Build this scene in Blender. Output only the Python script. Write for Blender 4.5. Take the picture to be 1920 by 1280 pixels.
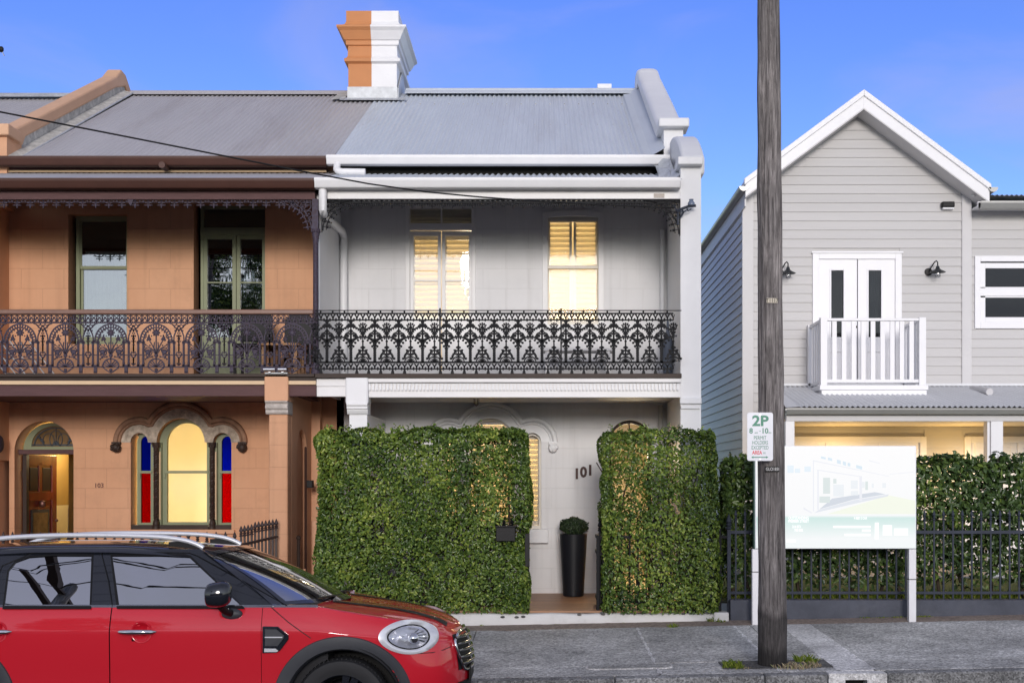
import bpy, bmesh, math, random
import numpy as np
from mathutils import Vector, Matrix, geometry, noise
R = math.radians
rnd = random.Random(11)
npr = np.random.default_rng(5)
for o in list(bpy.data.objects): bpy.data.objects.remove(o)
sc = bpy.context.scene
COL = sc.collection

# ------------------------------------------------------------------ camera, sky, sun, exposure
F, CX, CY, CZ = 2300.0, 1020.0, 897.0, 1.70     # focal length and horizon point of the picture (1920 wide), eye height
cam = bpy.data.cameras.new('camera'); cam_o = bpy.data.objects.new('camera', cam); COL.objects.link(cam_o)
cam_o.location = (0, 0, CZ); cam_o.rotation_euler = (R(90), 0, 0)
cam.sensor_width = 36; cam.lens = F / 1920 * 36
cam.shift_x = -(CX - 960) / 1920; cam.shift_y = (CY - 640) / 1920
cam.clip_start = 0.1; cam.clip_end = 6000
sc.camera = cam_o

SUN_EL, SUN_AZ = 10.5, 177.0          # degrees; azimuth clockwise from +Y (the sun stands low behind the camera)
world = bpy.data.worlds.new('World'); sc.world = world; world.use_nodes = True
wn = world.node_tree.nodes; wl = world.node_tree.links; wn.clear()
out = wn.new('ShaderNodeOutputWorld'); bg = wn.new('ShaderNodeBackground'); sky = wn.new('ShaderNodeTexSky')
sky.sky_type = 'NISHITA'; sky.sun_disc = False
sky.sun_elevation = R(SUN_EL); sky.sun_rotation = R(SUN_AZ)
sky.altitude = 20; sky.air_density = 1.0; sky.dust_density = 0.15; sky.ozone_density = 3.0
# sky deep blue in view; saturation cut outside it to neutralise the fill light
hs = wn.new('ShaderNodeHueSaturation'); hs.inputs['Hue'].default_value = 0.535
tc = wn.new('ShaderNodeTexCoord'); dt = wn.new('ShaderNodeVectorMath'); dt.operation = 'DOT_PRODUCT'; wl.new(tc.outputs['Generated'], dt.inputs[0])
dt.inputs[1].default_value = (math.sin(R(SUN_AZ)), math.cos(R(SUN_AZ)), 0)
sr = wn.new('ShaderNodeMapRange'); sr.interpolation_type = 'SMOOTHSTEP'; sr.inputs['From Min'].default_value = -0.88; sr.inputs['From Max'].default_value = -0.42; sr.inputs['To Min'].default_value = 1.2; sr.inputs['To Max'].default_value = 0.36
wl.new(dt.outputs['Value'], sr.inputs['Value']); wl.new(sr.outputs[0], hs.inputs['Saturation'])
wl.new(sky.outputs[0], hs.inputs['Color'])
# thin high veils of cloud over the whole dome
mpw = wn.new('ShaderNodeMapping'); mpw.inputs['Scale'].default_value = (1.6, 1.6, 4.5); mpw.inputs['Rotation'].default_value = (0.1, 0.45, 0.3); wl.new(tc.outputs['Generated'], mpw.inputs['Vector'])
cn = wn.new('ShaderNodeTexNoise'); cn.inputs['Scale'].default_value = 2.1; cn.inputs['Detail'].default_value = 7; cn.inputs['Roughness'].default_value = .55; cn.inputs['Distortion'].default_value = .6; wl.new(mpw.outputs[0], cn.inputs['Vector'])
cm = wn.new('ShaderNodeMapRange'); cm.interpolation_type = 'SMOOTHSTEP'; cm.inputs['From Min'].default_value = .44; cm.inputs['From Max'].default_value = .78; cm.inputs['To Max'].default_value = .55; wl.new(cn.outputs['Fac'], cm.inputs['Value'])
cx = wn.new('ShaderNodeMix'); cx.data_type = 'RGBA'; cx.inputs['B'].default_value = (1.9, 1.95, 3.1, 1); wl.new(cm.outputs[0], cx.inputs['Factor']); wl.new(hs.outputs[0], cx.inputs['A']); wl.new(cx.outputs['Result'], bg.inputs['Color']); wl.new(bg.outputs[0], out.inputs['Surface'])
bg.inputs['Strength'].default_value = 0.15
sun = bpy.data.lights.new('sun', 'SUN'); sun_o = bpy.data.objects.new('sun', sun); COL.objects.link(sun_o)
sun.energy = 1.25; sun.angle = R(13); sun.color = (1.0, 0.93, 0.88)
_a = R(SUN_AZ); _e = R(SUN_EL)
_dir = Vector((math.sin(_a) * math.cos(_e), math.cos(_a) * math.cos(_e), math.sin(_e)))
sun_o.rotation_euler = (-_dir).to_track_quat('-Z', 'Y').to_euler(); sun_o.location = (0, -20, 20)
vs = sc.view_settings; sc.display_settings.display_device = 'sRGB'
vs.view_transform = 'Standard'; vs.look = 'None'; vs.exposure = 0.68; vs.gamma = 1.0; vs.use_curve_mapping = False
sc.cycles.use_denoising = True
sc.cycles.max_bounces = 8; sc.cycles.transparent_max_bounces = 16; sc.cycles.caustics_reflective = False; sc.cycles.caustics_refractive = False

# ------------------------------------------------------------------ helpers
def X(px, D): return (px - CX) * D / F
def Z(py, D): return CZ + (CY - py) * D / F
WLOC = {}
def link(o): COL.objects.link(o); return o
def tag(o, label=None, cat=None, group=None, kind=None):
    if label: o['label'] = label
    if cat: o['category'] = cat
    if group: o['group'] = group
    if kind: o['kind'] = kind
    return o
def thing(name, label, cat, loc, group=None):
    o = link(bpy.data.objects.new(name, None)); o.location = loc; o.empty_display_size = .1
    WLOC[o] = Vector(loc); return tag(o, label, cat, group)
def attach(o, parent):
    if parent is not None:
        o.parent = parent; o.matrix_parent_inverse = Matrix.Translation(-WLOC.get(parent, Vector((0, 0, 0))))
def put(name, me, parent=None, off=(0, 0, 0), kind=None, label=None):
    """link mesh data (world coordinates plus an offset) as one object"""
    o = link(bpy.data.objects.new(name, me)); o.location = off; WLOC[o] = Vector(off); attach(o, parent)
    if kind: o['kind'] = kind
    if label: o['label'] = label
    return o

class MB:
    def __init__(s): s.v = []; s.f = []; s.m = []; s.cm = 0
    def vert(s, p): s.v.append(tuple(p)); return len(s.v) - 1
    def face(s, ids): s.f.append(tuple(ids)); s.m.append(s.cm)
    def quad(s, *ps): s.face([s.vert(p) for p in ps]); return s
    def box(s, x0, x1, y0, y1, z0, z1):
        n = len(s.v); s.v += [(x, y, z) for x in (x0, x1) for y in (y0, y1) for z in (z0, z1)]
        for f in ((0, 1, 3, 2), (4, 6, 7, 5), (0, 4, 5, 1), (2, 3, 7, 6), (0, 2, 6, 4), (1, 5, 7, 3)): s.face([n + i for i in f])
        return s
    def pbox(s, px0, px1, py0, py1, D, d): return s.box(X(px0, D), X(px1, D), D, D + d, Z(py1, D), Z(py0, D))
    def prism(s, pts, y0, y1, holes=()):
        """plate in x,z with holes, from y0 to y1"""
        loops = [list(pts)] + [list(h) for h in holes]
        flat = [p for l in loops for p in l]; N = len(flat); n = len(s.v)
        s.v += [(p[0], y0, p[1]) for p in flat] + [(p[0], y1, p[1]) for p in flat]
        for t in geometry.tessellate_polygon([[Vector((p[0], p[1], 0)) for p in l] for l in loops]):
            a, b, c = (flat[i] for i in t)
            if (b[0]-a[0])*(c[1]-a[1]) - (b[1]-a[1])*(c[0]-a[0]) < 0: t = (t[0], t[2], t[1])
            s.face([n + i for i in t]); s.face([n + N + i for i in reversed(t)])
        k = 0
        for l in loops:
            for i in range(len(l)):
                j = (i + 1) % len(l); s.face([n + k + i, n + k + j, n + N + k + j, n + N + k + i])
            k += len(l)
        return s
    def prism_x(s, pts, x0, x1):
        """plate in y,z, from x0 to x1"""
        n = len(s.v); N = len(pts)
        s.v += [(x0, p[0], p[1]) for p in pts] + [(x1, p[0], p[1]) for p in pts]
        s.face(range(n, n + N)); s.face(range(n + 2 * N - 1, n + N - 1, -1))
        for i in range(N): j = (i + 1) % N; s.face([n + i, n + j, n + N + j, n + N + i])
        return s
    def tube(s, pts, r, n=8, caps=True):
        pts = [Vector(p) for p in pts]; rs = r if isinstance(r, (list, tuple)) else [r] * len(pts); base = len(s.v); up = None
        for i, p in enumerate(pts):
            a = pts[max(0, i - 1)]; b = pts[min(len(pts) - 1, i + 1)]; t = (b - a).normalized()
            if up is None: up = t.orthogonal().normalized()
            up = (up - t * up.dot(t)).normalized(); w = t.cross(up)
            for k in range(n):
                q = 2 * math.pi * k / n; s.v.append(tuple(p + (up * math.cos(q) + w * math.sin(q)) * rs[i]))
        for i in range(len(pts) - 1):
            for k in range(n):
                l = (k + 1) % n; s.face([base + i*n + k, base + i*n + l, base + (i+1)*n + l, base + (i+1)*n + k])
        if caps: s.face(range(base + n - 1, base - 1, -1)); s.face(range(base + (len(pts)-1)*n, base + len(pts)*n))
        return s
    def lathe(s, prof, c, n=24, axis='z', caps=True, a0=0, a1=2*math.pi):
        base = len(s.v); m = len(prof); full = abs(a1 - a0 - 2*math.pi) < 1e-6; cols = n if full else n + 1
        for k in range(cols):
            q = a0 + (a1 - a0) * k / n
            for r, h in prof:
                a, b = r * math.cos(q), r * math.sin(q)
                s.v.append({'z': (c[0]+a, c[1]+b, c[2]+h), 'y': (c[0]+a, c[1]+h, c[2]+b), 'x': (c[0]+h, c[1]+a, c[2]+b)}[axis])
        for k in range(n):
            l = (k + 1) % cols
            for i in range(m - 1): s.face([base + k*m + i, base + l*m + i, base + l*m + i + 1, base + k*m + i + 1])
        if caps and full:
            if prof[0][0] > 1e-5: s.face([base + k*m for k in range(cols)])
            if prof[-1][0] > 1e-5: s.face([base + k*m + m - 1 for k in reversed(range(cols))])
        return s
    def ball(s, c, r, sz=(1, 1, 1), n=8, m=5):
        prof = [(r * math.sin(math.pi * i / m), -r * math.cos(math.pi * i / m)) for i in range(m + 1)]
        k = len(s.v); s.lathe(prof, (0, 0, 0), n, caps=False)
        for i in range(k, len(s.v)): v = s.v[i]; s.v[i] = (c[0] + v[0]*sz[0], c[1] + v[1]*sz[1], c[2] + v[2]*sz[2])
        return s
    def ribbon(s, pts, w, y0, y1):
        """flat bar of width w along a polyline in x,z"""
        P = [Vector((p[0], p[1])) for p in pts]; ws = w if isinstance(w, (list, tuple)) else [w] * len(P); base = len(s.v)
        for i, p in enumerate(P):
            a = P[max(0, i-1)]; b = P[min(len(P)-1, i+1)]; t = (b - a)
            t = t.normalized() if t.length > 1e-9 else Vector((1, 0)); q = Vector((-t.y, t.x)) * ws[i] / 2
            for (u, y) in ((p - q, y0), (p + q, y0), (p + q, y1), (p - q, y1)): s.v.append((u.x, y, u.y))
        for i in range(len(P) - 1):
            for k in range(4):
                l = (k + 1) % 4; s.face([base + i*4 + k, base + i*4 + l, base + i*4 + 4 + l, base + i*4 + 4 + k])
        s.face([base, base+1, base+2, base+3]); e = base + (len(P)-1)*4; s.face([e+3, e+2, e+1, e])
        return s
    def disc(s, x, z, r, y0, y1, n=6):
        base = len(s.v)
        for y, rr in ((y0, r * .6), ((y0 + y1) / 2, r), (y1, r * .6)):
            for k in range(n): q = 2*math.pi*k/n; s.v.append((x + rr*math.cos(q), y, z + rr*math.sin(q)))
        for j in (0, 1):
            for k in range(n): l = (k+1) % n; s.face([base+j*n+k, base+j*n+l, base+j*n+n+l, base+j*n+n+k])
        s.face(range(base, base+n)); s.face(range(base+3*n-1, base+2*n-1, -1)); return s
    def grid(s, P):
        """P[i][j] points -> quads"""
        n = len(s.v); a, b = len(P), len(P[0])
        for row in P: s.v += [tuple(p) for p in row]
        for i in range(a-1):
            for j in range(b-1): s.face([n+i*b+j, n+(i+1)*b+j, n+(i+1)*b+j+1, n+i*b+j+1])
        return s
    def corrugated(s, x0, x1, ya, za, yb, zb, pitch=.076, amp=.0125, seg=8, rows=1, sag=.0):
        nx = max(2, int((x1 - x0) / pitch * seg)); L = Vector((0, yb-ya, zb-za)); nrm = Vector((0, -(zb-za), yb-ya)).normalized()
        P = []
        for j in range(rows + 1):
            t = j / rows; row = []
            for i in range(nx + 1):
                x = x0 + (x1-x0)*i/nx; h = amp * math.sin(2*math.pi*x/pitch)
                row.append(Vector((x, ya, za)) + L*t + nrm*h)
            P.append(row)
        return s.grid(P)
    def mesh(s, name, mats, smooth=None, recalc=True):
        me = bpy.data.meshes.new(name); me.from_pydata(s.v, [], s.f)
        mats = mats if isinstance(mats, (list, tuple)) else [mats]
        for m in mats: me.materials.append(m)
        if len(mats) > 1: me.polygons.foreach_set('material_index', s.m)
        if recalc:
            bm = bmesh.new(); bm.from_mesh(me); bmesh.ops.recalc_face_normals(bm, faces=bm.faces); bm.to_mesh(me); bm.free()
        if smooth is not None:
            me.polygons.foreach_set('use_smooth', [True] * len(me.polygons)); me.set_sharp_from_angle(angle=R(smooth))
        me.update(); return me
    def build(s, name, mats, parent=None, smooth=None, bevel=0, kind=None, label=None, recalc=True):
        o = put(name, s.mesh(name, mats, smooth, recalc), parent, kind=kind, label=label)
        if bevel:
            b = o.modifiers.new('bevel', 'BEVEL'); b.width = bevel; b.segments = 2; b.limit_method = 'ANGLE'; b.angle_limit = R(40)
        return o

def arch(x0, x1, zb, zs, zt, n=18):
    c = (x0+x1)/2; r = (x1-x0)/2
    return [(x0, zb)] + [(c - r*math.cos(math.pi*i/n), zs + (zt-zs)*math.sin(math.pi*i/n)) for i in range(n+1)] + [(x1, zb)]
def rect(x0, x1, z0, z1): return [(x0, z0), (x1, z0), (x1, z1), (x0, z1)]
def arc2(cx, cz, rx, rz, a0, a1, n=10): return [(cx + rx*math.cos(R(a0+(a1-a0)*i/n)), cz + rz*math.sin(R(a0+(a1-a0)*i/n))) for i in range(n+1)]
def text(body, x, z, y, size, mat, parent, ext=.002, sx=1.0, name='lettering', bold=0):
    """raised lettering facing the street, as mesh"""
    cu = bpy.data.curves.new(name, 'FONT'); cu.body = body; cu.size = size; cu.extrude = ext; cu.align_x = 'CENTER'; cu.align_y = 'CENTER'; cu.offset = bold; cu.resolution_u = 3
    t = bpy.data.objects.new(name, cu); me = bpy.data.meshes.new_from_object(t); bpy.data.objects.remove(t); bpy.data.curves.remove(cu)
    me.transform(Matrix.Translation((x, y, z)) @ Matrix.Rotation(R(90), 4, 'X') @ Matrix.Diagonal((sx, 1, 1, 1))); me.materials.clear(); me.materials.append(mat); me.name = name
    return put(name, me, parent)

# ------------------------------------------------------------------ materials
def nt(m): m.use_nodes = True; return m.node_tree.nodes, m.node_tree.links, m.node_tree.nodes['Principled BSDF']
def setp(b, **k):
    names = dict(rough='Roughness', metal='Metallic', spec='Specular IOR Level', coat='Coat Weight', coatr='Coat Roughness', trans='Transmission Weight', alpha='Alpha', sheen='Sheen Weight')
    for a, v in k.items(): b.inputs[names[a]].default_value = v
def M(name, col, rough=.6, var=.12, vscale=3.0, bump=0.0, bscale=60, dirt=0.0, dirtcol=(.12, .1, .08), stretch=(1, 1, 1), tint=None, objvar=0, **k):
    """painted / plain material: colour with two noises of variation, optional bump and grime"""
    m = bpy.data.materials.new(name); n, l, b = nt(m); setp(b, rough=rough, **k)
    geo = n.new('ShaderNodeNewGeometry'); mp = n.new('ShaderNodeMapping'); mp.inputs['Scale'].default_value = stretch; l.new(geo.outputs['Position'], mp.inputs['Vector'])
    n1 = n.new('ShaderNodeTexNoise'); n1.inputs['Scale'].default_value = vscale; n1.inputs['Detail'].default_value = 6; n1.inputs['Roughness'].default_value = .65; l.new(mp.outputs[0], n1.inputs['Vector'])
    rp = n.new('ShaderNodeValToRGB'); rp.color_ramp.elements[0].position = .3; rp.color_ramp.elements[1].position = .7
    t = tint or col
    rp.color_ramp.elements[0].color = (*[c*(1-var) for c in t], 1); rp.color_ramp.elements[1].color = (*[min(1, c*(1+var)) for c in col], 1)
    l.new(n1.outputs['Fac'], rp.inputs['Fac']); cur = rp.outputs['Color']
    if objvar:
        oi = n.new('ShaderNodeObjectInfo'); mr = n.new('ShaderNodeMapRange'); mr.inputs['To Min'].default_value = 1-objvar; mr.inputs['To Max'].default_value = 1+objvar
        l.new(oi.outputs['Random'], mr.inputs['Value']); mx = n.new('ShaderNodeVectorMath'); mx.operation = 'SCALE'; l.new(cur, mx.inputs[0]); l.new(mr.outputs[0], mx.inputs['Scale']); cur = mx.outputs[0]
    if dirt:
        n2 = n.new('ShaderNodeTexNoise'); n2.inputs['Scale'].default_value = 1.3; n2.inputs['Detail'].default_value = 9; n2.inputs['Roughness'].default_value = .75; l.new(mp.outputs[0], n2.inputs['Vector'])
        r2 = n.new('ShaderNodeMapRange'); r2.inputs['From Min'].default_value = .52; r2.inputs['From Max'].default_value = .75; r2.inputs['To Max'].default_value = dirt; l.new(n2.outputs['Fac'], r2.inputs['Value'])
        mx = n.new('ShaderNodeMix'); mx.data_type = 'RGBA'; l.new(r2.outputs[0], mx.inputs['Factor']); l.new(cur, mx.inputs['A']); mx.inputs['B'].default_value = (*dirtcol, 1); cur = mx.outputs['Result']
    l.new(cur, b.inputs['Base Color'])
    if bump:
        n3 = n.new('ShaderNodeTexNoise'); n3.inputs['Scale'].default_value = bscale; n3.inputs['Detail'].default_value = 4; l.new(mp.outputs[0], n3.inputs['Vector'])
        bp = n.new('ShaderNodeBump'); bp.inputs['Strength'].default_value = bump; bp.inputs['Distance'].default_value = .01; l.new(n3.outputs['Fac'], bp.inputs['Height']); l.new(bp.outputs[0], b.inputs['Normal'])
    return m
def M_render(name, col, col2=None, joint=.9, bw=.56, bh=.262, **k):
    """painted render scored into ashlar blocks: fine joint lines, slight patchiness"""
    m = M(name, col, rough=.75, var=.05, vscale=.8, tint=col2, dirt=k.pop('dirt', .12), dirtcol=k.pop('dirtcol', tuple(c*.6 for c in col)), **k)
    n, l = m.node_tree.nodes, m.node_tree.links; b = n['Principled BSDF']
    geo = n.new('ShaderNodeNewGeometry'); sx = n.new('ShaderNodeSeparateXYZ'); l.new(geo.outputs['Position'], sx.inputs[0])
    wb = n.new('ShaderNodeTexNoise'); wb.inputs['Scale'].default_value = 4
    add = n.new('ShaderNodeMath'); add.operation = 'ADD'; l.new(sx.outputs['X'], add.inputs[0]); l.new(sx.outputs['Y'], add.inputs[1])
    cb = n.new('ShaderNodeCombineXYZ'); l.new(add.outputs[0], cb.inputs['X']); l.new(sx.outputs['Z'], cb.inputs['Y'])
    br = n.new('ShaderNodeTexBrick'); br.inputs['Scale'].default_value = 1; br.inputs['Brick Width'].default_value = bw; br.inputs['Row Height'].default_value = bh
    br.inputs['Mortar Size'].default_value = .004; br.inputs['Mortar Smooth'].default_value = .6; l.new(cb.outputs[0], br.inputs['Vector'])
    n4 = n.new('ShaderNodeTexNoise'); n4.inputs['Scale'].default_value = 1.7; n4.inputs['Detail'].default_value = 3
    mul = n.new('ShaderNodeMath'); mul.operation = 'MULTIPLY'; l.new(br.outputs['Fac'], mul.inputs[0]); l.new(n4.outputs['Fac'], mul.inputs[1])
    src = b.inputs['Base Color'].links[0].from_socket
    mx = n.new('ShaderNodeMix'); mx.data_type = 'RGBA'; mx.blend_type = 'MULTIPLY'; l.new(mul.outputs[0], mx.inputs['Factor']); l.new(src, mx.inputs['A']); mx.inputs['B'].default_value = (joint-.25,)*3 + (1,)
    l.new(mx.outputs['Result'], b.inputs['Base Color'])
    sm = n.new('ShaderNodeMapping'); sm.inputs['Scale'].default_value = (9, 9, .5); l.new(geo.outputs['Position'], sm.inputs['Vector']); n6 = n.new('ShaderNodeTexNoise'); n6.inputs['Scale'].default_value = 1.2; n6.inputs['Detail'].default_value = 6; l.new(sm.outputs[0], n6.inputs['Vector'])
    r6 = n.new('ShaderNodeMapRange'); r6.inputs['From Min'].default_value = .5; r6.inputs['From Max'].default_value = .8; r6.inputs['To Max'].default_value = .22; l.new(n6.outputs['Fac'], r6.inputs['Value'])
    m6 = n.new('ShaderNodeMix'); m6.data_type = 'RGBA'; m6.blend_type = 'MULTIPLY'; l.new(r6.outputs[0], m6.inputs['Factor']); l.new(mx.outputs['Result'], m6.inputs['A']); m6.inputs['B'].default_value = (.5, .48, .45, 1); l.new(m6.outputs['Result'], b.inputs['Base Color'])
    n5 = n.new('ShaderNodeTexNoise'); n5.inputs['Scale'].default_value = 45; n5.inputs['Detail'].default_value = 5
    sub = n.new('ShaderNodeMath'); sub.operation = 'MULTIPLY_ADD'; l.new(br.outputs['Fac'], sub.inputs[0]); sub.inputs[1].default_value = -.8
    ms = n.new('ShaderNodeMath'); ms.operation = 'MULTIPLY'; l.new(n5.outputs['Fac'], ms.inputs[0]); ms.inputs[1].default_value = .5; l.new(ms.outputs[0], sub.inputs[2])
    bp = n.new('ShaderNodeBump'); bp.inputs['Strength'].default_value = .5; bp.inputs['Distance'].default_value = .006; l.new(sub.outputs[0], bp.inputs['Height']); l.new(bp.outputs[0], b.inputs['Normal'])
    return m
def M_glass(name, tint=(1, 1, 1), refl=.25, rough=0.0, blend=.2, wave=.04):
    m = bpy.data.materials.new(name); m.use_nodes = True; n, l = m.node_tree.nodes, m.node_tree.links; n.clear()
    o = n.new('ShaderNodeOutputMaterial'); t = n.new('ShaderNodeBsdfTransparent'); t.inputs[0].default_value = (*tint, 1)
    g = n.new('ShaderNodeBsdfGlossy'); g.inputs['Roughness'].default_value = rough; g.inputs['Color'].default_value = (1, 1, 1, 1)
    lw = n.new('ShaderNodeLayerWeight'); lw.inputs['Blend'].default_value = blend
    mr = n.new('ShaderNodeMapRange'); mr.inputs['To Min'].default_value = refl; mr.inputs['To Max'].default_value = 1; l.new(lw.outputs['Fresnel'], mr.inputs['Value'])
    wv = n.new('ShaderNodeTexNoise'); wv.inputs['Scale'].default_value = 2.2
    bp = n.new('ShaderNodeBump'); bp.inputs['Strength'].default_value = wave; bp.inputs['Distance'].default_value = .02; l.new(wv.outputs['Fac'], bp.inputs['Height']); l.new(bp.outputs[0], g.inputs['Normal'])
    mx = n.new('ShaderNodeMixShader'); l.new(mr.outputs[0], mx.inputs[0]); l.new(t.outputs[0], mx.inputs[1]); l.new(g.outputs[0], mx.inputs[2]); l.new(mx.outputs[0], o.inputs[0])
    return m
def M_emit(name, col, s):
    m = bpy.data.materials.new(name); n, l, b = nt(m); b.inputs['Base Color'].default_value = (*col, 1); b.inputs['Emission Color'].default_value = (*col, 1); b.inputs['Emission Strength'].default_value = s; return m
def M_transl(name, col, t=.5):
    m = bpy.data.materials.new(name); m.use_nodes = True; n, l = m.node_tree.nodes, m.node_tree.links; n.clear()
    o = n.new('ShaderNodeOutputMaterial'); a = n.new('ShaderNodeBsdfDiffuse'); a.inputs[0].default_value = (*col, 1); c = n.new('ShaderNodeBsdfTranslucent'); c.inputs[0].default_value = (*col, 1)
    mx = n.new('ShaderNodeMixShader'); mx.inputs[0].default_value = t; l.new(a.outputs[0], mx.inputs[1]); l.new(c.outputs[0], mx.inputs[2]); l.new(mx.outputs[0], o.inputs[0]); return m
def M_leaf(name, cols, rough=.35, t=.25):
    """leaves: each leaf its own shade of green (attribute 'shade', one value per leaf)"""
    m = bpy.data.materials.new(name); n, l, b = nt(m); setp(b, rough=rough, spec=.45)
    at = n.new('ShaderNodeAttribute'); at.attribute_name = 'shade'; rp = n.new('ShaderNodeValToRGB'); el = rp.color_ramp.elements
    while len(el) < len(cols): el.new(.5)
    for i, (p, c) in enumerate(cols): el[i].position = p; el[i].color = (*c, 1)
    l.new(at.outputs['Fac'], rp.inputs['Fac']); l.new(rp.outputs['Color'], b.inputs['Base Color'])
    tr = n.new('ShaderNodeBsdfTranslucent'); l.new(rp.outputs['Color'], tr.inputs[0]); mx = n.new('ShaderNodeMixShader'); mx.inputs[0].default_value = t
    o = n['Material Output']; l.new(b.outputs[0], mx.inputs[1]); l.new(tr.outputs[0], mx.inputs[2]); l.new(mx.outputs[0], o.inputs[0]); return m
def M_concrete(name, c0, c1, scale=260, spots=.5, objvar=.08, big=.3):
    """aged concrete: coarse aggregate speckle, blotches, dark stains"""
    m = M(name, c1, rough=.9, var=big, vscale=1.1, tint=c0, dirt=.6, dirtcol=tuple(c*.5 for c in c0), objvar=objvar)
    n, l = m.node_tree.nodes, m.node_tree.links; b = n['Principled BSDF']
    geo = n.new('ShaderNodeNewGeometry')
    v = n.new('ShaderNodeTexVoronoi'); v.inputs['Scale'].default_value = scale/4.6; l.new(geo.outputs['Position'], v.inputs['Vector'])
    r = n.new('ShaderNodeMapRange'); r.inputs['To Min'].default_value = 1-spots; r.inputs['To Max'].default_value = 1+spots
    sp = n.new('ShaderNodeSeparateColor'); l.new(v.outputs['Color'], sp.inputs[0]); l.new(sp.outputs[0], r.inputs['Value'])
    k = n.new('ShaderNodeTexNoise'); k.inputs['Scale'].default_value = 17; k.inputs['Detail'].default_value = 6; k.inputs['Roughness'].default_value = .7; l.new(geo.outputs['Position'], k.inputs['Vector'])
    r2 = n.new('ShaderNodeMapRange'); r2.inputs['From Min'].default_value = .3; r2.inputs['From Max'].default_value = .7; r2.inputs['To Min'].default_value = .78; r2.inputs['To Max'].default_value = 1.18; l.new(k.outputs['Fac'], r2.inputs['Value'])
    mu = n.new('ShaderNodeMath'); mu.operation = 'MULTIPLY'; l.new(r.outputs[0], mu.inputs[0]); l.new(r2.outputs[0], mu.inputs[1])
    src = b.inputs['Base Color'].links[0].from_socket; mx = n.new('ShaderNodeVectorMath'); mx.operation = 'SCALE'; l.new(src, mx.inputs[0]); l.new(mu.outputs[0], mx.inputs['Scale']); l.new(mx.outputs[0], b.inputs['Base Color'])
    bp = n.new('ShaderNodeBump'); bp.inputs['Strength'].default_value = .8; bp.inputs['Distance'].default_value = .008; l.new(v.outputs['Distance'], bp.inputs['Height']); l.new(bp.outputs[0], b.inputs['Normal'])
    return m

WHITE = M_render('white_render', (.74, .735, .74), bw=.6, joint=1.12)
WHITEP = M('white_paint', (.78, .78, .79), rough=.5, var=.03, dirt=.08, dirtcol=(.45, .42, .38), bump=.08)
WHITET = M('white_timber', (.76, .75, .75), rough=.45, var=.03, bump=.06, dirt=.06, dirtcol=(.4, .38, .35))
CREAMT = M('cream_timber', (.70, .66, .58), rough=.45, var=.03)
ORANGE = M_render('orange_render', (.675, .37, .215), col2=(.645, .335, .185), dirt=.4)
ORANGEP = M('orange_paint', (.66, .36, .21), rough=.7, var=.06, dirt=.1, dirtcol=(.3, .17, .1), bump=.1)
STONE = M('weathered_stone', (.46, .38, .30), rough=.95, var=.45, vscale=14, bump=.8, bscale=40, dirt=.8, dirtcol=(.14, .1, .07))
GREYSTONE = M('bare_stone', (.5, .45, .41), rough=.95, var=.25, vscale=10, bump=.7, bscale=40)
MAROON = M('brown_gutter_paint', (.070, .030, .022), rough=.45, var=.1, spec=.3)
MAUVE = M('mauve_brown_timber', (.105, .052, .052), rough=.6, spec=.25, var=.15, vscale=6, stretch=(1, 1, 8), bump=.2)
CREAMS = M('cream_strip_paint', (.66, .47, .28), rough=.5, var=.05)
IRONP = M('purple_grey_iron', (.056, .052, .084), rough=.55, var=.3, vscale=40, tint=(.066, .036, .040), spec=.2)
IRONB = M('black_iron', (.006, .0065, .009), rough=.55, var=.2, spec=.18)
BALF = M('grey_balcony_floor', (.34, .33, .32), rough=.8, var=.1)
IRONG = M('charcoal_iron', (.040, .047, .066), rough=.6, var=.2, spec=.2)
IRONBR = M('brown_iron', (.045, .028, .026), rough=.45, var=.2)
SAGE = M('sage_green_timber', (.23, .25, .14), rough=.5, var=.08)
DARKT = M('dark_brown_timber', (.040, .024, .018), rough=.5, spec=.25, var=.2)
DARKF = M('black_fascia', (.009, .009, .008), rough=.7, var=.3, spec=.15)
ROOFL = M('mauve_grey_roof_steel', (.45, .435, .445), rough=.5, var=.06, vscale=2.0, stretch=(1, .15, .15), dirt=.55, dirtcol=(.30, .26, .25))
ROOFR = M('blue_grey_roof_steel', (.56, .60, .655), rough=.5, var=.06, vscale=2.0, stretch=(1, .15, .15), dirt=.5, dirtcol=(.40, .39, .39))
ROOFW = M('pale_roof_steel', (.66, .67, .69), rough=.5, var=.04)
FLASH = M('lead_flashing', (.50, .52, .54), rough=.5, var=.2, vscale=7, metal=.2)
LEAD = M('old_mortar_flashing', (.50, .49, .46), rough=.9, var=.35, vscale=9, bump=.5, dirt=.5, dirtcol=(.2, .2, .19))
BOARD = M('grey_weatherboard_paint', (.515, .505, .50), rough=.5, var=.03, objvar=.035, bump=.06, stretch=(.2, 1, 8))
TRIMG = M('grey_trim_paint', (.58, .57, .575), rough=.5, var=.03)
WHITEG = M('bright_white_paint', (.80, .80, .82), rough=.42, var=.02)
GUTG = M('grey_gutter_steel', (.36, .36, .35), rough=.35, var=.06, metal=.3)
SOFFIT = M('verandah_ceiling_paint', (.50, .49, .47), rough=.7, var=.05)
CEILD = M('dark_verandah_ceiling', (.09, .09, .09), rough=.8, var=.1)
GLASS = M_glass('window_glass', refl=.13, blend=.06)
GLASS2 = M_glass('sash_window_glass', refl=.004, blend=.06)
GLASSD = M_glass('dark_window_glass', tint=(.55, .6, .6), refl=.24, blend=.08)
GLASSK = M_glass('black_window_glass', tint=(.35, .38, .4), refl=.035, blend=.05)
GLASSB = M_glass('blue_glass', tint=(.02, .07, .85), refl=.0, blend=.03)
GLASSR = M_glass('red_glass', tint=(.58, .010, .03), refl=.0, blend=.03)
DARKROOM = M('dark_room_paint', (.05, .05, .05), rough=.9, var=.1)
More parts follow.
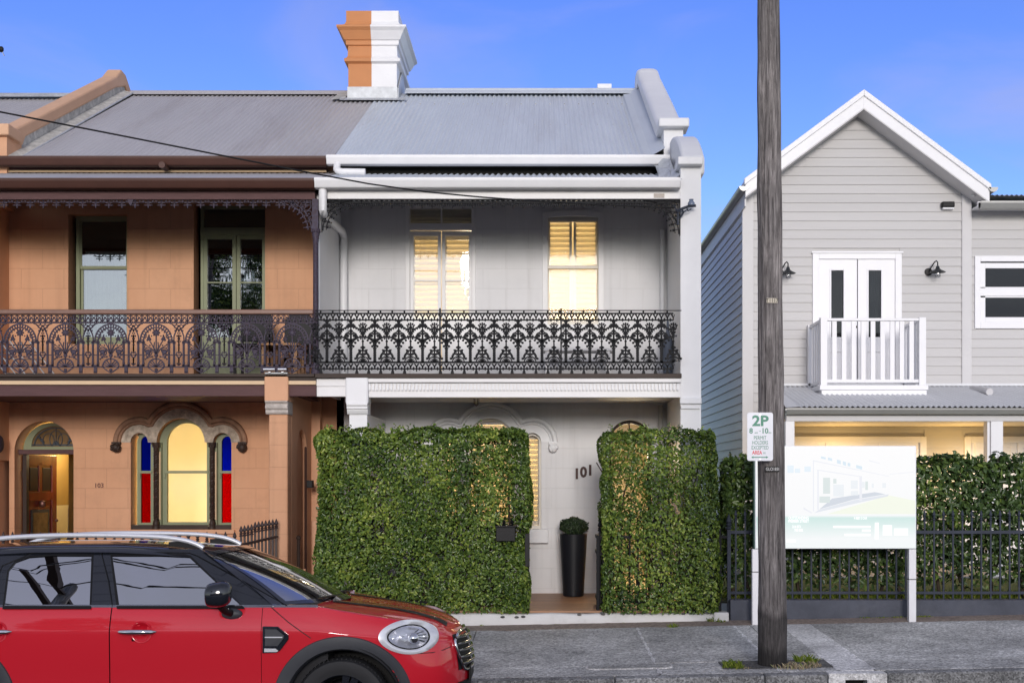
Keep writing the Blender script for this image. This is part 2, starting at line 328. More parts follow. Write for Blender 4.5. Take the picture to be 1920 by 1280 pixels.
CURTAIN = M('grey_curtain', (.35, .38, .42), rough=.9, var=.15, stretch=(14, 1, .3), vscale=4)
YELLOWW = M('pale_yellow_wall', (.86, .79, .54), rough=.8, var=.03)
OCHREW = M('ochre_wall', (.50, .34, .11), rough=.8, var=.05)
CREAMW = M('cream_room_wall', (.85, .76, .58), rough=.8, var=.02)
SLAT = M_transl('cream_shutter_slat', (.90, .84, .70), .5)
REDDOOR = M('red_varnished_timber', (.17, .022, .014), rough=.25, var=.35, vscale=5, stretch=(1, 1, .2), coat=.4)
STEELM = M('brushed_steel', (.6, .6, .62), rough=.25, var=.05, metal=1.0)
HONEY = M('honey_timber', (.42, .20, .07), rough=.4, var=.3, vscale=4, stretch=(1, 1, .15))
DECK = M('deck_timber', (.36, .185, .095), rough=.45, var=.25, vscale=3, stretch=(.4, 6, 1), objvar=.13)
CONC = M_concrete('footpath_concrete', (.39, .386, .375), (.50, .495, .48), spots=.45)
CONCL = M_concrete('pale_trench_concrete', (.66, .65, .64), (.76, .75, .74), spots=.3)
CONCD = M_concrete('dark_asphalt_patch', (.075, .073, .072), (.11, .108, .105), spots=.5)
KERBM = M_concrete('kerb_concrete', (.17, .17, .17), (.30, .30, .30), scale=300, spots=.5)
ASPH = M_concrete('road_asphalt', (.04, .04, .043), (.06, .06, .062), spots=.5)
SOIL = M('brown_soil', (.25, .20, .165), rough=1, var=.4, vscale=25, bump=.6, bscale=90)
GROUNDM = M('ground_soil', (.10, .10, .07), rough=1, var=.3)
LAWNM = M('lawn_soil', (.09, .12, .02), rough=1, var=.4, vscale=20)
BASEW = M('white_washed_wall', (.72, .71, .69), rough=.8, var=.06, dirt=.6, dirtcol=(.36, .32, .27), bump=.4, bscale=25)
PLINTH = M('slate_grey_plinth', (.085, .092, .115), rough=.7, spec=.2, var=.18, vscale=5, dirt=.3, dirtcol=(.2, .2, .22), bump=.15)
POTM = M('charcoal_pot', (.012, .013, .017), rough=.42, spec=.3, var=.1)
BLACKP = M('black_plastic', (.008, .008, .009), rough=.5, var=.1, spec=.25)
BULB = M_emit('lamp_glow', (1, .78, .42), 12)
LAMPG = M_glass('lamp_glass', refl=.1)
CONCD2 = M_concrete('stained_concrete', (.20, .19, .175), (.30, .28, .26), spots=.4)
# ------------------------------------------------------------------ ground, road, kerb, footpath
def gz(x, d): return .02 * (x - 2.0) + .03 * (d - 11.2)         # the street climbs to the right, the footpath falls to the kerb
def slope_quad(mb, x0, x1, y0, y1, dz=0, th=0):
    p = [(x0, y0), (x1, y0), (x1, y1), (x0, y1)]
    if not th: mb.quad(*[(a, b, gz(a, b) + dz) for a, b in p]); return
    n = len(mb.v); mb.v += [(a, b, gz(a, b) + dz) for a, b in p] + [(a, b, gz(a, b) + dz - th) for a, b in p]
    for f in ((0, 1, 2, 3), (7, 6, 5, 4), (0, 4, 5, 1), (1, 5, 6, 2), (2, 6, 7, 3), (3, 7, 4, 0)): mb.face([n + i for i in f])
MB().quad((-3000, -3000, -2.2), (3000, -3000, -2.2), (3000, 3000, -2.2), (-3000, 3000, -2.2)).build('ground', GROUNDM, kind='structure')
mb = MB()
xs = [-60 + 4 * i for i in range(31)]
def rz(x, d): return .02 * (x - 2.0) - .015 - .165 + .02 * max(0, 10.7 - d) if d > 6.0 else .02 * (x - 2) - .18 + .094 - .02 * (6.0 - d)
mb.grid([[(x, d, rz(x, d)) for d in (10.72, 8.5, 6.0, 4.0, 1.3, .9)] for x in xs]).build('road', ASPH, kind='structure')
mb = MB(); mb.grid([[(x, d, .02 * (x - 2) + .02) for d in (.9, -4, -60)] for x in xs]); mb.grid([[(x, .9, .02 * (x - 2) + z) for z in (-.2, .02)] for x in xs])
mb.build('opposite_footpath', CONC, kind='structure')
kerb = MB(); kerb.grid([[(x, d, gz(x, d) - .03) for d in (10.75, 10.86)] for x in xs])
kerb_o = kerb.build('kerb', CONCD, kind='structure'); WLOC[kerb_o] = Vector((0, 0, 0))
kx = [-9.1, -7.7, -6.3, -4.9, -3.5, -2.1, -.7, .62, 1.93, 2.48]
for a, b in list(zip(kx[:-1], kx[1:])) + [(3.0, 4.3), (4.3, 5.6), (5.6, 6.9)]:
    m_ = MB(); slope_quad(m_, a + .004, b - .004, 10.70, 10.855, .0, .3); m_.build('kerbstone', KERBM, kerb_o, bevel=.014)
m_ = MB(); zt = gz(2.74, 10.7)
m_.prism(rect(2.484, 2.996, zt - .3, zt + .004), 10.70, 10.855, [rect(2.63, 2.82, zt - .2, zt - .055)]); m_.build('kerbstone', CONCL, kerb_o, bevel=.006)
MB().box(2.6, 2.85, 10.83, 10.85, zt - .22, zt - .04).build('drain_hole', DARKF, kerb_o)
fp = MB(); slope_quad(fp, -20, 20, 10.855, 13.95, -.02)
fp_o = fp.build('footpath', CONCD, kind='structure'); WLOC[fp_o] = Vector((0, 0, 0))
joints = [-9, -7.4, -5.7, -4.1, -2.5, -.75, 1.03, 2.10, 2.28, 2.62, 2.93, 4.9, 6.6, 8.4]
for a, b in zip(joints[:-1], joints[1:]):
    cuts = [(10.86, 13.60)] if b - a < .4 else [(10.86, 11.32), (11.325, 13.60)]
    if a == 1.03 or a == 2.28: cuts = [(10.86, 11.05), (11.42, 13.60)]
    for c0, c1 in cuts:
        if a == 1.03 and c0 < 11: cuts2 = [(a, b)]
        m_ = MB(); slope_quad(m_, a + .004, b - .004, c0, c1, rnd.uniform(-.002, .002), .05)
        m_.build('paving_slab', CONCL if (a == 2.62) else CONC, fp_o, bevel=.004)
m_ = MB(); slope_quad(m_, 1.034, 2.096, 11.055, 11.415, -.003, .04); m_.build('paving_slab', CONC, fp_o, bevel=.004)
m_ = MB(); slope_quad(m_, 1.62, 2.60, 11.03, 11.40, .006, .02); m_.build('asphalt_patch', CONCD, fp_o)
m_ = MB(); P = []
for i in range(181):                              # ragged edge of dirt along the fence line
    a = -9 + .1*i; e = 13.66 + .05*math.sin(a*3.1) + .04*math.sin(a*7.7 + 1) + rnd.uniform(-.02, .02)
    P.append([(a, d, gz(a, d) + z_) for d, z_ in ((13.52, -.02), (e - .05, -.006), (e, .004), (13.80, .012 + rnd.uniform(0, .006)), (13.97, .016))])
m_.grid(P); m_.build('soil_strip', SOIL, fp_o, smooth=60)
m_ = MB(); slope_quad(m_, -9, 9, 13.58, 13.97, -.012, .03); m_.build('dirty_edge', CONCD2, fp_o)
for a in (2.615, 2.93, 1.03, 2.10):               # pale mortar squeezed out along the joints
    m_ = MB(); P = []
    for i in range(60):
        d = 10.87 + 2.7*i/59; w = .010 + .008*rnd.random() + .006*math.sin(i*.9); P.append([(a - w, d, gz(a, d) + .001), (a, d, gz(a, d) + .007), (a + w, d, gz(a, d) + .001)])
    m_.grid(P); m_.build('mortar_line', CONCL, fp_o)
def ground_lid():
    t = thing('utility_cover', 'long rounded concrete utility cover set flush in the grey footpath', 'cover', (1.0, 11.25, gz(1.0, 11.25)))
    def oval(L, W): return [(L/2 - W/2 + W/2*math.cos(R(a)), W/2*math.sin(R(a))) for a in range(-90, 91, 15)] + [(-L/2 + W/2 + W/2*math.cos(R(a)), W/2*math.sin(R(a))) for a in range(90, 271, 15)]
    for nm, L, W, dz, mt in (('rim', .80, .20, .006, CONCL), ('lid', .765, .168, .010, CONC)):
        m_ = MB(); P = oval(L, W); n = len(m_.v); cx, cy = .78, 11.23
        m_.v += [(cx + a, cy + b, gz(cx + a, cy + b) + dz) for a, b in P] + [(cx + a, cy + b, gz(cx + a, cy + b) - .012) for a, b in P]; k = len(P)
        m_.face(range(n, n + k))
        for i in range(k): j = (i+1) % k; m_.face([n+i, n+j, n+k+j, n+k+i])
        m_.build(nm, mt, t)
ground_lid()
# garden behind the fences
m_ = MB(); m_.quad((2.0, 13.95, .30), (40, 13.95, .30), (40, 17.5, .30), (2.0, 17.5, .30)); m_.build('lawn', LAWNM, kind='structure')
m_ = MB(); m_.quad((-40, 13.95, .02), (-2.75, 13.95, .02), (-2.75, 16.3, .02), (-40, 16.3, .02)); m_.build('front_yard', CONC, kind='structure')

# ------------------------------------------------------------------ terrace pair: shared dimensions
DV, DW, DB = 14.5, 16.1, 24.0
PX = -2.72                                     # party line
ZF = .2; ZB = 2.93                             # deck level, balcony level
EAVE_D, EAVE_Z, RIDGE_D, RIDGE_Z = 15.85, Z(300, 15.85), 20.35, Z(174, 20.35)
def roofz(d): return EAVE_Z + (RIDGE_Z - EAVE_Z) * (d - EAVE_D) / (RIDGE_D - EAVE_D)
def room(name, parent, x0, x1, y0, y1, z0, z1, mat, watts, col=(1, .84, .56), lx=None, ly=None, lz=None, r=.12, low_band=None, openfront=True):
    """closed lit room behind an opening"""
    m_ = MB(); mats = [mat]
    m_.quad((x0, y1, z0), (x1, y1, z0), (x1, y1, z1), (x0, y1, z1)); m_.quad((x0, y0, z0), (x0, y1, z0), (x0, y1, z1), (x0, y0, z1)); m_.quad((x1, y0, z0), (x1, y1, z0), (x1, y1, z1), (x1, y0, z1))
    m_.quad((x0, y0, z1), (x1, y0, z1), (x1, y1, z1), (x0, y1, z1)); m_.quad((x0, y0, z0), (x1, y0, z0), (x1, y1, z0), (x0, y1, z0))
    if low_band:
        mats.append(low_band[0]); m_.cm = 1; zz = low_band[1]
        m_.quad((x0, y1 - .01, z0), (x1, y1 - .01, z0), (x1, y1 - .01, zz), (x0, y1 - .01, zz)); m_.quad((x0 + .01, y0, z0), (x0 + .01, y1, z0), (x0 + .01, y1, zz), (x0 + .01, y0, zz)); m_.quad((x1 - .01, y0, z0), (x1 - .01, y1, z0), (x1 - .01, y1, zz), (x1 - .01, y0, zz))
    o = m_.build(name, mats, parent)
    if watts:
        L = bpy.data.lights.new('room_lamp', 'POINT'); L.energy = watts; L.color = col; L.shadow_soft_size = r
        lo = link(bpy.data.objects.new('room_lamp', L)); lo.location = (lx if lx is not None else (x0+x1)/2, ly if ly is not None else (y0+y1)/2, lz if lz is not None else z1 - .5); attach(lo, parent)
    return o
def bars(mb, x0, x1, z0, z1, y, d, w, wt=None, wb=None):
    """rectangular frame"""
    wt = wt or w; wb = wb or w
    mb.box(x0, x0 + w, y, y + d, z0, z1); mb.box(x1 - w, x1, y, y + d, z0, z1); mb.box(x0 + w, x1 - w, y, y + d, z1 - wt, z1); mb.box(x0 + w, x1 - w, y, y + d, z0, z0 + wb)
def pane(parent, x0, x1, z0, z1, y, mat):
    return MB().box(x0, x1, y, y + .006, z0, z1).build('pane', mat, parent)
def gutter_profile(): return [(0, .0), (0, .095), (-.012, .105), (-.022, .095), (-.026, .06), (-.05, .035), (-.085, .03), (-.10, .05), (-.108, .078), (-.122, .084), (-.122, .098), (-.132, .1), (-.132, .01), (-.09, -.012), (-.03, -.014)]
def gutter(name, parent, x0, x1, D, z, mat, h=.115, d=.13):
    """ogee gutter along x; D is its front"""
    pts = [(D + d, z), (D + .035, z), (D + .022, z + .012), (D + .018, z + h*.45), (D + .004, z + h*.62), (D, z + h*.82), (D, z + h), (D + .012, z + h), (D + .014, z + h*.86), (D + .03, z + h*.5), (D + .035, z + .02), (D + d - .01, z + .02), (D + d - .01, z + h), (D + d, z + h)]
    return MB().prism_x(pts, x0, x1).build(name, mat, parent, smooth=50)

# ---- cast-iron lace
def lace_white(mb, ox, w, ztop, s, y0, y1, first=False):
    """one bay of the black balcony lace, drawn in the bay's own units (0 = trunk, y down)"""
    def P(x, y): return (ox + x*s, ztop - y*s)
    def st(pts, wd): mb.ribbon([P(*p) for p in pts], wd*s*1.35 + .0014, y0, y1)
    def bl(x, y, r): mb.disc(P(x, y)[0], P(x, y)[1], r*s*1.38, y0 - .004, y1 + .004)
    def arcp(cx, cy, rx, ry, a0, a1, n=8): return [(cx + rx*math.cos(R(a0+(a1-a0)*i/n)), cy + ry*math.sin(R(a0+(a1-a0)*i/n))) for i in range(n+1)]
    H = 179
    # trunk with knobs
    st([(0, 870), (0, 640)], 26); st([(0, 640), (0, 430)], 20); st([(0, 430), (0, 240)], 12)
    for k, y in enumerate(range(680, 860, 26)): bl(-15, y, 8); bl(15, y + 6, 8)
    st([(-24, 868), (24, 868)], 20)
    # crown over the trunk
    st([(0, 305), (-30, 246)], 12); st([(0, 305), (30, 246)], 12); bl(0, 275, 20); bl(-32, 318, 20); bl(32, 318, 20); bl(0, 312, 24); bl(-58, 330, 12); bl(58, 330, 12)
    for sg in (-1, 1):
        # upper arch, crockets under it
        st(arcp(0, 480, 172*sg, 140, -90, -8, 10), 17)
        for a in (-75, -60, -45, -30, -16): q = R(a); bl(sg*156*math.cos(q), 482 + 124*math.sin(q), 9)
        # crescent scrolls
        st(arcp(sg*46, 478, 40*sg, 42, -150, 95, 10), 15); bl(sg*50, 476, 21); st([(0, 560), (sg*30, 530), (sg*50, 515)], 12)
        st([(0, 600), (sg*14, 560), (sg*16, 520)], 9); bl(sg*22, 410, 11); bl(sg*40, 428, 9); bl(sg*96, 486, 11); bl(sg*80, 520, 9)
        # lower arch springing from the trunk
        st(arcp(sg*H, 622, -168*sg, 128, 2, -90, 10), 18)
        for (x, y, r) in ((38, 634, 15), (66, 582, 15), (108, 545, 14), (150, 520, 11), (22, 664, 8)): bl(sg*x, y, r)
        for (x, y, x2, y2) in ((38, 634, 16, 606), (66, 582, 44, 566), (108, 545, 90, 524)): st([(sg*x, y), (sg*x2, y2)], 9)
    bl(0, 392, 15); bl(0, 425, 13); bl(0, 620, 20); bl(0, 590, 16)
    sides = (H, -H) if first else (H,)
    for c in sides:
        # rosette between the arches
        st(arcp(c, 352, 46, 46, 0, 360, 12), 9); st([(c, 290), (c, 640)], 11)
        for a in (-150, -120, -90, -60, -30): bl(c + 62*math.cos(R(a)), 352 + 62*math.sin(R(a)), 11)
        for a in (30, 150, -20, 200): st([(c, 372), (c + 46*math.cos(R(a)), 352 + 46*math.sin(R(a)))], 7)
        for (x, y, r) in ((0, 340, 16), (24, 372, 12), (-24, 372, 12), (0, 430, 20), (26, 420, 11), (-26, 420, 11), (0, 470, 18), (0, 492, 17), (40, 480, 11), (-40, 480, 11)): bl(c + x, y, r)
        # hanging finial and the little tree under it
        bl(c, 560, 15); bl(c, 600, 11)
        for (x, y, r) in ((0, 640, 16), (-24, 652, 12), (24, 652, 12), (0, 672, 14), (-46, 700, 17), (46, 700, 17), (0, 704, 13), (-64, 690, 9), (64, 690, 9), (-56, 724, 12), (56, 724, 12), (-22, 700, 10), (22, 700, 10), (0, 745, 14), (0, 790, 13), (-24, 760, 10), (24, 760, 10)): bl(c + x, y, r)
        st(arcp(c, 722, 34, 34, 0, 360, 10), 8); st([(c, 680), (c, 870)], 12)
        for sg in (-1, 1):
            st([(c + sg*40, 735), (c + sg*72, 752), (c + sg*88, 782), (c + sg*86, 815)], 24); st(arcp(c, 872, sg*88, 84, -4, -80, 8), 11); bl(c + sg*112, 818, 15); st([(c + sg*86, 820), (c + sg*108, 826)], 11)
            for a in (25, 50, 70): st([(c, 872), (c + sg*70*math.cos(R(a)), 872 - 66*math.sin(R(a)))], 9)
            st([(c, 780), (c + sg*48, 752)], 8); st([(c, 800), (c + sg*60, 800)], 8)
    # bands of small interlaced arches
    for top, bot in ((150, 240), (890, 970)):
        for k in range(4):
            c = -H + 44.75 + k*89.5; m = (top + bot)/2
            st([(c - 46, bot), (c - 36, m), (c - 8, top + 4)], 9); st([(c + 46, bot), (c + 36, m), (c + 8, top + 4)], 9); bl(c, bot - 14, 11); st([(c, bot), (c, bot - 14)], 8)
            d = c + 44.75; st([(d, bot), (d, bot - 34), (d - 20, top + 6)], 7); st([(d, bot - 34), (d + 20, top + 6)], 7)
        for k in range(4): bl(-H + 44.75 + k*89.5, bot + 14, 9)
    for k in range(2): c = -H + 89.5 + k*179; st([(c, 970), (c, 1008)], 11); bl(c, 1004, 8)
    for y, wd in ((98, 8), (142, 16), (242, 14), (874, 20), (972, 14)): st([(-H, y), (H, y)], wd)
    for c in (-96, 86): st([(c, 98), (c, 142)], 17)

def lace_orange(mb, ox, ztop, s, y0, y1):
    """one bay of the older lace next door: round-headed arch on paired columns, flowers, fan"""
    def P(x, y): return (ox + x*s, ztop - y*s)
    def st(pts, wd): mb.ribbon([P(*p) for p in pts], wd*s*1.15 + .001, y0, y1)
    def bl(x, y, r): mb.disc(P(x, y)[0], P(x, y)[1], r*s*1.2, y0 - .004, y1 + .004)
    def arcp(cx, cy, rx, ry, a0, a1, n=10): return [(cx + rx*math.cos(R(a0+(a1-a0)*i/n)), cy + ry*math.sin(R(a0+(a1-a0)*i/n))) for i in range(n+1)]
    H = 340
    st(arcp(0, 640, 240, 258, -180, 0, 20), 16); st(arcp(0, 640, 190, 208, -180, 0, 18), 14)
    for k in range(17): q = R(-174 + k*168/16); st([(196*math.cos(q), 640 + 214*math.sin(q)), (232*math.cos(q), 640 + 250*math.sin(q))], 13)
    for k in range(11): q = R(-165 + k*15); bl(172*math.cos(q), 640 + 190*math.sin(q), 10)
    for sg in (-1, 1):
        st([(sg*168, 655), (sg*292, 655)], 22); st([(sg*176, 640), (sg*284, 640)], 12)
        for x in (193, 268):
            st([(sg*x, 655), (sg*x, 1010)], 24); bl(sg*x, 680, 19); bl(sg*x, 970, 20)
            for y in range(720, 960, 26): bl(sg*x, y, 15)
        st([(sg*175, 1005), (sg*290, 1005)], 26); st([(sg*230, 1030), (sg*230, 1110)], 44); st([(sg*205, 1108), (sg*255, 1108)], 14)
        st([(sg*165, 845), (sg*H, 845)], 10)
        # flower stems
        st([(0, 845), (sg*40, 730), (sg*110, 610)], 11); st([(0, 850), (sg*70, 745), (sg*150, 700)], 9); st([(sg*26, 650), (sg*34, 720), (0, 835)], 9)
        for (x, y, r) in ((112, 590, 24), (88, 610, 16), (130, 620, 16), (108, 552, 13), (152, 570, 11), (70, 560, 10), (122, 800, 38), (88, 780, 17), (156, 785, 17), (108, 838, 17), (146, 832, 15), (160, 690, 13), (96, 700, 11), (60, 870, 13), (130, 880, 17), (160, 905, 11), (45, 770, 10), (150, 740, 11), (175, 720, 12)): bl(sg*x, y, r)
        st(arcp(sg*125, 800, 62, 62, -150, 120, 10), 9); st([(sg*60, 868), (sg*140, 884), (sg*165, 915)], 11)
        # pointed arches between bays
        st([(sg*H, 400), (sg*300, 470), (sg*268, 560), (sg*262, 640)], 12); st([(sg*235, 380), (sg*290, 440), (sg*H, 470)], 11); st([(sg*200, 372), (sg*285, 405), (sg*312, 372)], 10); bl(sg*275, 425, 12); bl(sg*300, 440, 10)
        bl(sg*282, 480, 11); st([(sg*H, 420), (sg*310, 392)], 9)
        # half of the heart baluster
        st([(sg*H, 540), (sg*H, 800)], 13); st([(sg*H, 885), (sg*H, 1000)], 12); bl(sg*H, 600, 20); bl(sg*(H-26), 560, 13); bl(sg*(H-14), 520, 11); bl(sg*H, 690, 16); bl(sg*(H-24), 640, 10)
        st([(sg*H, 818), (sg*(H-26), 800), (sg*(H-40), 826), (sg*(H-28), 862), (sg*H, 890)], 13); bl(sg*H, 985, 17); bl(sg*(H-24), 975, 11); st([(sg*H, 460), (sg*(H-36), 470), (sg*(H-40), 496)], 10); bl(sg*H, 486, 14)
        # fan
        for a in (20, 42, 64): st([(0, 1022), (sg*66*math.cos(R(a)), 1022 - 60*math.sin(R(a))), (sg*112*math.cos(R(a-6)), 1022 - 100*math.sin(R(a)))], 11)
        st([(sg*118, 1030), (sg*60, 1075), (0, 1112)], 13)
    st([(0, 930), (0, 540)], 13); bl(0, 510, 38)
    for a in range(0, 360, 45): bl(46*math.cos(R(a)), 510 + 46*math.sin(R(a)), 14)
    st(arcp(0, 1022, 122, 122, -180, 0, 14), 17); st([(-H, 1022), (H, 1022)], 15); bl(0, 850, 28); bl(0, 1070, 24); bl(0, 1105, 12); st([(0, 1022), (0, 930)], 11)
    # top band
    for y, wd in ((240, 11), (362, 15)): st([(-H, y), (H, y)], wd)
    for k in range(8):
        c = -H + 42 + k*85; st([(c, 240), (c, 362)], 10); bl(c, 300, 15)
        for sg in (-1, 1): st([(c, 345), (c + sg*22, 318), (c + sg*36, 290)], 10); bl(c + sg*34, 284, 11); st(arcp(c, 362, sg*34, 26, 0, -80, 5), 9); bl(c + sg*20, 262, 9)

def frieze(mb, x0, x1, ztop, h, pitch, y0, y1, drops=True):
    s = pitch / 24.0; n = max(1, int((x1 - x0) / pitch))
    mb.box(x0, x1, y0, y1, ztop - .014, ztop); mb.ribbon([(x0, ztop - h*.36), (x1, ztop - h*.36)], h*.07, y0, y1)
    for i in range(n):
        c = x0 + (i + .5) * (x1 - x0) / n
        mb.ribbon([(c, ztop - h*.1), (c, ztop - h)], h*.09, y0, y1); mb.disc(c, ztop - h*.72, h*.15, y0 - .002, y1 + .002); mb.disc(c, ztop - h*.96, h*.09, y0 - .002, y1 + .002)
        mb.ribbon([(c - pitch*.3, ztop - h*.7), (c + pitch*.3, ztop - h*.7)], h*.09, y0, y1)
        mb.disc(c - pitch*.3, ztop - h*.7, h*.08, y0, y1); mb.disc(c + pitch*.3, ztop - h*.7, h*.08, y0, y1)
        mb.ribbon([(c - pitch*.5, ztop - h*.05), (c - pitch*.25, ztop - h*.42), (c, ztop - h*.5)], h*.08, y0, y1); mb.ribbon([(c + pitch*.5, ztop - h*.05), (c + pitch*.25, ztop - h*.42), (c, ztop - h*.5)], h*.08, y0, y1); mb.disc(c, ztop - h*.22, h*.12, y0, y1)
def corner_bracket(mb, xc, ztop, r, y0, y1, sgn, th=.012):
    """quadrant of cast scrolls in the corner (xc, ztop); sgn = direction it spreads along x"""
    def A(cx, cz, rr, a0, a1, n=10): return [(xc + sgn*(cx + rr*math.cos(R(a0+(a1-a0)*i/n))), ztop - (cz + rr*math.sin(R(a0+(a1-a0)*i/n)))) for i in range(n+1)]
    mb.ribbon([(xc, ztop), (xc, ztop - r*1.05)], th, y0, y1); mb.ribbon([(xc, ztop - .006), (xc + sgn*r, ztop - .006)], th, y0, y1)
    mb.ribbon(A(r, r, r*.97, 180, 270, 12), th*1.2, y0, y1); mb.ribbon(A(r, r, r*.86, 182, 268, 12), th*.8, y0, y1)
    for (cx, cz, rr) in ((.2, .2, .15), (.46, .12, .10), (.12, .46, .10), (.34, .3, .08), (.66, .09, .06), (.09, .66, .06)):
        mb.ribbon(A(r*cx, r*cz, r*rr, 0, 330, 12), th*.75, y0, y1); mb.disc(xc + sgn*r*cx, ztop - r*cz, r*rr*.38, y0 - .003, y1 + .003)
    for k in range(7):
        q = R(188 + k*12.5); cx, cz = r + r*1.06*math.cos(q), r + r*1.06*math.sin(q)
        ex, ez = r + r*.90*math.cos(q) , r + r*.90*math.sin(q)
        fx, fz = cx - (cx - ex)*-.0, cz
        mb.disc(xc + sgn*(r + r*.82*math.cos(q)), ztop - (r + r*.82*math.sin(q)), r*.045, y0 - .002, y1 + .002)
        mb.ribbon([(xc + sgn*(r + r*.96*math.cos(q)), ztop - (r + r*.96*math.sin(q))), (xc + sgn*(r + r*.74*math.cos(q)), ztop - (r + r*.74*math.sin(q)))], th*.6, y0, y1); mb.disc(xc + sgn*(r + r*.74*math.cos(q)), ztop - (r + r*.74*math.sin(q)), r*.03, y0 - .002, y1 + .002)

# ---- triple arched window shared by both houses
def triple_openings(dx, D):
    """one opening: a rectangle with three arched heads; dx shifts in pixels"""
    x = lambda p: X(p + dx, D); z = lambda p: Z(p, D)
    pts = [(x(245), z(992)), (x(245), z(829))]
    def head(a, b, top, n):
        c = (x(a)+x(b))/2; r = (x(b)-x(a))/2; return [(c - r*math.cos(math.pi*i/n), z(829) + (z(top)-z(829))*math.sin(math.pi*i/n)) for i in range(n+1)]
    pts += head(245, 278, 811, 10)[1:] + head(294, 384, 784, 22) + head(400, 434, 811, 10) + [(x(434), z(992))]
    return pts
def hood(parent, dx, D, mat_out, mat_band, mat_mask):
    x = lambda p: X(p + dx, D); z = lambda p: Z(p, D); s = D / F
    path = arc2(x(261), z(829), 43*s, 43*s, 180, 62, 12) + arc2(x(339), z(822), 66*s, 66*s, 155, 25, 18) + arc2(x(417), z(829), 43*s, 43*s, 118, 0, 12)
    m_ = MB(); m_.tube([(p[0], D - .03, p[1]) for p in path], .035, 8); m_.build('hood_mould', mat_out, parent, smooth=60)
    inner = arc2(x(261), z(829), 36*s, 36*s, 180, 60, 12) + arc2(x(339), z(822), 59*s, 59*s, 155, 25, 18) + arc2(x(417), z(829), 36*s, 36*s, 120, 0, 12)
    MB().tube([(p[0], D - .018, p[1]) for p in inner], .022, 6).build('hood_mould', mat_out, parent, smooth=60)
    op = triple_openings(dx, D); rim = [p for p in op[1:-1]]
    def head(a, b, top, e, n):
        c = (x(a)+x(b))/2; r = (x(b)-x(a))/2 + e; return [(c - r*math.cos(math.pi*i/n), z(829) + (z(top)-z(829)+e)*math.sin(math.pi*i/n)) for i in range(n+1)]
    outer = [(inner[0][0] - .0, z(829))] + inner + [(inner[-1][0], z(829))]
    band = outer + list(reversed(rim))
    MB().prism(band, D - .014, D + .02).build('stone_band', mat_band, parent)
    for px in (220, 456):
        m_ = MB(); c = (x(px), D - .05, z(839)); m_.ball(c, .062, (1, .9, 1.05), 10, 7)
        for k in range(16): a = rnd.uniform(0, 6.28); e = rnd.uniform(-.9, 1.2); m_.ball((c[0] + .05*math.cos(a)*math.cos(e), c[1] - .03*abs(math.cos(e)), c[2] + .055*math.sin(e)), rnd.uniform(.016, .026), n=6, m=4)
        m_.box(c[0] - .055, c[0] + .055, D - .07, D, c[2] + .045, c[2] + .075)
        m_.build('corbel', mat_mask, parent, smooth=50)
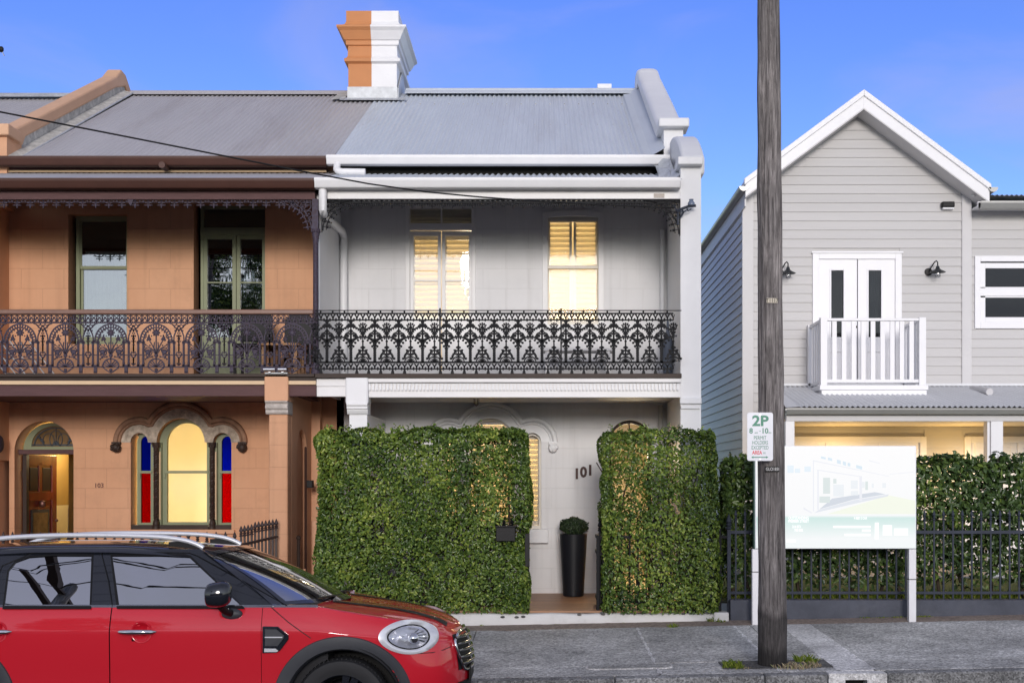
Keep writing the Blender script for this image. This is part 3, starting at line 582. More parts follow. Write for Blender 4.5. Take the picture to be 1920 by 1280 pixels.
# ------------------------------------------------------------------ white terrace house, number 101
WX1 = X(1276, DV)                  # inner face of the right pier
WXO = X(1314.5, DV)                # its outer face
def house101():
    H = thing('terrace_house', 'white two storey terrace house with black iron lace balcony and number 101', 'house', (-.5, 16, ZF), 'row of terrace houses')
    x = lambda p: X(p, DW); z = lambda p: Z(p, DW)
    # front wall with its openings
    fd = rect(x(765), x(888), z(716), z(387)); sw = [(x(1021), z(612)), (x(1128), z(612)), (x(1128), z(400)), (x(1100), z(397)), (x(1075), z(396)), (x(1050), z(397)), (x(1021), z(400))]
    door = arch(x(1141), x(1222), ZF + .002, z(826), z(787), 18)
    wall = MB().prism(rect(PX, WX1 + .1, ZF - .6, EAVE_Z + .02), DW, DW + .24, [fd, sw, triple_openings(581, DW), door])
    wall.build('wall', WHITE, H)
    # side, party, rear walls
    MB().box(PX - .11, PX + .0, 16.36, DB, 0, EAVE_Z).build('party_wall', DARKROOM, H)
    MB().box(PX, WXO, DB, DB + .2, 0, EAVE_Z).build('rear_wall', WHITE, H)
    sidepts = [(DV, 0), (DB, 0), (DB, EAVE_Z), (RIDGE_D, RIDGE_Z - .05), (EAVE_D + .15, EAVE_Z), (EAVE_D, 5.40), (DV, 5.40)]
    MB().prism_x(sidepts, WX1, WXO).build('side_wall', WHITEP, H)
    # upper wing wall at the party line
    MB().prism_x([(DV + .07, ZB - .2), (DW - .001, ZB - .2), (DW - .001, 5.44), (DV + .07, Z(372, 14.5) + .06)], X(592, DV), X(597.5, DV)).build('wing_wall', WHITEP, H)
    # roof parapet with its coping, two steps
    cw0, cw1 = 1.515, 1.865
    a_, b_ = 16.25, 20.2
    cop = [(b_ + .35, Z(150, b_) - .25), (b_ + .31, Z(143, b_)), (b_ + .24, Z(139, b_)), (b_ + .15, Z(136.5, b_)), (b_ + .05, Z(136, b_)), (b_ - .06, Z(137.5, b_)), (b_ - .16, Z(140.5, b_)), (b_ - .35, roofz(b_-.35) + .40), (a_ + .45, roofz(a_ + .45) + .34), (a_ + .1, Z(226, a_)), (a_ - .2, Z(232, a_) - .02), (a_ - .2, Z(246, a_)), (a_ + .3, Z(246, a_)), (b_ - .3, roofz(b_) + .08), (b_ + .35, roofz(b_))]
    def round_coping(top, bot, x0, x1, e=.055):
        """wall coping with a rounded back: the top line is swept across the width and falls off at both edges"""
        ts = [0, .03, .09, .2, .35, .5, .65, .8, .91, .97, 1]; m_ = MB(); n = len(top)
        P = [[(x0 + (x1-x0)*t, d, zz - e*abs(2*t-1)**5 - (.02 if t in (0, 1) else 0)) for d, zz in top] for t in ts]
        m_.grid(P)
        for x in (x0, x1):
            drop = e + .02; k = len(m_.v); m_.v += [(x, d, zz - drop) for d, zz in top] + [(x, d, zz) for d, zz in bot]; m_.face(range(k, k + n + len(bot)))
        m_.grid([[(x, d, zz) for d, zz in [(top[-1][0], top[-1][1] - .07)] + bot + [(top[0][0], top[0][1] - .07)]] for x in (x0, x1)])
        return m_
    tops = [(b_ + .36, Z(152, b_) - .15), (b_ + .33, Z(143, b_) - .02), (b_ + .27, Z(139, b_) + .03), (b_ + .18, Z(136, b_) + .045), (b_ + .06, Z(135, b_) + .05), (b_ - .06, Z(136, b_) + .04), (b_ - .18, Z(139, b_) + .03), (b_ - .34, roofz(b_-.34) + .45), (b_ - .6, roofz(b_-.6) + .42), (a_ + 1.5, roofz(a_ + 1.5) + .40), (a_ + .45, roofz(a_ + .45) + .37), (a_ + .12, Z(227, a_)), (a_ - .15, Z(231, a_))]
    bots = [(a_ - .15, Z(246, a_)), (a_ + .3, Z(246, a_)), (b_ - .3, roofz(b_) + .08), (b_ + .36, roofz(b_))]
    round_coping(tops, bots, cw0, cw1).build('parapet_coping', WHITEP, H, smooth=50)
    MB().prism_x([(a_ - .12, 5.3), (a_ - .12, Z(244, a_)), (b_, roofz(b_) + .1), (b_, roofz(b_) - .6), (a_ + .6, 5.3)], 1.575, 1.83).build('parapet', WHITEP, H)
    MB().box(1.50, 1.90, a_ - .24, a_ + .16, Z(247, a_), Z(230, a_)).build('kneeler', WHITEP, H, bevel=.02)
    low = [(15.9, 5.3), (15.95, Z(268, 16.0))] + [(15.95 - (15.95 - 14.52)*t, Z(268, 16.0) - (Z(268, 16.0) - Z(296, 14.5) - .02)*(t**2.0)) for t in (.1, .25, .4, .55, .7, .85, 1)] + [(14.52, 5.3)]
    MB().prism_x(low, X(1267, 15.2), X(1312, 15.0)).build('parapet_curve', WHITEP, H, smooth=40, bevel=.03)
    MB().box(X(1271, 14.4), X(1318, 14.4), 14.38, 14.78, Z(309, 14.4), Z(294, 14.4)).build('pier_cap', WHITEP, H, bevel=.012)
    # flashing along the parapet foot
    MB().quad((1.30, 15.95, roofz(15.95) + .014), (1.40, 15.95, roofz(15.95) + .03), (1.40, 20.2, roofz(20.2) + .03), (1.30, 20.2, roofz(20.2) + .014)).quad((1.40, 15.95, roofz(15.95) + .03), (1.574, 15.95, roofz(15.95) + .13), (1.574, 20.2, roofz(20.2) + .13), (1.40, 20.2, roofz(20.2) + .03)).build('flashing', ROOFR, H)
    m_ = MB()
    P = [[(1.40 + .2*u + .02*math.sin(9*u+5*v), 15.75 - 1.2*v + .02*math.sin(17*u), 5.72 - .55*v + .12*u + .025*math.sin(23*u + 11*v)) for u in (0, .2, .4, .6, .8, 1)] for v in (0, .15, .3, .45, .6, .8, 1)]
    m_.grid(P).build('lead_sheet', FLASH, H)
    # main roof
    MB().corrugated(PX - .03, 1.42, EAVE_D - .06, EAVE_Z - .02, RIDGE_D, RIDGE_Z - .02, rows=6).build('roof_sheet', ROOFR, H, smooth=60)
    MB().quad((PX, RIDGE_D, RIDGE_Z - .02), (1.6, RIDGE_D, RIDGE_Z - .02), (1.6, DB + .3, EAVE_Z), (PX, DB + .3, EAVE_Z)).build('rear_roof', ROOFR, H)
    rc = [(RIDGE_D - .24, RIDGE_Z - .085), (RIDGE_D - .22, RIDGE_Z - .06), (RIDGE_D - .05, RIDGE_Z + .03)] + [(RIDGE_D + .05*math.cos(R(a)), RIDGE_Z + .03 + .045*math.sin(R(a))) for a in (150, 110, 70, 30)] + [(RIDGE_D + .2, RIDGE_Z - .04), (RIDGE_D + .2, RIDGE_Z - .055), (RIDGE_D - .0, RIDGE_Z + .0)]
    MB().prism_x(rc, X(757, 20.0), 1.5).build('ridge_cap', ROOFR, H, smooth=40)
    nails = MB()
    for d in (16.9, 17.9, 19.4, 20.0):
        for i in range(-35, 19, 3): nails.ball((i*.076 + .019, d, roofz(d) + .004), .011, n=6, m=3)
    nails.build('roof_screw', GUTG, H, kind='stuff')
    # fascia under the eave, soffit, gutters
    MB().box(PX + .02, WX1 - .02, DW - .16, DW - .12, z(336), EAVE_Z - .02).build('fascia', DARKF, H)
    MB().box(PX + .02, WX1 - .02, DW - .12, DW + .0, EAVE_Z - .08, EAVE_Z - .05).build('eave_soffit', DARKF, H)
    gutter('eave_gutter', H, X(612, 15.7), X(1256, 15.7), 15.68, Z(307, 15.68), WHITEP)
    gutter('verandah_gutter', H, X(589, 14.28), X(1276, 14.28), 14.28, Z(351, 14.28), WHITEP)
    m_ = MB(); r = .045; dd = 15.62
    m_.tube([(X(630, dd), dd + .1, Z(304, dd)), (X(630, dd), dd + .05, Z(316, dd)), (X(634, dd), dd, Z(321, dd)), (X(642, dd), dd, Z(322.5, dd)), (X(685, dd), dd, Z(323, dd))], r, 12)
    m_.build('overflow_pipe', WHITEP, H, smooth=60)
    m_ = MB(); dd = 14.32; r = .048
    m_.tube([(X(603.5, dd), dd + .06, Z(349, dd)), (X(603.5, dd), dd + .06, Z(392, dd)), (X(606, dd + .1), dd + .14, Z(400, dd + .1)), (-2.612, 15.85, Z(433, 15.85)), (-2.608, 15.97, Z(443, 15.95)), (-2.608, 15.98, Z(460, 15.98)), (-2.608, 15.98, ZB)], r, 12)
    m_.build('downpipe', WHITEP, H, smooth=60)
    # verandah roof, beam, ceiling
    vz0, vz1 = Z(338, 14.36), Z(326.5, 15.92)
    MB().corrugated(X(596, 14.4), WX1 + .0, 14.34, vz0, 15.93, vz1, rows=2).build('verandah_roof', ROOFR, H, smooth=60)
    MB().box(X(599, DV), WX1 - .003, 14.45, 14.56, Z(373, 14.45), Z(352, 14.45)).build('beam', WHITET, H, bevel=.006)
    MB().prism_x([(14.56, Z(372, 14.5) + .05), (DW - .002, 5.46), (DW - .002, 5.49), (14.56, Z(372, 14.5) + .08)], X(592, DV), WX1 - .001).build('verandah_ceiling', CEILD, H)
    MB().box(X(1226, 14.44), X(1246, 14.44), 14.442, 14.45, Z(370.5, 14.44), Z(363, 14.44)).build('name_plate', GREYSTONE, H)
    m_ = MB(); frieze(m_, X(612, 14.5), WX1 - .01, Z(373.5, 14.5), .105, .118, 14.48, 14.492); frieze(m_, X(612, 14.5) + .06, WX1 - .07, Z(373.5, 14.5), .075, .118, 14.494, 14.50); m_.ribbon([(X(612, 14.5), Z(380, 14.5)), (WX1 - .01, Z(380, 14.5))], .022, 14.482, 14.49); m_.build('lace_frieze', IRONB, H)
    m_ = MB(); corner_bracket(m_, X(604, 14.5), Z(376, 14.5), .36, 14.48, 14.494, 1); m_.build('lace_bracket', IRONB, H)
    m_ = MB(); corner_bracket(m_, WX1 - .01, Z(376, 14.5), .40, 14.48, 14.494, -1); m_.build('lace_bracket', IRONB, H)
    # balcony slab, dentil beam
    MB().box(X(592, 14.42), WX1 - .002, 14.36, 14.41, ZB - .05, ZB).build('floor_edge', DARKT, H, bevel=.004); MB().box(X(592, 14.42), WX1 - .002, 14.412, DW - .001, ZB - .05, ZB).build('balcony_floor', BALF, H)
    MB().box(X(593, 14.42), X(649, 14.42), 14.44, 14.56, Z(743, 14.42), ZB - .052).box(X(593, 14.42), X(649, 14.42), 14.425, 14.44, Z(724, 14.42), ZB - .055).build('beam_end', WHITET, H, bevel=.005)
    MB().box(X(686, 14.42), WX1 - .003, 14.44, 14.56, Z(744.5, 14.42), ZB - .052).build('dentil_beam', WHITET, H, bevel=.004)
    MB().box(X(688, 14.42), WX1 - .004, 14.385, 14.44, Z(717, 14.42), ZB - .054).build('cornice', WHITET, H, bevel=.006)
    m_ = MB(); n = 86; xa, xb = X(690, 14.42), X(1274, 14.42)
    for i in range(n): c = xa + (i + .5)*(xb-xa)/n; m_.box(c - .0115, c + .0115, 14.408, 14.44, Z(731.5, 14.42), Z(719, 14.42))
    m_.build('dentil', WHITEP, H, kind='stuff')
    MB().box(X(640, 14.6), WX1, 14.57, DW - .002, Z(741, 14.6), Z(741, 14.6) + .02).build('porch_ceiling', SOFFIT, H)
    # ground floor piers: inner wing and outer capital
    def pier(x0, x1, depth):
        e = .0
        MB().box(x0 - .035, x1 + .02, 14.36, 14.62, Z(757, 14.36), Z(706, 14.36)).build('pier_block', WHITEP, H, bevel=.02)
        br = [(14.62, Z(776, 14.36))] + [(14.41 - .03*math.sin(R(a)) , Z(776 - (a/90.)*10, 14.36)) for a in (0, 30, 60, 90)] + [(14.36, Z(766, 14.36)), (14.36, Z(762, 14.36)), (14.345, Z(759, 14.36)), (14.345, Z(755, 14.36)), (14.62, Z(755, 14.36))]
        MB().prism_x(br, x0 - .02, x1 + .012).build('pier_moulding', WHITEP, H, bevel=.004)
        MB().box(x0, x1, 14.43, depth, -.1, Z(775, 14.36)).build('pier_shaft', WHITEP, H, bevel=.006)
    pier(X(653, 14.36), X(687, 14.36), DW)
    MB().box(X(1275, 14.45), X(1316, 14.45), 14.46, 14.50, Z(757, 14.45), Z(745, 14.45)).build('pier_moulding', WHITEP, H, bevel=.012)
    MB().box(X(1277, 14.45), X(1313, 14.45), 14.475, 14.50, Z(766, 14.45), Z(760, 14.45)).build('pier_moulding', WHITEP, H, bevel=.006)
    # passage wall between the houses
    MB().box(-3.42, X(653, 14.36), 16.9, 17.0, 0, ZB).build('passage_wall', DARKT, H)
    # railing
    zt = Z(570, 14.42); s = 14.42/2300*.125
    bay = MB(); lace_white(bay, 0, 0, zt, s, 0, .012); bme = bay.mesh('lace_panel', IRONB)
    bay = MB(); lace_white(bay, 0, 0, zt, s, 0, .012, first=True); bme0 = bay.mesh('lace_panel', IRONB)
    period = 44.75*14.42/2300
    for i in range(15):
        o = put('lace_panel', bme if i else bme0, H, off=(X(613.5, 14.42) + i*period, 14.40, 0))
    m_ = MB()
    m_.box(X(598, 14.42), WX1, 14.395, 14.415, Z(583.2, 14.42), Z(581.6, 14.42)); m_.build('top_rail', IRONB, H)
    for px in (825, 1052):
        MB().box(X(px - 1.4, 14.39), X(px + 1.4, 14.39), 14.375, 14.395, ZB, Z(578, 14.39)).build('rail_post', IRONB, H)
    m_ = MB()
    for i in range(30):
        if i % 7 in (1, 2) and i < 12: continue
        c = X(613.5, 14.42) + (i*.5 - .25)*period; m_.prism([(c - .022, ZB), (c + .022, ZB), (c + .009, ZB + .05), (c + .008, Z(690, 14.42)), (c - .008, Z(690, 14.42)), (c - .009, ZB + .05)], 14.395, 14.415)
    m_.build('rail_foot', IRONB, H)
    # --- upper French door with transom and shutters
    yf = DW + .10
    m_ = MB(); bars(m_, x(765), x(888), z(716), z(387), DW - .01, .08, .028); m_.box(x(765), x(888), DW - .02, DW + .08, z(431.5), z(419)); fdo = m_.build('french_door', WHITET, H, bevel=.003)
    m_ = MB(); bars(m_, x(761), x(892), z(716), z(384), DW - .024, .03, x(768) - x(761)); m_.build('architrave', WHITET, fdo, bevel=.004)
    def leaf(a, b):
        mm = MB(); zz0, zz1 = z(716), z(433); bars(mm, a, b, zz0, zz1, DW + .02, .045, .045, .06, .81); mm.box(a + .04, b - .04, DW + .025, DW + .06, z(526) - .008, z(526) + .008)
        mm.build('door_leaf', WHITET, fdo, bevel=.003); pane(fdo, a + .04, b - .04, zz0 + .80, zz1 - .05, DW + .045, GLASS)
    mid = x(827.5); leaf(x(769), mid - .004); leaf(mid + .004, x(885))
    for a, b in ((769, 826), (829, 885)): pane(fdo, x(a), x(b), z(419), z(389), DW + .03, GLASS2)
    for a, b in ((769, 826), (829, 885)):
        for k in range(5): MB().prism_x([(DW + .10, z(418) + k*.041), (DW + .13, z(418) + k*.041 + .036), (DW + .136, z(418) + k*.041 + .034), (DW + .106, z(418) + k*.041 - .002)], x(a), x(b)).build('transom_slat', TSL, fdo)
    MB().box(x(766), x(888), DW + .15, DW + .2, z(421), z(386)).build('added_transom_back', TSL, fdo)  # panel added to keep the room light out of the transom
    MB().box(x(826), x(829), DW + .01, DW + .05, z(419), z(389)).build('mullion', WHITET, fdo)
    # --- upper sash window
    m_ = MB(); bars(m_, x(1021), x(1128), z(612), z(408), DW + .0, .09, .05, .05, .07)
    m_.box(x(1021), x(1128), DW + .02, DW + .075, z(503), z(497)); swo = m_.build('sash_window', CREAMT, H, bevel=.003)
    MB().prism([(x(1017), z(612)), (x(1017), z(399)), (x(1046), z(395)), (x(1074.5), z(394)), (x(1103), z(395)), (x(1132), z(399)), (x(1132), z(612))], DW - .022, DW + .02, [[(x(1027), z(610)), (x(1122), z(610)), (x(1122), z(409)), (x(1098), z(406)), (x(1074.5), z(405)), (x(1051), z(406)), (x(1027), z(409))]]).build('architrave', WHITET, swo, bevel=.004)
    m_ = MB(); bars(m_, x(1027), x(1122), z(500), z(402), DW + .03, .04, .02, .03, .02); m_.prism([(x(1021), z(400)), (x(1050), z(397)), (x(1075), z(396)), (x(1100), z(397)), (x(1128), z(400)), (x(1128), z(410)), (x(1021), z(410))], DW + .0, DW + .06); m_.build('upper_sash', CREAMT, swo)
    MB().box(x(1016), x(1133), DW - .06, DW + .1, z(617), z(609)).build('sill', WHITEP, swo, bevel=.006)
    pane(swo, x(1030), x(1119), z(498), z(410), DW + .05, GLASS2); pane(swo, x(1030), x(1119), z(604), z(503), DW + .07, GLASS2)
    # shutters: frames and slats
    sl = MB(); sl.box(-.5, .5, -.030, .030, -.0035, .0035)
    for i, v in enumerate(sl.v): a = R(52); y_, z_ = v[1], v[2]; sl.v[i] = (v[0], y_*math.cos(a) - z_*math.sin(a), y_*math.sin(a) + z_*math.cos(a))
    slme = sl.mesh('slat', SLAT)
    def shutter(parent, a, b, za, zb, D):
        mm = MB(); bars(mm, a, b, za, zb, D - .015, .03, .035, .06, .06); f = mm.build('shutter', M_SH, parent)
        n = int((zb - za - .12) / .0665)
        for k in range(n):
            o = put('slat', slme, parent, off=((a+b)/2, D, za + .06 + (k + .5)*(zb - za - .12)/n)); o.scale = (b - a - .07, 1, 1)
    for a, b in ((771, 825), (831, 883)): shutter(fdo, x(a), x(b), z(600), z(437), DW + .17)
    for a, b in ((1027, 1073), (1076, 1122)): shutter(swo, x(a), x(b), z(604), z(404), DW + .17)
    room('bedroom', H, x(740), x(1150), DW + .26, DW + 3.2, ZB, 5.5, CREAMW, P_UP, lz=4.6, ly=DW + 1.6, lx=x(870), r=.2)
    L = bpy.data.lights.new('room_lamp', 'POINT'); L.energy = P_UP*.8; L.color = (1, .84, .56); L.shadow_soft_size = .2
    lo = link(bpy.data.objects.new('room_lamp', L)); lo.location = (x(1070), DW + 1.3, 4.3); attach(lo, H)
    # --- ground floor triple window
    two = MB(); D = DW + .08; xx = lambda p: X(p + 581, DW)
    two.prism(triple_openings(581, DW), D, D + .05, [arch(xx(249), xx(275), z(985), z(829), z(816), 10), arch(xx(298), xx(380), z(985), z(829), z(788), 20), arch(xx(404), xx(430), z(985), z(829), z(816), 10)])
    tw = two.build('triple_window', CREAMT, H, bevel=.004)
    pane(tw, xx(249), xx(430), z(985), z(790), D + .02, GLASS)
    for a, b in ((249, 275), (298, 380), (404, 430)): shutter(tw, xx(a - 2), xx(b + 2), z(985), z(786 if b == 380 else 814), DW + .20)
    hood(H, 581, DW, WHITEP, WHITEP, WHITEP)
    MB().box(X(813, DW), X(1028, DW), DW - .10, DW + .1, z(1017), z(991)).build('window_sill', WHITEP, H, bevel=.008)
    room('sitting_room', H, xx(235), xx(445), DW + .26, DW + 3, ZF, 2.6, CREAMW, P_GR, lz=2.2, r=.2)
    # --- front door: arched head with fanlight, lit hall beyond
    m_ = MB(); m_.prism(arch(x(1141), x(1222), ZF, z(826), z(787), 18), DW + .10, DW + .17, [arch(x(1147), x(1216), z(822), z(824), z(793), 16), rect(x(1147), x(1216), ZF + .01, z(830))])
    dr = m_.build('front_door', DARKT, H); m_ = MB()
    m_.box(x(1181) - .01, x(1181) + .01, DW + .12, DW + .15, z(822), z(793)); m_.build('glazing_bar', DARKT, dr); pane(dr, x(1145), x(1218), z(824), z(792), DW + .13, GLASS)
    MB().box(x(1147), x(1150), DW + .2, DW + .85, ZF + .02, z(832)).build('door_leaf', HONEY, dr, bevel=.003)
    room('hall', H, x(1141), x(1245), DW + .26, DW + 3.5, ZF, 2.62, CREAMW, P_HALL, lz=2.0, ly=DW + .9, r=.1)
    # number
    for ch, px, py in (('1', 1081.5, 888.5), ('0', 1094, 885.5), ('1', 1106.5, 882)): text(ch, X(px, DW), z(py), DW - .012, .185, NUMM, H, ext=.008, name='house_number', sx=.95, bold=.008)
    # corner pipes in the porch
    MB().tube([(x(1238), DW - .05, ZF), (x(1238), DW - .05, 2.66)], .035, 10).build('pipe', SOFFIT, H, smooth=60)
    MB().tube([(x(1241), DW - .05, ZB), (x(1241), DW - .05, 4.95)], .03, 10).build('pipe', WHITEP, H, smooth=60)
    # deck planks
    y = 13.97; k = 0
    while y < DW - .01:
        MB().box(X(700, 14.2), WX1 - .003, y, y + .083, ZF - .025, ZF + rnd.uniform(-.001, .001)).build('deck_plank', DECK, H, bevel=.002); y += .089
    # chimney on the party line
    ch = thing('chimney', 'tall moulded chimney painted half orange and half white astride both roofs', 'chimney', (-2.78, 20.6, 8.0))
    cd, cf = 19.8, 116.16
    xl, xr, xm = X(653, cd), X(744, cd), X(696.8, cd)
    prof = [(0, Z(165, cd)), (0, Z(120, cd)), (.055, Z(117, cd)), (.06, Z(112, cd)), (.03, Z(110, cd)), (.01, Z(106, cd)), (0, Z(86.5, cd)), (.03, Z(85.5, cd)), (.035, Z(78, cd)), (.06, Z(76, cd)), (.065, Z(74.5, cd)), (.12, Z(62, cd)), (.165, Z(57, cd)), (.165, Z(53.5, cd)), (.10, Z(51, cd)), (.05, Z(47.5, cd)), (.03, Z(42, cd)), (.03, Z(22, cd))]
    d1 = cd + 1.45
    for nm, a, b, fa, fb, mt in (('orange_half', xl, xm, 1, 0, CHORANGE), ('white_half', xm, xr, 0, 1, WHITEP)):
        m_ = MB(); loops = []
        for e, zz in prof: loops.append([(a - e*fa, cd - e, zz), (b + e*fb, cd - e, zz), (b + e*fb, d1 + e, zz), (a - e*fa, d1 + e, zz)])
        base = 0
        for l in loops: m_.v += l
        for i in range(len(loops)-1):
            for k in range(4): j = (k+1) % 4; m_.face([i*4+k, i*4+j, i*4+4+j, i*4+4+k])
        m_.face([len(m_.v)-4+k for k in range(4)]); m_.face([3, 2, 1, 0]); m_.build(nm, mt, ch)
    MB().prism([(xl - .01, Z(188, cd)), (xr + .01, Z(186, cd)), (xr + .01, Z(164, cd)), (xl - .01, Z(164, cd))], cd - .03, d1).build('flashing', FLASH, ch)
    MB().prism_x([(cd - .03, Z(187, cd)), (cd + .9, RIDGE_Z + .06), (cd + .62, RIDGE_Z + .42), (cd - .0, Z(166, cd))], xr + .012, xr + .03).build('side_flashing', FLASH, ch)
    MB().quad((xl - .12, cd - .16, roofz(cd - .16) + .02), (xr + .16, cd - .16, roofz(cd - .16) + .02), (xr + .16, cd + .0, roofz(cd) + .03), (xl - .12, cd + .0, roofz(cd) + .03)).build('apron', FLASH, ch)
    # the flue top far behind the ridge
    MB().box(X(1120, 23), X(1146, 23), 22.9, 23.2, 6.5, Z(160.5, 23)).build('rear_flue', WHITEP, H)
    # porch lantern
    t = thing('pendant_lantern', 'small brass and glass lantern hanging under the white balcony beam', 'lantern', (X(893, 15), 15.0, 2.6))
    c = (X(893, 15), 15.0); MB().lathe([(.02, Z(742, 15)), (.035, Z(744, 15)), (.035, Z(745, 15))], (c[0], c[1], 0), 12).build('cap', BRONZE, t)
    m_ = MB()
    for k in range(6): a = k*math.pi/3; m_.tube([(c[0] + .034*math.cos(a), c[1] + .034*math.sin(a), Z(745, 15)), (c[0] + .03*math.cos(a), c[1] + .03*math.sin(a), Z(757, 15)), (c[0], c[1], Z(761, 15))], .003, 5)
    m_.build('cage', BRONZE, t); MB().lathe([(.026, Z(745, 15)), (.024, Z(757, 15)), (.0, Z(759, 15))], (c[0], c[1], 0), 12).build('glass', LAMPG, t, smooth=60)
    return H
M_SH = M('shutter_frame_paint', (.80, .74, .62), rough=.5, var=.02)
TSL = M('grey_green_slat', (.62, .60, .52), rough=.6)
NUMM = M('dark_number_metal', (.075, .038, .034), rough=.5, spec=.25)
BRONZE = M('bronze', (.14, .06, .045), rough=.4, var=.2, metal=.5)
CHORANGE = M('chimney_orange_paint', (.56, .235, .09), rough=.7, var=.05, dirt=.1, dirtcol=(.3, .14, .07))
P_UP, P_GR, P_HALL = 23, 34, 24
house101()
# ------------------------------------------------------------------ orange terrace house, number 103
def house103():
    H = thing('terrace_house', 'orange terrace house with brown gutters, iron lace balcony and coloured glass arched window', 'house', (-4.9, 16, 0), 'row of terrace houses')
    x = lambda p: X(p, DW); z = lambda p: Z(p, DW)
    XL = -7.02; XR = PX - .002
    w1 = rect(x(128), x(238), z(645), z(402)); w2 = rect(x(363), x(497), z(716), z(383))
    door = arch(x(27), x(138), ZF - .1, z(845), z(789), 20)
    MB().prism(rect(XL, X(645, DW), -.5, ZB - .1), DW, DW + .24, [triple_openings(0, DW), door]).build('wall', ORANGE, H)
    MB().prism(rect(XL, XR, ZB - .1, EAVE_Z + .02), DW, DW + .24, [w1, w2]).build('wall', ORANGE, H)
    MB().box(XL - .14, XL, 14.5, DB, Z(860, 14.5) + .0, 5.2).build('wing_wall', ORANGEP, H, bevel=.01)
    MB().box(XL - .14, XL - .06, 14.5, DB, -.5, Z(860, 14.5)).build('wing_wall_base', ORANGEP, H)
    MB().box(XL, XR, DB, DB + .2, -.5, EAVE_Z).build('rear_wall', ORANGEP, H)
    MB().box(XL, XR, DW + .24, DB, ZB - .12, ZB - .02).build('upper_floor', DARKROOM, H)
    # roof, neighbouring roof parapet
    MB().corrugated(-6.80, PX - .034, EAVE_D - .06, EAVE_Z - .02, RIDGE_D, RIDGE_Z - .035, rows=6, pitch=.0762).build('roof_sheet', ROOFL, H, smooth=60)
    MB().quad((XL, RIDGE_D, RIDGE_Z - .02), (XR, RIDGE_D, RIDGE_Z - .02), (XR, DB + .3, EAVE_Z), (XL, DB + .3, EAVE_Z)).build('rear_roof', ROOFL, H)
    rc = [(RIDGE_D - .16, RIDGE_Z - .075), (RIDGE_D - .06, RIDGE_Z + .0)] + [(RIDGE_D + .05*math.cos(R(a)), RIDGE_Z + .0 + .035*math.sin(R(a))) for a in (150, 110, 70, 30)] + [(RIDGE_D + .2, RIDGE_Z - .06), (RIDGE_D, RIDGE_Z - .03)]
    MB().prism_x(rc, -6.85, X(652, 20.0)).build('ridge_cap', ROOFL, H, smooth=40)
    MB().quad((X(625, 20), 19.70, roofz(19.7) + .015), (X(652, 20), 19.70, roofz(19.7) + .03), (X(652, 20), 20.3, roofz(20.3) + .04), (X(632, 20), 20.3, roofz(20.3) + .015)).build('flashing', LEAD, H)
    # fire wall parapet between this roof and the next one to the left
    a_, b_ = 16.0, 20.2; c0, c1 = -7.16, -6.92
    def rp(d, e): return (d, roofz(d) + e)
    MB().prism_x([rp(a_ - .1, -.5), rp(a_ - .1, .2), rp(b_, .22), rp(b_ + .5, -.2), rp(b_ + .5, -1)], c0 + .06, c1 - .03).build('fire_wall', LEAD, H, bevel=.008)
    cop = [(a_ + .02, Z(268, a_) + .02), (a_ + .0, Z(242, a_)), rp(a_ + .35, .36), rp(b_ - .35, .36)] + [(b_ - .1, roofz(b_) + .38), (b_ + .12, roofz(b_) + .36), (b_ + .32, roofz(b_) + .22), (b_ + .62, roofz(b_) - .02), (b_ + .60, roofz(b_) - .16), (b_ + .1, roofz(b_) + .16)] + [rp(b_ - .3, .17), rp(a_ + .4, .17), (a_ + .3, Z(262, a_))]
    MB().prism_x(cop, c0, c1).build('parapet_coping', CHCOP, H, bevel=.03)
    MB().box(c0 - .06, c1 + .03, a_ - .22, a_ + .18, Z(262, a_), Z(240, a_)).build('kneeler', CHCOP, H, bevel=.02)
    MB().box(c0 + .02, c1 - .02, a_ - .15, a_ + .3, 5.2, Z(262, a_)).build('kneeler_base', ORANGEP, H)
    m_ = MB(); m_.quad((c1 - .025, 15.85, roofz(15.85) + .05), (c1 + .13, 15.85, roofz(15.85) + .018), (c1 + .13, 20.25, roofz(20.25) + .018), (c1 - .025, 20.25, roofz(20.25) + .06)); m_.build('flashing', LEAD, H)
    MB().tube([(c1 + .14, 15.85, roofz(15.85) + .02), (c1 + .14, 20.25, roofz(20.25) + .02)], .014, 6).build('roll_edge', FLASH, H)
    # gutters, fascias, verandah roof
    gutter('eave_gutter', H, -7.4, X(611, 15.7), 15.68, Z(309, 15.68), MAROON)
    gutter('verandah_gutter', H, -7.4, X(588, 14.28), 14.28, Z(352, 14.28), MAROON)
    MB().box(-7.4, X(612, 15.9), 15.92, 15.96, Z(322, 15.9), Z(305, 15.9)).build('fascia', MAUVE, H)
    MB().box(-7.4, X(612, 15.9), 15.89, 15.92, Z(323, 15.9), Z(319.5, 15.9)).build('fascia_bead', CREAMS, H)
    MB().box(XL, XR, 15.96, DW, Z(335, 15.9), Z(319, 15.9)).build('fascia', DARKT, H)
    MB().tube([(X(307, 15.7), 15.80, Z(312, 15.7)), (X(307, 15.7), 15.62, Z(312, 15.7))], .042, 12).build('outlet_stub', MAROON, H, smooth=50)
    MB().corrugated(-7.4, X(596, 14.4) - .002, 14.34, Z(337, 14.36), 15.93, Z(325.5, 15.92), rows=2, pitch=.0762).build('verandah_roof', ROOFL, H, smooth=60)
    MB().box(-7.4, X(590, 14.42), 14.44, 14.56, Z(374, 14.44), Z(357.5, 14.44)).build('beam', MAUVE, H, bevel=.005)
    MB().box(-7.4, X(590, 14.42), 14.425, 14.50, Z(357, 14.44), Z(353.5, 14.44)).build('beam_bead', CREAMS, H)
    MB().prism_x([(14.56, Z(373, 14.5) + .05), (DW - .002, 5.46), (DW - .002, 5.49), (14.56, Z(373, 14.5) + .08)], XL, X(591, DV)).build('verandah_ceiling', CEILD, H)
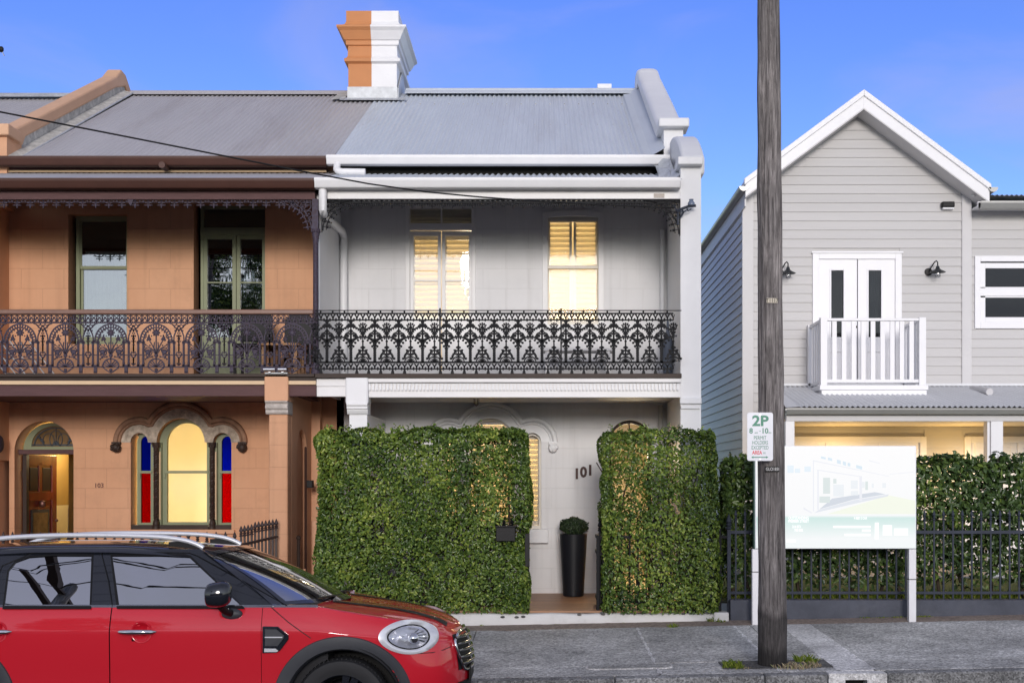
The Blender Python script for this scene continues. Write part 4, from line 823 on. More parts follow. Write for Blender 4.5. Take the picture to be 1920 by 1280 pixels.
    m_ = MB(); frieze(m_, -6.6, X(585, 14.46), Z(373, 14.46), .105, .0745*2, 14.46, 14.474)
    for px in (245,): m_.prism([(X(px-6, 14.46), Z(373, 14.46)), (X(px+6, 14.46), Z(373, 14.46)), (X(px+4, 14.46), Z(380, 14.46)), (X(px, 14.46), Z(386, 14.46)), (X(px-4, 14.46), Z(380, 14.46))], 14.45, 14.48)
    m_.build('lace_frieze', IRONP, H)
    m_ = MB(); corner_bracket(m_, X(586, 14.46), Z(374, 14.46), .37, 14.46, 14.476, -1); m_.build('lace_bracket', IRONP, H)
    # iron column at the party line
    cx = X(592, 14.45); m_ = MB(); q = 14.45
    m_.box(cx - .034, cx + .034, q - .034, q + .034, Z(430, q), Z(374, q))
    m_.lathe([(.055, Z(430, q)), (.055, Z(432, q)), (.042, Z(436, q)), (.046, Z(439, q)), (.036, Z(445, q)), (.04, Z(447, q)), (.033, Z(450, q)), (.036, Z(452, q)), (.031, Z(454, q)), (.034, Z(680, q)), (.04, Z(681, q)), (.046, Z(683, q)), (.046, Z(693, q)), (.055, Z(694, q)), (.055, Z(701, q))], (cx, q, 0), 16)
    for k in range(10): a = k*math.pi/5; m_.ball((cx + .046*math.cos(a), q + .046*math.sin(a), Z(434.5, q)), .014, n=6, m=4)
    m_.build('iron_column', IRONP, H, smooth=40)
    # balcony slab and beams
    MB().box(-7.4, X(591, 14.42), 14.36, DW, ZB - .04, ZB - .002).build('balcony_floor', DARKT, H, bevel=.004)
    MB().box(-7.4, X(593, 14.42) - .002, 14.40, 14.56, Z(714, 14.42), ZB - .042).build('edge_board', DARKT, H)
    MB().box(-7.4, X(593, 14.42) - .002, 14.385, 14.56, Z(721, 14.42), Z(714, 14.42)).build('cream_bead', CREAMS, H)
    MB().box(-7.4, X(593, 14.42) - .002, 14.42, 14.56, Z(742.5, 14.42), Z(721, 14.42) - .001).build('lower_beam', MAUVE, H, bevel=.005)
    MB().box(XL, X(560, 14.6), 14.57, DW - .002, Z(740, 14.6), Z(740, 14.6) + .02).build('porch_ceiling', MAUVE, H)
    # balcony railing
    s = 14.42/2300*.125; zt = Z(560, 14.42); bay = MB(); lace_orange(bay, 0, zt, s, 0, .014); bme = bay.mesh('lace_panel', IRONP)
    for i in range(8): put('lace_panel', bme, H, off=(X(548.5 - i*85, 14.42), 14.40, 0))
    MB().box(-7.4, X(588, 14.4), 14.365, 14.44, Z(589.5, 14.4), Z(580.5, 14.4)).build('hand_rail', TRAIL, H, bevel=.012)
    # pier in front of the passage
    pm = MB(); x0, x1 = X(501, 14.36), X(537, 14.36)
    MB().box(x0 - .035, x1 + .02, 14.36, 14.66, Z(752, 14.36), Z(700.5, 14.36)).build('pier_block', ORANGEP, H, bevel=.015)
    br = [(14.66, Z(776, 14.36)), (14.41, Z(776, 14.36)), (14.39, Z(772, 14.36)), (14.395, Z(768, 14.36)), (14.37, Z(765, 14.36)), (14.365, Z(760, 14.36)), (14.385, Z(757, 14.36)), (14.35, Z(753, 14.36)), (14.35, Z(751, 14.36)), (14.66, Z(751, 14.36))]
    MB().prism_x(br, x0 - .028, x1 + .012).build('pier_moulding', GREYSTONE, H, bevel=.006)
    MB().box(x0, x1, 14.43, 14.66, -.5, Z(775, 14.36)).build('pier_shaft', ORANGE, H, bevel=.02)
    MB().box(x0 - .03, x1 + .01, 14.37, 14.5, Z(699.5, 14.3), Z(697, 14.3)).build('cap_flashing', FLASH, H)
    # wing wall behind the pier with a blind arch
    yz = [(14.66, -.5), (DW, -.5), (DW, ZB - .05), (14.66, ZB - .05)]
    ya, yb = 14.98, 15.62; ar = [(ya, 0)] + [((ya+yb)/2 - (yb-ya)/2*math.cos(R(a)), 1.95 + .36*math.sin(R(a))) for a in range(0, 181, 15)] + [(yb, 0)]
    pl = MB().prism([(p[0], p[1]) for p in yz], 0, .06, [ar])            # built in y,z then turned to face +x
    pl.v = [(x1 + .0 - v[1], v[0], v[2]) for v in pl.v]; pl.build('wing_wall', ORANGEP, H, bevel=.012)
    MB().box(x1 - .20, x1 - .062, 14.67, DW, -.5, ZB - .05).build('wing_wall_core', ORANGEP, H)
    # passage rear wall, reveals and pipes
    MB().box(X(574, 15.9), X(600, 15.9), 15.9, 16.0, -.5, ZB - .05).build('passage_jamb', ORANGEP, H)
    MB().tube([(X(573, 15.6), 15.6, -.2), (X(573, 15.6), 15.6, 2.66)], .016, 8).build('pipe', MAROON, H)
    MB().tube([(X(558, 14.5), 14.55, -.3), (X(558, 14.5), 14.55, Z(1008, 14.5))], .02, 8).ball((X(558, 14.5), 14.55, Z(1008, 14.5)), .03).build('bollard_pipe', DARKT, H)
    MB().tube([(X(592, 14.6), 14.6, -.3), (X(592, 14.6), 14.6, 1.2)], .05, 10).tube([(X(570, 14.6), 14.6, Z(1080, 14.6)), (X(596, 14.6), 14.6, Z(1080, 14.6))], .02, 8).tube([(X(571, 14.6), 14.6, -.2), (X(571, 14.6), 14.6, Z(1066, 14.6))], .016, 8).build('pipe', ORANGEP, H, smooth=60)
    MB().box(X(575, 15.5), X(586, 15.5), 15.48, 15.6, Z(914, 15.5), Z(900, 15.5)).build('meter_box', BLACKP, H, bevel=.006)
    # --- upper sash window
    def sash(px0, px1, py0, py1, mid, yv):
        m_ = MB(); xa = x(px0 + 9); xb = x(px1) + .02
        bars(m_, xa, xb, z(py1), z(py0), DW + .10, .05, .05, .05, .07); fr = m_.build('sash_window', SAGE, H, bevel=.003)
        m_ = MB(); bars(m_, xa + .04, xb - .04, z(mid) - .018, z(py0) - .04, DW + .115, .03, .03, .03, .04); m_.build('upper_sash', SAGE, fr)
        m_ = MB(); bars(m_, xa + .045, xb - .04, z(py1) + .05, z(mid), DW + .145, .03, .035, .02, .06); m_.build('lower_sash', SAGE, fr)
        pane(fr, xa + .06, xb - .06, z(mid) + .01, z(py0) - .06, DW + .125, GLASSD); pane(fr, xa + .07, xb - .06, z(py1) + .08, z(mid) - .02, DW + .155, GLASSD); return fr
    sw = sash(128, 238, 402, 645, 499, 0)
    m_ = MB()
    for i in range(36): a = x(150) + i*(x(236) - x(150))/36; b = a + (x(236) - x(150))/36; m_.quad((a, DW + .19 + .012*math.sin(i*2.1), z(640)), (b, DW + .19 + .012*math.sin(i*2.1 + 2.1), z(640)), (b, DW + .19 + .012*math.sin(i*2.1 + 2.1), z(466)), (a, DW + .19 + .012*math.sin(i*2.1), z(466)))
    m_.build('blind', BLINDM, sw)
    # --- French door
    m_ = MB(); xa, xb = x(372), x(497) + .02; bars(m_, xa, xb, z(716), z(383), DW + .10, .06, .04); m_.box(xa, xb, DW + .09, DW + .16, z(438), z(424)); fd = m_.build('french_door', SAGE, H, bevel=.003)
    mid = x(439)
    for a, b in ((xa + .035, mid - .003), (mid + .003, xb - .035)):
        m_ = MB(); bars(m_, a, b, z(716), z(438), DW + .11, .045, .05, .05, .6); m_.box(a + .045, b - .045, DW + .115, DW + .15, z(527) - .009, z(527) + .009); m_.build('door_leaf', SAGE, fd, bevel=.003); pane(fd, a + .045, b - .045, z(718) + .58, z(442), DW + .135, GLASSD)
    pane(fd, xa + .03, xb - .03, z(424), z(387), DW + .13, GLASSD)
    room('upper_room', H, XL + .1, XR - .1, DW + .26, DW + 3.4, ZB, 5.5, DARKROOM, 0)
    # --- triple window
    xx = lambda p: X(p, DW); D = DW + .12
    m_ = MB(); m_.prism([(p[0] + (.045 if p[0] < x(330) and p[0] < x(250) else 0), p[1]) for p in triple_openings(0, DW)], D, D + .06, [arch(xx(258.5), xx(277), z(980), z(829), z(817), 10), arch(xx(308), xx(383), z(979), z(829), z(792), 20), arch(xx(411), xx(432), z(980), z(829), z(817), 10)])
    tw = m_.build('triple_window', SAGE, H, bevel=.004)
    m_ = MB()
    for a, b in ((255, 280), (303, 386), (407, 434)): m_.box(xx(a), xx(b), D - .02, D + .03, z(887), z(882)); m_.box(xx(a) , xx(a + 3), D - .02, D + .02, z(896), z(887)) 
    m_.build('meeting_rail', SAGE, tw, bevel=.003)
    pane(tw, xx(306), xx(386), z(981), z(790), D + .03, M_glass('clear_window_glass', refl=.003, blend=.05))
    for a, b in ((256, 280), (408, 435)): pane(tw, xx(a), xx(b), z(884), z(812), D + .03, GLASSB); pane(tw, xx(a), xx(b), z(982), z(884), D + .035, GLASSR)
    MB().box(xx(245), xx(434), DW + .02, DW + .14, z(992), z(984)).build('sill_board', DARKT, tw)
    MB().box(xx(238), xx(441), DW - .05, DW + .1, z(1000), z(992)).build('window_sill', ORANGEP, H, bevel=.006)
    hood(H, 0, DW, HOODM, STONE, DARKT)
    for px in (291.5, 396.5):
        c = (xx(px), DW + .03); q = DW
        cm = MB(); cm.lathe([(.05, z(992)), (.05, z(985)), (.042, z(984)), (.045, z(980)), (.038, z(977)), (.03, z(974))], (c[0], c[1], 0), 14).lathe([(.03, z(846)), (.036, z(844)), (.034, z(840)), (.05, z(834)), (.052, z(829)), (.03, z(829))], (c[0], c[1], 0), 14)
        for k in range(8): a = k*math.pi/4; cm.ball((c[0] + .042*math.cos(a), c[1] + .042*math.sin(a), z(836)), .014, n=6, m=4)
        for st_ in range(3):                       # barley-sugar twist
            pts = [(c[0] + .020*math.cos(t*1.05*6.283 + st_*2.094), c[1] + .020*math.sin(t*1.05*6.283 + st_*2.094), z(974) + (z(846) - z(974))*t/8.) for t in [i*.05 for i in range(161)]]
            cm.tube(pts, .017, 6, caps=False)
        cm.build('twisted_column', DARKT, H, smooth=50)
        MB().box(c[0] + .028, c[0] + .05, DW + .05, DW + .10, z(974), z(846)).build('column_back', CREAMS, H)
        MB().box(xx(px - 8), xx(px + 8), DW + .07, DW + .2, z(992), z(829)).build('window_mullion', SAGE, H)
    room('front_room', H, xx(175), xx(450), DW + .26, DW + 2.3, ZF, 2.62, YELLOWW, P_103, col=(1, .90, .70), lz=1.5, ly=DW + .65, lx=xx(212), r=.2)
    # --- front door
    ff = MB(); y0 = DW + .18
    ff.prism(arch(x(33), x(138) + .03, z(842), z(842), z(791), 20), y0, y0 + .05, [arch(x(48), x(138) - .005, z(836), z(835.5), z(797), 20)]); fl = ff.build('fanlight', SAGE, H, bevel=.004)
    pm_ = MB(); pm_.prism(arch(x(47), x(138), z(836), z(835.6), z(797), 20), y0 + .02, y0 + .026); pm_.build('pane', AMBER, fl)
    lead = MB(); cxx = x(94); 
    lead.ribbon(arc2(cxx, z(835), (x(138)-x(50))/2*.93, (z(797)-z(836))*.88, 0, 180, 18), .016, y0 + .008, y0 + .02); lead.ribbon([(x(48), z(833)), (x(137), z(833))], .02, y0 + .008, y0 + .02)
    lead.ribbon(arc2(cxx, z(822), .085, .115, 0, 360, 16), .008, y0 + .008, y0 + .02); lead.ribbon(arc2(cxx - .10, z(824), .075, .09, -60, 240, 12), .008, y0 + .008, y0 + .02); lead.ribbon(arc2(cxx + .10, z(824), .075, .09, -60, 240, 12), .008, y0 + .008, y0 + .02); lead.ribbon([(cxx, z(834)), (cxx, z(802))], .007, y0 + .008, y0 + .02)
    for (a, b, rr) in ((-.02, 830, .02), (.02, 830, .02), (0, 827, .018), (-.19, 824, .025), (-.22, 819, .02), (-.17, 828, .02), (.19, 824, .025), (.22, 819, .02), (.17, 828, .02)): lead.disc(cxx + a, z(b), rr, y0 + .006, y0 + .02, 7)
    lead.build('leading', LEADG, fl)
    MB().box(x(27), x(138) + .03, DW + .12, DW + .24, z(851), z(842)).build('transom', MAUVE, H, bevel=.004)
    MB().box(x(33), x(40), DW + .16, DW + .24, ZF - .1, z(851)).build('door_jamb', DARKT, H)
    # the open door leaf, swung into the hall on its left-hand hinges
    hx, hy = X(41, 16.36), 16.36; ang = R(81); Lw = .80; zb, ztp = ZF - .08, Z(852, 16.3)
    dl = MB(); ht = ztp - zb
    def D2(u, v, w): return (hx + u*math.cos(ang) + w*math.sin(ang), hy + u*math.sin(ang) - w*math.cos(ang), zb + v)
    def dbox(mb, u0, u1, v0, v1, w0, w1):
        n = len(mb.v); mb.v += [D2(u, v, w) for u in (u0, u1) for v in (v0, v1) for w in (w0, w1)]
        for f in ((0, 1, 3, 2), (4, 6, 7, 5), (0, 4, 5, 1), (2, 3, 7, 6), (0, 2, 6, 4), (1, 5, 7, 3)): mb.face([n + i for i in f])
    dbox(dl, 0, Lw, 0, ht, -.02, .012)
    for (u0, u1, v0, v1) in ((0, .12, 0, ht), (Lw-.12, Lw, 0, ht), (.12, Lw-.12, ht-.14, ht), (.12, Lw-.12, ht-.62, ht-.50), (.12, Lw-.12, .36, .50), (.12, Lw-.12, 0, .18), (.36, .44, ht-.52, ht-.1)): dbox(dl, u0, u1, v0, v1, .012, .03)
    do = dl.build('open_door', REDDOOR, H, bevel=.004)
    for (u0, u1, v0, v1, mt) in ((.15, .34, ht-.48, ht-.17, DARKT), (.46, .65, ht-.48, ht-.17, DARKT), (.18, .62, .62, ht-.74, LEADG)):
        g = MB(); dbox(g, u0, u1, v0, v1, .013, .026); g.build('door_glass', mt, do, bevel=.003)
    g = MB(); dbox(g, .22, .58, .66, ht-.78, .026, .030); g.build('door_glass', AMBER, do)
    g = MB()
    for k in range(6): a = k; dbox(g, .12 + k*.094, .20 + k*.094, .18, .36, .012, .02)
    g.build('door_board', REDDOOR, do)
    g = MB()
    for v in (.5, ht-.30): dbox(g, -.03, .04, v, v + .10, .028, .036)
    g.build('hinge', STEELM, do); g = MB(); g.ball(D2(.40, ht-.66, .05), .045, (1, .6, 1.2)); g.build('door_knocker', BRONZE, do, smooth=60); g = MB(); g.ball(D2(Lw-.06, 1.0, .06), .025); g.build('door_knob', BRONZE, do, smooth=60)
    room('hall', H, -7.0, X(160, 17), DW + .30, DW + 3.2, ZF - .1, 2.55, OCHREW, P_H103, col=(1, .84, .55), lz=2.2, ly=DW + 1.5, lx=-6.55, r=.1, low_band=(YELLOWW, Z(943, 19.2)))  # hall walls ochre above, paler yellow below
    text('103', X(186, DW), z(910), DW - .008, .085, BRONZE, H, ext=.006, name='house_number')
    # oval plaque on the left wing wall
    m_ = MB(); m_.lathe([(.0, .03), (.05, .028), (.075, .02), (.09, .0)], (0, 0, 0), 20, axis='x'); m_.v = [(XL + v[0], 15.83 + v[1]*1.0, Z(832, 15.85) + v[2]*1.25) for v in m_.v]; m_.build('oval_plaque', IRONP, H, smooth=40)
    # a roof of the next house along, and its aerial tip
    N = thing('terrace_house', 'neighbouring mauve grey iron roof at the far left beyond the orange parapet', 'house', (-9, 18, 0), 'row of terrace houses')
    MB().corrugated(-13.0, c0 - .0, EAVE_D - .06, EAVE_Z - .12, RIDGE_D, RIDGE_Z - .10, rows=4, pitch=.0762).build('roof_sheet', ROOFL, N, smooth=60)
    MB().prism_x([(p[0], p[1] - .04) for p in rc], -13, c0).build('ridge_cap', FLASH, N, smooth=40)
    MB().box(-13, XL - .15, DW, DB, -.5, EAVE_Z - .1).build('wall', ORANGEP, N)
    MB().quad((-13, RIDGE_D, RIDGE_Z - .11), (c0, RIDGE_D, RIDGE_Z - .11), (c0, DB + .3, EAVE_Z), (-13, DB + .3, EAVE_Z)).build('rear_roof', ROOFL, N)
    A = thing('roof_aerial', 'small aerial tip reaching in at the top left edge of the sky', 'aerial', (-9.2, 20, 8.2))
    ax, az = X(0, 19), Z(93, 19)
    MB().tube([(ax - .5, 19.2, 7.6), (ax - .5, 19.2, az + .15)], .018, 8).build('mast', STEELM, A); MB().tube([(ax - .5, 19.2, az + .05), (ax, 19.0, az - .02)], .014, 8).ball((ax + .02, 19, az), .05, (.8, .8, 1)).build('boom', BLACKP, A); MB().tube([(ax + .02, 19, az), (X(8, 19), 19, Z(105, 19))], .008, 6).build('rod', STEELM, A)
HOODM = M('shaded_orange_moulding', (.30, .165, .10), rough=.8, var=.3, vscale=8, dirt=.6, dirtcol=(.08, .05, .035))  # wall orange darkened, the moulding's shade is put into its colour
CHCOP = M('pale_orange_coping', (.66, .40, .25), rough=.7, var=.05, dirt=.1, dirtcol=(.4, .25, .15))
TRAIL = M('brown_hand_rail', (.20, .105, .075), rough=.4, var=.15, vscale=5, stretch=(1, 6, 6))
BLINDM = M('white_lace_curtain', (.62, .64, .66), rough=.9, var=.2, vscale=9, bump=.5, bscale=40)
AMBER = M('amber_leaded_glass', (.20, .12, .05), rough=.15, var=.35, vscale=9)
LEADG = M('leadlight_cames', (.035, .045, .06), rough=.35, var=.3)
P_103, P_H103 = 26, 13
house103()
# ------------------------------------------------------------------ grey weatherboard house with the gable
def gable_house():
    DG = 19.5; H = thing('weatherboard_house', 'grey weatherboard house with white gable, small white balcony and warm lit verandah', 'house', (5, 19.5, .3))
    x = lambda p: X(p, DG); z = lambda p: Z(p, DG)
    xl, xr = x(1394), x(1821); DBG = 19.1; xc = X(1620, DBG); za = Z(168, DBG); sl = .744; XE = 15.0
    zs = lambda xx: za - .30 - sl*abs(xx - xc)
    zb0 = z(244.4); p = .1439
    door = (x(1523), x(1690), z(735), z(474)); win = (x(1827), x(1960), z(616), z(480))
    d1 = (x(1440), x(1736), .3, z(818)); d2 = (x(1808), x(2010), .3, z(818))
    # backing walls
    ap = [(xl, 0), (XE, 0), (XE, z(392)), (xr, z(392)), (xr, zs(xr)), (xc, zs(xc)), (xl, zs(xl))]
    cut = lambda d: rect(d[0] + .04, d[1] - .04, d[2] + .03, d[3] - .04)
    MB().prism(ap, DG + .022, DG + .15, [cut(door), cut(win)]).build('wall', BOARD, H)
    MB().box(xl + .02, xl + .15, DG + .15, 31, 0, zs(xl)).build('side_wall_core', BOARD, H)
    MB().prism([(xl, 0), (XE, 0), (XE, z(392)), (xr, z(392)), (xr, zs(xr)), (xc, zs(xc)), (xl, zs(xl))], 31, 31.1).build('rear_wall', BOARD, H)
    def board(xa, xb, zlo, zhi, clip=False):
        if xb - xa < .03: return
        m_ = MB(); ya, yb = DG - .004, DG + .014      # bottom edge stands proud of the board below
        def lim(zz): return (max(xa, xc - (za - .29 - zz)/sl), min(xb, xc + (za - .29 - zz)/sl)) if clip else (xa, xb)
        a0, b0 = lim(zlo); a1, b1 = lim(zhi)
        if b1 < a1: a1 = b1 = xc
        v = [(a0, ya, zlo), (b0, ya, zlo), (b1, yb - .003, zhi), (a1, yb - .003, zhi), (a0, DG + .024, zlo), (b0, DG + .024, zlo), (b1, DG + .024, zhi), (a1, DG + .024, zhi)]
        m_.v = v
        for f in ((0, 1, 2, 3), (7, 6, 5, 4), (0, 4, 5, 1), (1, 5, 6, 2), (2, 6, 7, 3), (3, 7, 4, 0)): m_.face(f)
        m_.build('weatherboard', BOARD, H)
    k = 1
    while True:
        zhi = zb0 + (1 - k + 1)*p; zlo = zhi - p; k += 1
        if zhi < .35: break
        if zlo > zs(xc): continue
        spans = [(x(1412.5), x(1803))]
        for d in (door, d1):
            if zhi > d[2] + .02 and zlo < d[3] - .02:
                new = []
                for a, b in spans: new += [(a, min(b, d[0] + .02)), (max(a, d[1] - .02), b)]
                spans = new
        for a, b in spans: board(a, b, zlo, zhi, True)
        if zhi < z(402):
            spans = [(x(1821), XE)]
            for d in (win, d2):
                if zhi > d[2] + .02 and zlo < d[3] - .02:
                    new = []
                    for a, b in spans: new += [(a, min(b, d[0] + .02)), (max(a, d[1] - .02), b)]
                    spans = new
            for a, b in spans: board(a, b, zlo, zhi)
        if zhi < zs(xl) - .0 + .1:
            zz = min(zhi, zs(xl))
            MB().prism_x([(DG + .1, 0), (31, 0), (31, 1), (DG + .1, 1)], 0, 1) if False else None
            m_ = MB(); m_.v = [(xl - .014, DG + .03, zlo), (xl - .014, 31, zlo), (xl + .004, 31, zz), (xl + .004, DG + .03, zz), (xl + .03, DG + .03, zlo), (xl + .03, 31, zlo), (xl + .03, 31, zz), (xl + .03, DG + .03, zz)]
            for f in ((0, 1, 2, 3), (7, 6, 5, 4), (0, 4, 5, 1), (1, 5, 6, 2), (2, 6, 7, 3), (3, 7, 4, 0)): m_.face(f)
            m_.build('weatherboard', BOARD, H)
    MB().box(xl - .02, x(1412.5), DG - .02, DG + .05, 0, zs(xl) + .1).build('corner_board', TRIMG, H, bevel=.004)
    MB().box(x(1803), x(1821), DG - .025, DG + .05, z(728), zs(x(1803)) - .02).build('corner_board', TRIMG, H, bevel=.004)
    # roof slabs, barge boards, soffit
    xL, xR = X(1398, DBG), X(1856, DBG)
    for sg, xe in ((-1, xL), (1, xR)):
        ze = za - sl*abs(xe - xc)
        MB().prism([(xc, za - .02), (xe, ze - .02), (xe, ze - .08), (xc, za - .08)], DBG + .03, 31).build('roof_slab', ROOFW, H)
        MB().prism([(xc, za - .09), (xe, ze - .09), (xe, ze - .285), (xc, za - .285)], DBG + .01, DBG + .05).build('barge_board', WHITEG, H, bevel=.004)
        MB().prism([(xc, za), (xe + sg*.02, ze - sl*.02), (xe + sg*.02, ze - .10 - sl*.02), (xc, za - .10)], DBG - .02, DBG + .08).build('barge_cap', WHITEG, H, bevel=.008)
        MB().prism([(xc, za - .285), (xe, ze - .285), (xe, ze - .305), (xc, za - .305)], DBG + .01, DG + .1).build('gable_soffit', TRIMG, H)
    # side gutter, eave fascia on the left; stub of gutter on the right
    prof = [(.075*math.cos(R(a)), -.075*math.sin(R(a))) for a in range(0, 181, 20)]
    def run(xg, zg, d0, d1, nm):
        m_ = MB(); m_.v = [(xg + a, d, zg + b) for d in (d0, d1) for a, b in prof]; n = len(prof)
        for i in range(n-1): m_.face([i, i+1, n+i+1, n+i])
        m_.face(range(n)); o = m_.build(nm, GUTG, H, smooth=60); return o
    run(X(1394, 19.12), Z(350, 19.12), 19.08, 31, 'side_gutter')
    MB().box(xl - .03, xl - .005, 19.2, 31, Z(395, 19.5) , Z(352, 19.12) - .03).build('eave_fascia', TRIMG, H)
    run(xR + .05, Z(352, 19.12), 19.08, 24, 'side_gutter')
    # wing roof on the right
    m_ = MB(); m_.corrugated(x(1812), XE, DG - .32, z(375), DG + 5, z(375) + .9, rows=2); m_.build('wing_roof', ROOFW, H, smooth=60)
    gutter('wing_gutter', H, x(1822), XE, DG - .42, Z(391, DG - .42), GUTG, h=.12)
    MB().box(x(1821), XE, DG - .30, DG - .26, z(396), z(386)).box(x(1821), XE, DG - .26, DG + .02, z(395), z(392.5)).build('wing_fascia', WHITEG, H)
    # French doors on the balcony
    m_ = MB(); bars(m_, door[0], door[1], door[2], door[3], DG - .03, .07, x(1535) - x(1523)); do = m_.build('balcony_door', WHITEG, H, bevel=.005)
    MB().box(door[0] - .02, door[1] + .02, DG - .05, DG, z(475.5), z(472)).build('head_mould', WHITEG, do, bevel=.004)
    for a, b, g0, g1 in ((1535.5, 1607, 1558.5, 1581.5), (1608.5, 1678, 1628.5, 1652)):
        m_ = MB(); m_.prism(rect(x(a), x(b), door[2], z(485)), DG + .0, DG + .05, [rect(x(g0), x(g1), z(632), z(507)), rect(x(g0 - 2), x(g1 + 2), z(722), z(660))]); lf = m_.build('door_leaf', WHITEG, do, bevel=.004)
        m_ = MB(); bars(m_, x(g0 - 3), x(g1 + 3), z(635), z(504), DG - .012, .02, x(4) - x(1)); m_.build('door_moulding', WHITEG, do, bevel=.004)
        MB().box(x(g0 - 2), x(g1 + 2), DG + .02, DG + .03, z(722), z(660)).build('door_panel', WHITEG, do, bevel=.003)
        pane(do, x(g0), x(g1), z(632), z(507), DG + .02, GLASSK)
    m_ = MB()
    for i in range(20): a, b = x(1634) + i*.0095, x(1634) + (i+1)*.0095; m_.quad((a, DG + .12 + .012*math.sin(i*1.5), z(700)), (b, DG + .12 + .012*math.sin(i*1.5+1.5), z(700)), (b, DG + .12 + .012*math.sin(i*1.5+1.5), z(500)), (a, DG + .12 + .012*math.sin(i*1.5), z(500)))
    m_.build('curtain', CURTAIN, do, smooth=60)
    MB().ball((x(1601), DG - .02, z(612)), .02).ball((x(1604.5), DG - .02, z(613)), .02).build('door_handle', BLACKP, do)
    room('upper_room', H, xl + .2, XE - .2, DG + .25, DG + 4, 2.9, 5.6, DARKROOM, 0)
    # wing window
    m_ = MB(); bars(m_, win[0], win[1], win[2], win[3], DG - .03, .06, .09, .09, .10); m_.box(win[0] + .09, win[1] - .09, DG - .02, DG + .04, z(555), z(540)); wo = m_.build('wing_window', WHITEG, H, bevel=.005)
    m_ = MB(); bars(m_, x(1838), x(1945), z(604), z(493), DG - .005, .04, .08, .085, .08); m_.box(x(1838), x(1945), DG - .005, DG + .035, z(558), z(538)); m_.build('sash', WHITEG, wo, bevel=.004)
    pane(wo, x(1843), x(1940), z(600), z(498), DG + .02, GLASSK)
    # ---- little balcony
    B = thing('balcony', 'small white timber balcony with flat balusters under the grey gable', 'balcony', (X(1637, 18.6), 18.9, 2.9)); DBF = 18.55
    bx = lambda q: X(q, DBF); bz = lambda q: Z(q, DBF)
    MB().box(bx(1540), bx(1737), DBF - .02, DG - .005, bz(750), bz(731)).build('floor_box', WHITEG, B, bevel=.004)
    MB().box(bx(1536), bx(1739), DBF - .05, DG - .005, bz(731), bz(722)).build('floor_edge', WHITEG, B, bevel=.005)
    for a, b in ((1538, 1550.5), (1722.5, 1735.5)): MB().box(bx(a), bx(b), DBF - .03, DBF + .07, bz(722), bz(595)).build('post', WHITEG, B, bevel=.005)
    for a in (bx(1538), bx(1735.5) - .1): MB().box(a, a + .08, DG - .10, DG - .01, bz(722), bz(596)).build('post', WHITEG, B, bevel=.005)
    MB().box(bx(1550.5), bx(1722.5), DBF - .02, DBF + .06, bz(601.5), bz(596.5)).build('top_rail', WHITEG, B, bevel=.006)
    MB().box(bx(1550.5), bx(1722.5), DBF - .005, DBF + .05, bz(717), bz(711)).build('bottom_rail', WHITEG, B, bevel=.004)
    for i in range(9): q = 1560.5 + i*18.1; MB().box(bx(q), bx(q + 8.7), DBF + .005, DBF + .032, bz(711.5), bz(601)).build('baluster', WHITEG, B, bevel=.003)
    for a in (bx(1538) + .02, bx(1735.5) - .09):
        MB().box(a, a + .07, DBF + .07, DG - .10, bz(601.5), bz(596.5)).build('top_rail', WHITEG, B, bevel=.006); MB().box(a + .01, a + .06, DBF + .07, DG - .10, bz(717), bz(711)).build('bottom_rail', WHITEG, B, bevel=.004)
        for k in range(4): d = DBF + .16 + k*.165; MB().box(a + .02, a + .047, d, d + .07, bz(711.5), bz(601)).build('baluster', WHITEG, B, bevel=.003)
    # ---- street verandah
    DVR = 17.3; vx = lambda q: X(q, DVR); vz = lambda q: Z(q, DVR); XV = 15.0
    zf, zw = vz(763.5), Z(724, DG)
    MB().corrugated(vx(1500), XV, DVR - .01, zf + .008, DG - .03, zw, rows=2, amp=.012).build('verandah_roof', ROOFW, H, smooth=60)
    MB().quad((vx(1474), DVR + .02, zf), (vx(1500), DVR + .02, zf + .012), (vx(1500) + .02, DG - .03, zw + .01), (vx(1500), DG - .03, zw)).build('hip_flashing', ROOFW, H)
    MB().prism([(vx(1500), zw - .0), (XV, zw - .0), (XV, zw + .04), (vx(1500), zw + .04)], DG - .10, DG - .02).build('apron_flashing', ROOFW, H)
    gutter('verandah_gutter', H, vx(1474), XV, DVR - .06, vz(777), GUTG, h=.088)
    MB().box(vx(1476), XV, DVR + .06, DVR + .16, vz(789), vz(776)).build('verandah_beam', TRIMG, H, bevel=.004)
    MB().box(vx(1476), XV, DVR + .16, DG - .005, vz(788) + .01, vz(788) + .03).build('verandah_ceiling', VCEIL, H)
    for a, b in ((1474.5, 1491.5), (1861, 1884)):
        m_ = MB(); m_.box(vx(a), vx(b), DVR + .06, DVR + .22, .3, vz(789)); m_.build('verandah_post', WHITEG, H, bevel=.006)
    MB().box(vx(1856), vx(1861) - .002, DVR + .10, DVR + .25, .3, vz(789)).build('post_trim', WHITEG, H)
    MB().box(xl, XV, DVR, DG + .02, .1, .32).build('verandah_floor', CONC, H)
    for d, q in ((d1, ((1475, 1545), (1548, 1625), (1650, 1722))), (d2, ((1828, 1905), (1908, 1990)))):
        m_ = MB(); bars(m_, d[0], d[1], d[2], d[3], DG - .04, .06, .10, .10, .02); fr = m_.build('verandah_door', WHITEG, H, bevel=.005)
        for a, b in q:
            m_ = MB(); bars(m_, x(a), x(b), .33, d[3] - .10, DG - .012, .03, .09, .09, .3); m_.box(x(a) + .09, x(b) - .09, DG + .0, DG + .01, .33, d[3] - .18); m_.build('door_leaf', WHITEG, fr, bevel=.004)
        MB().box(d[0] + .06, d[1] - .06, DG + .008, DG + .02, .3, d[3] - .06).build('door_back', WHITEG, fr)
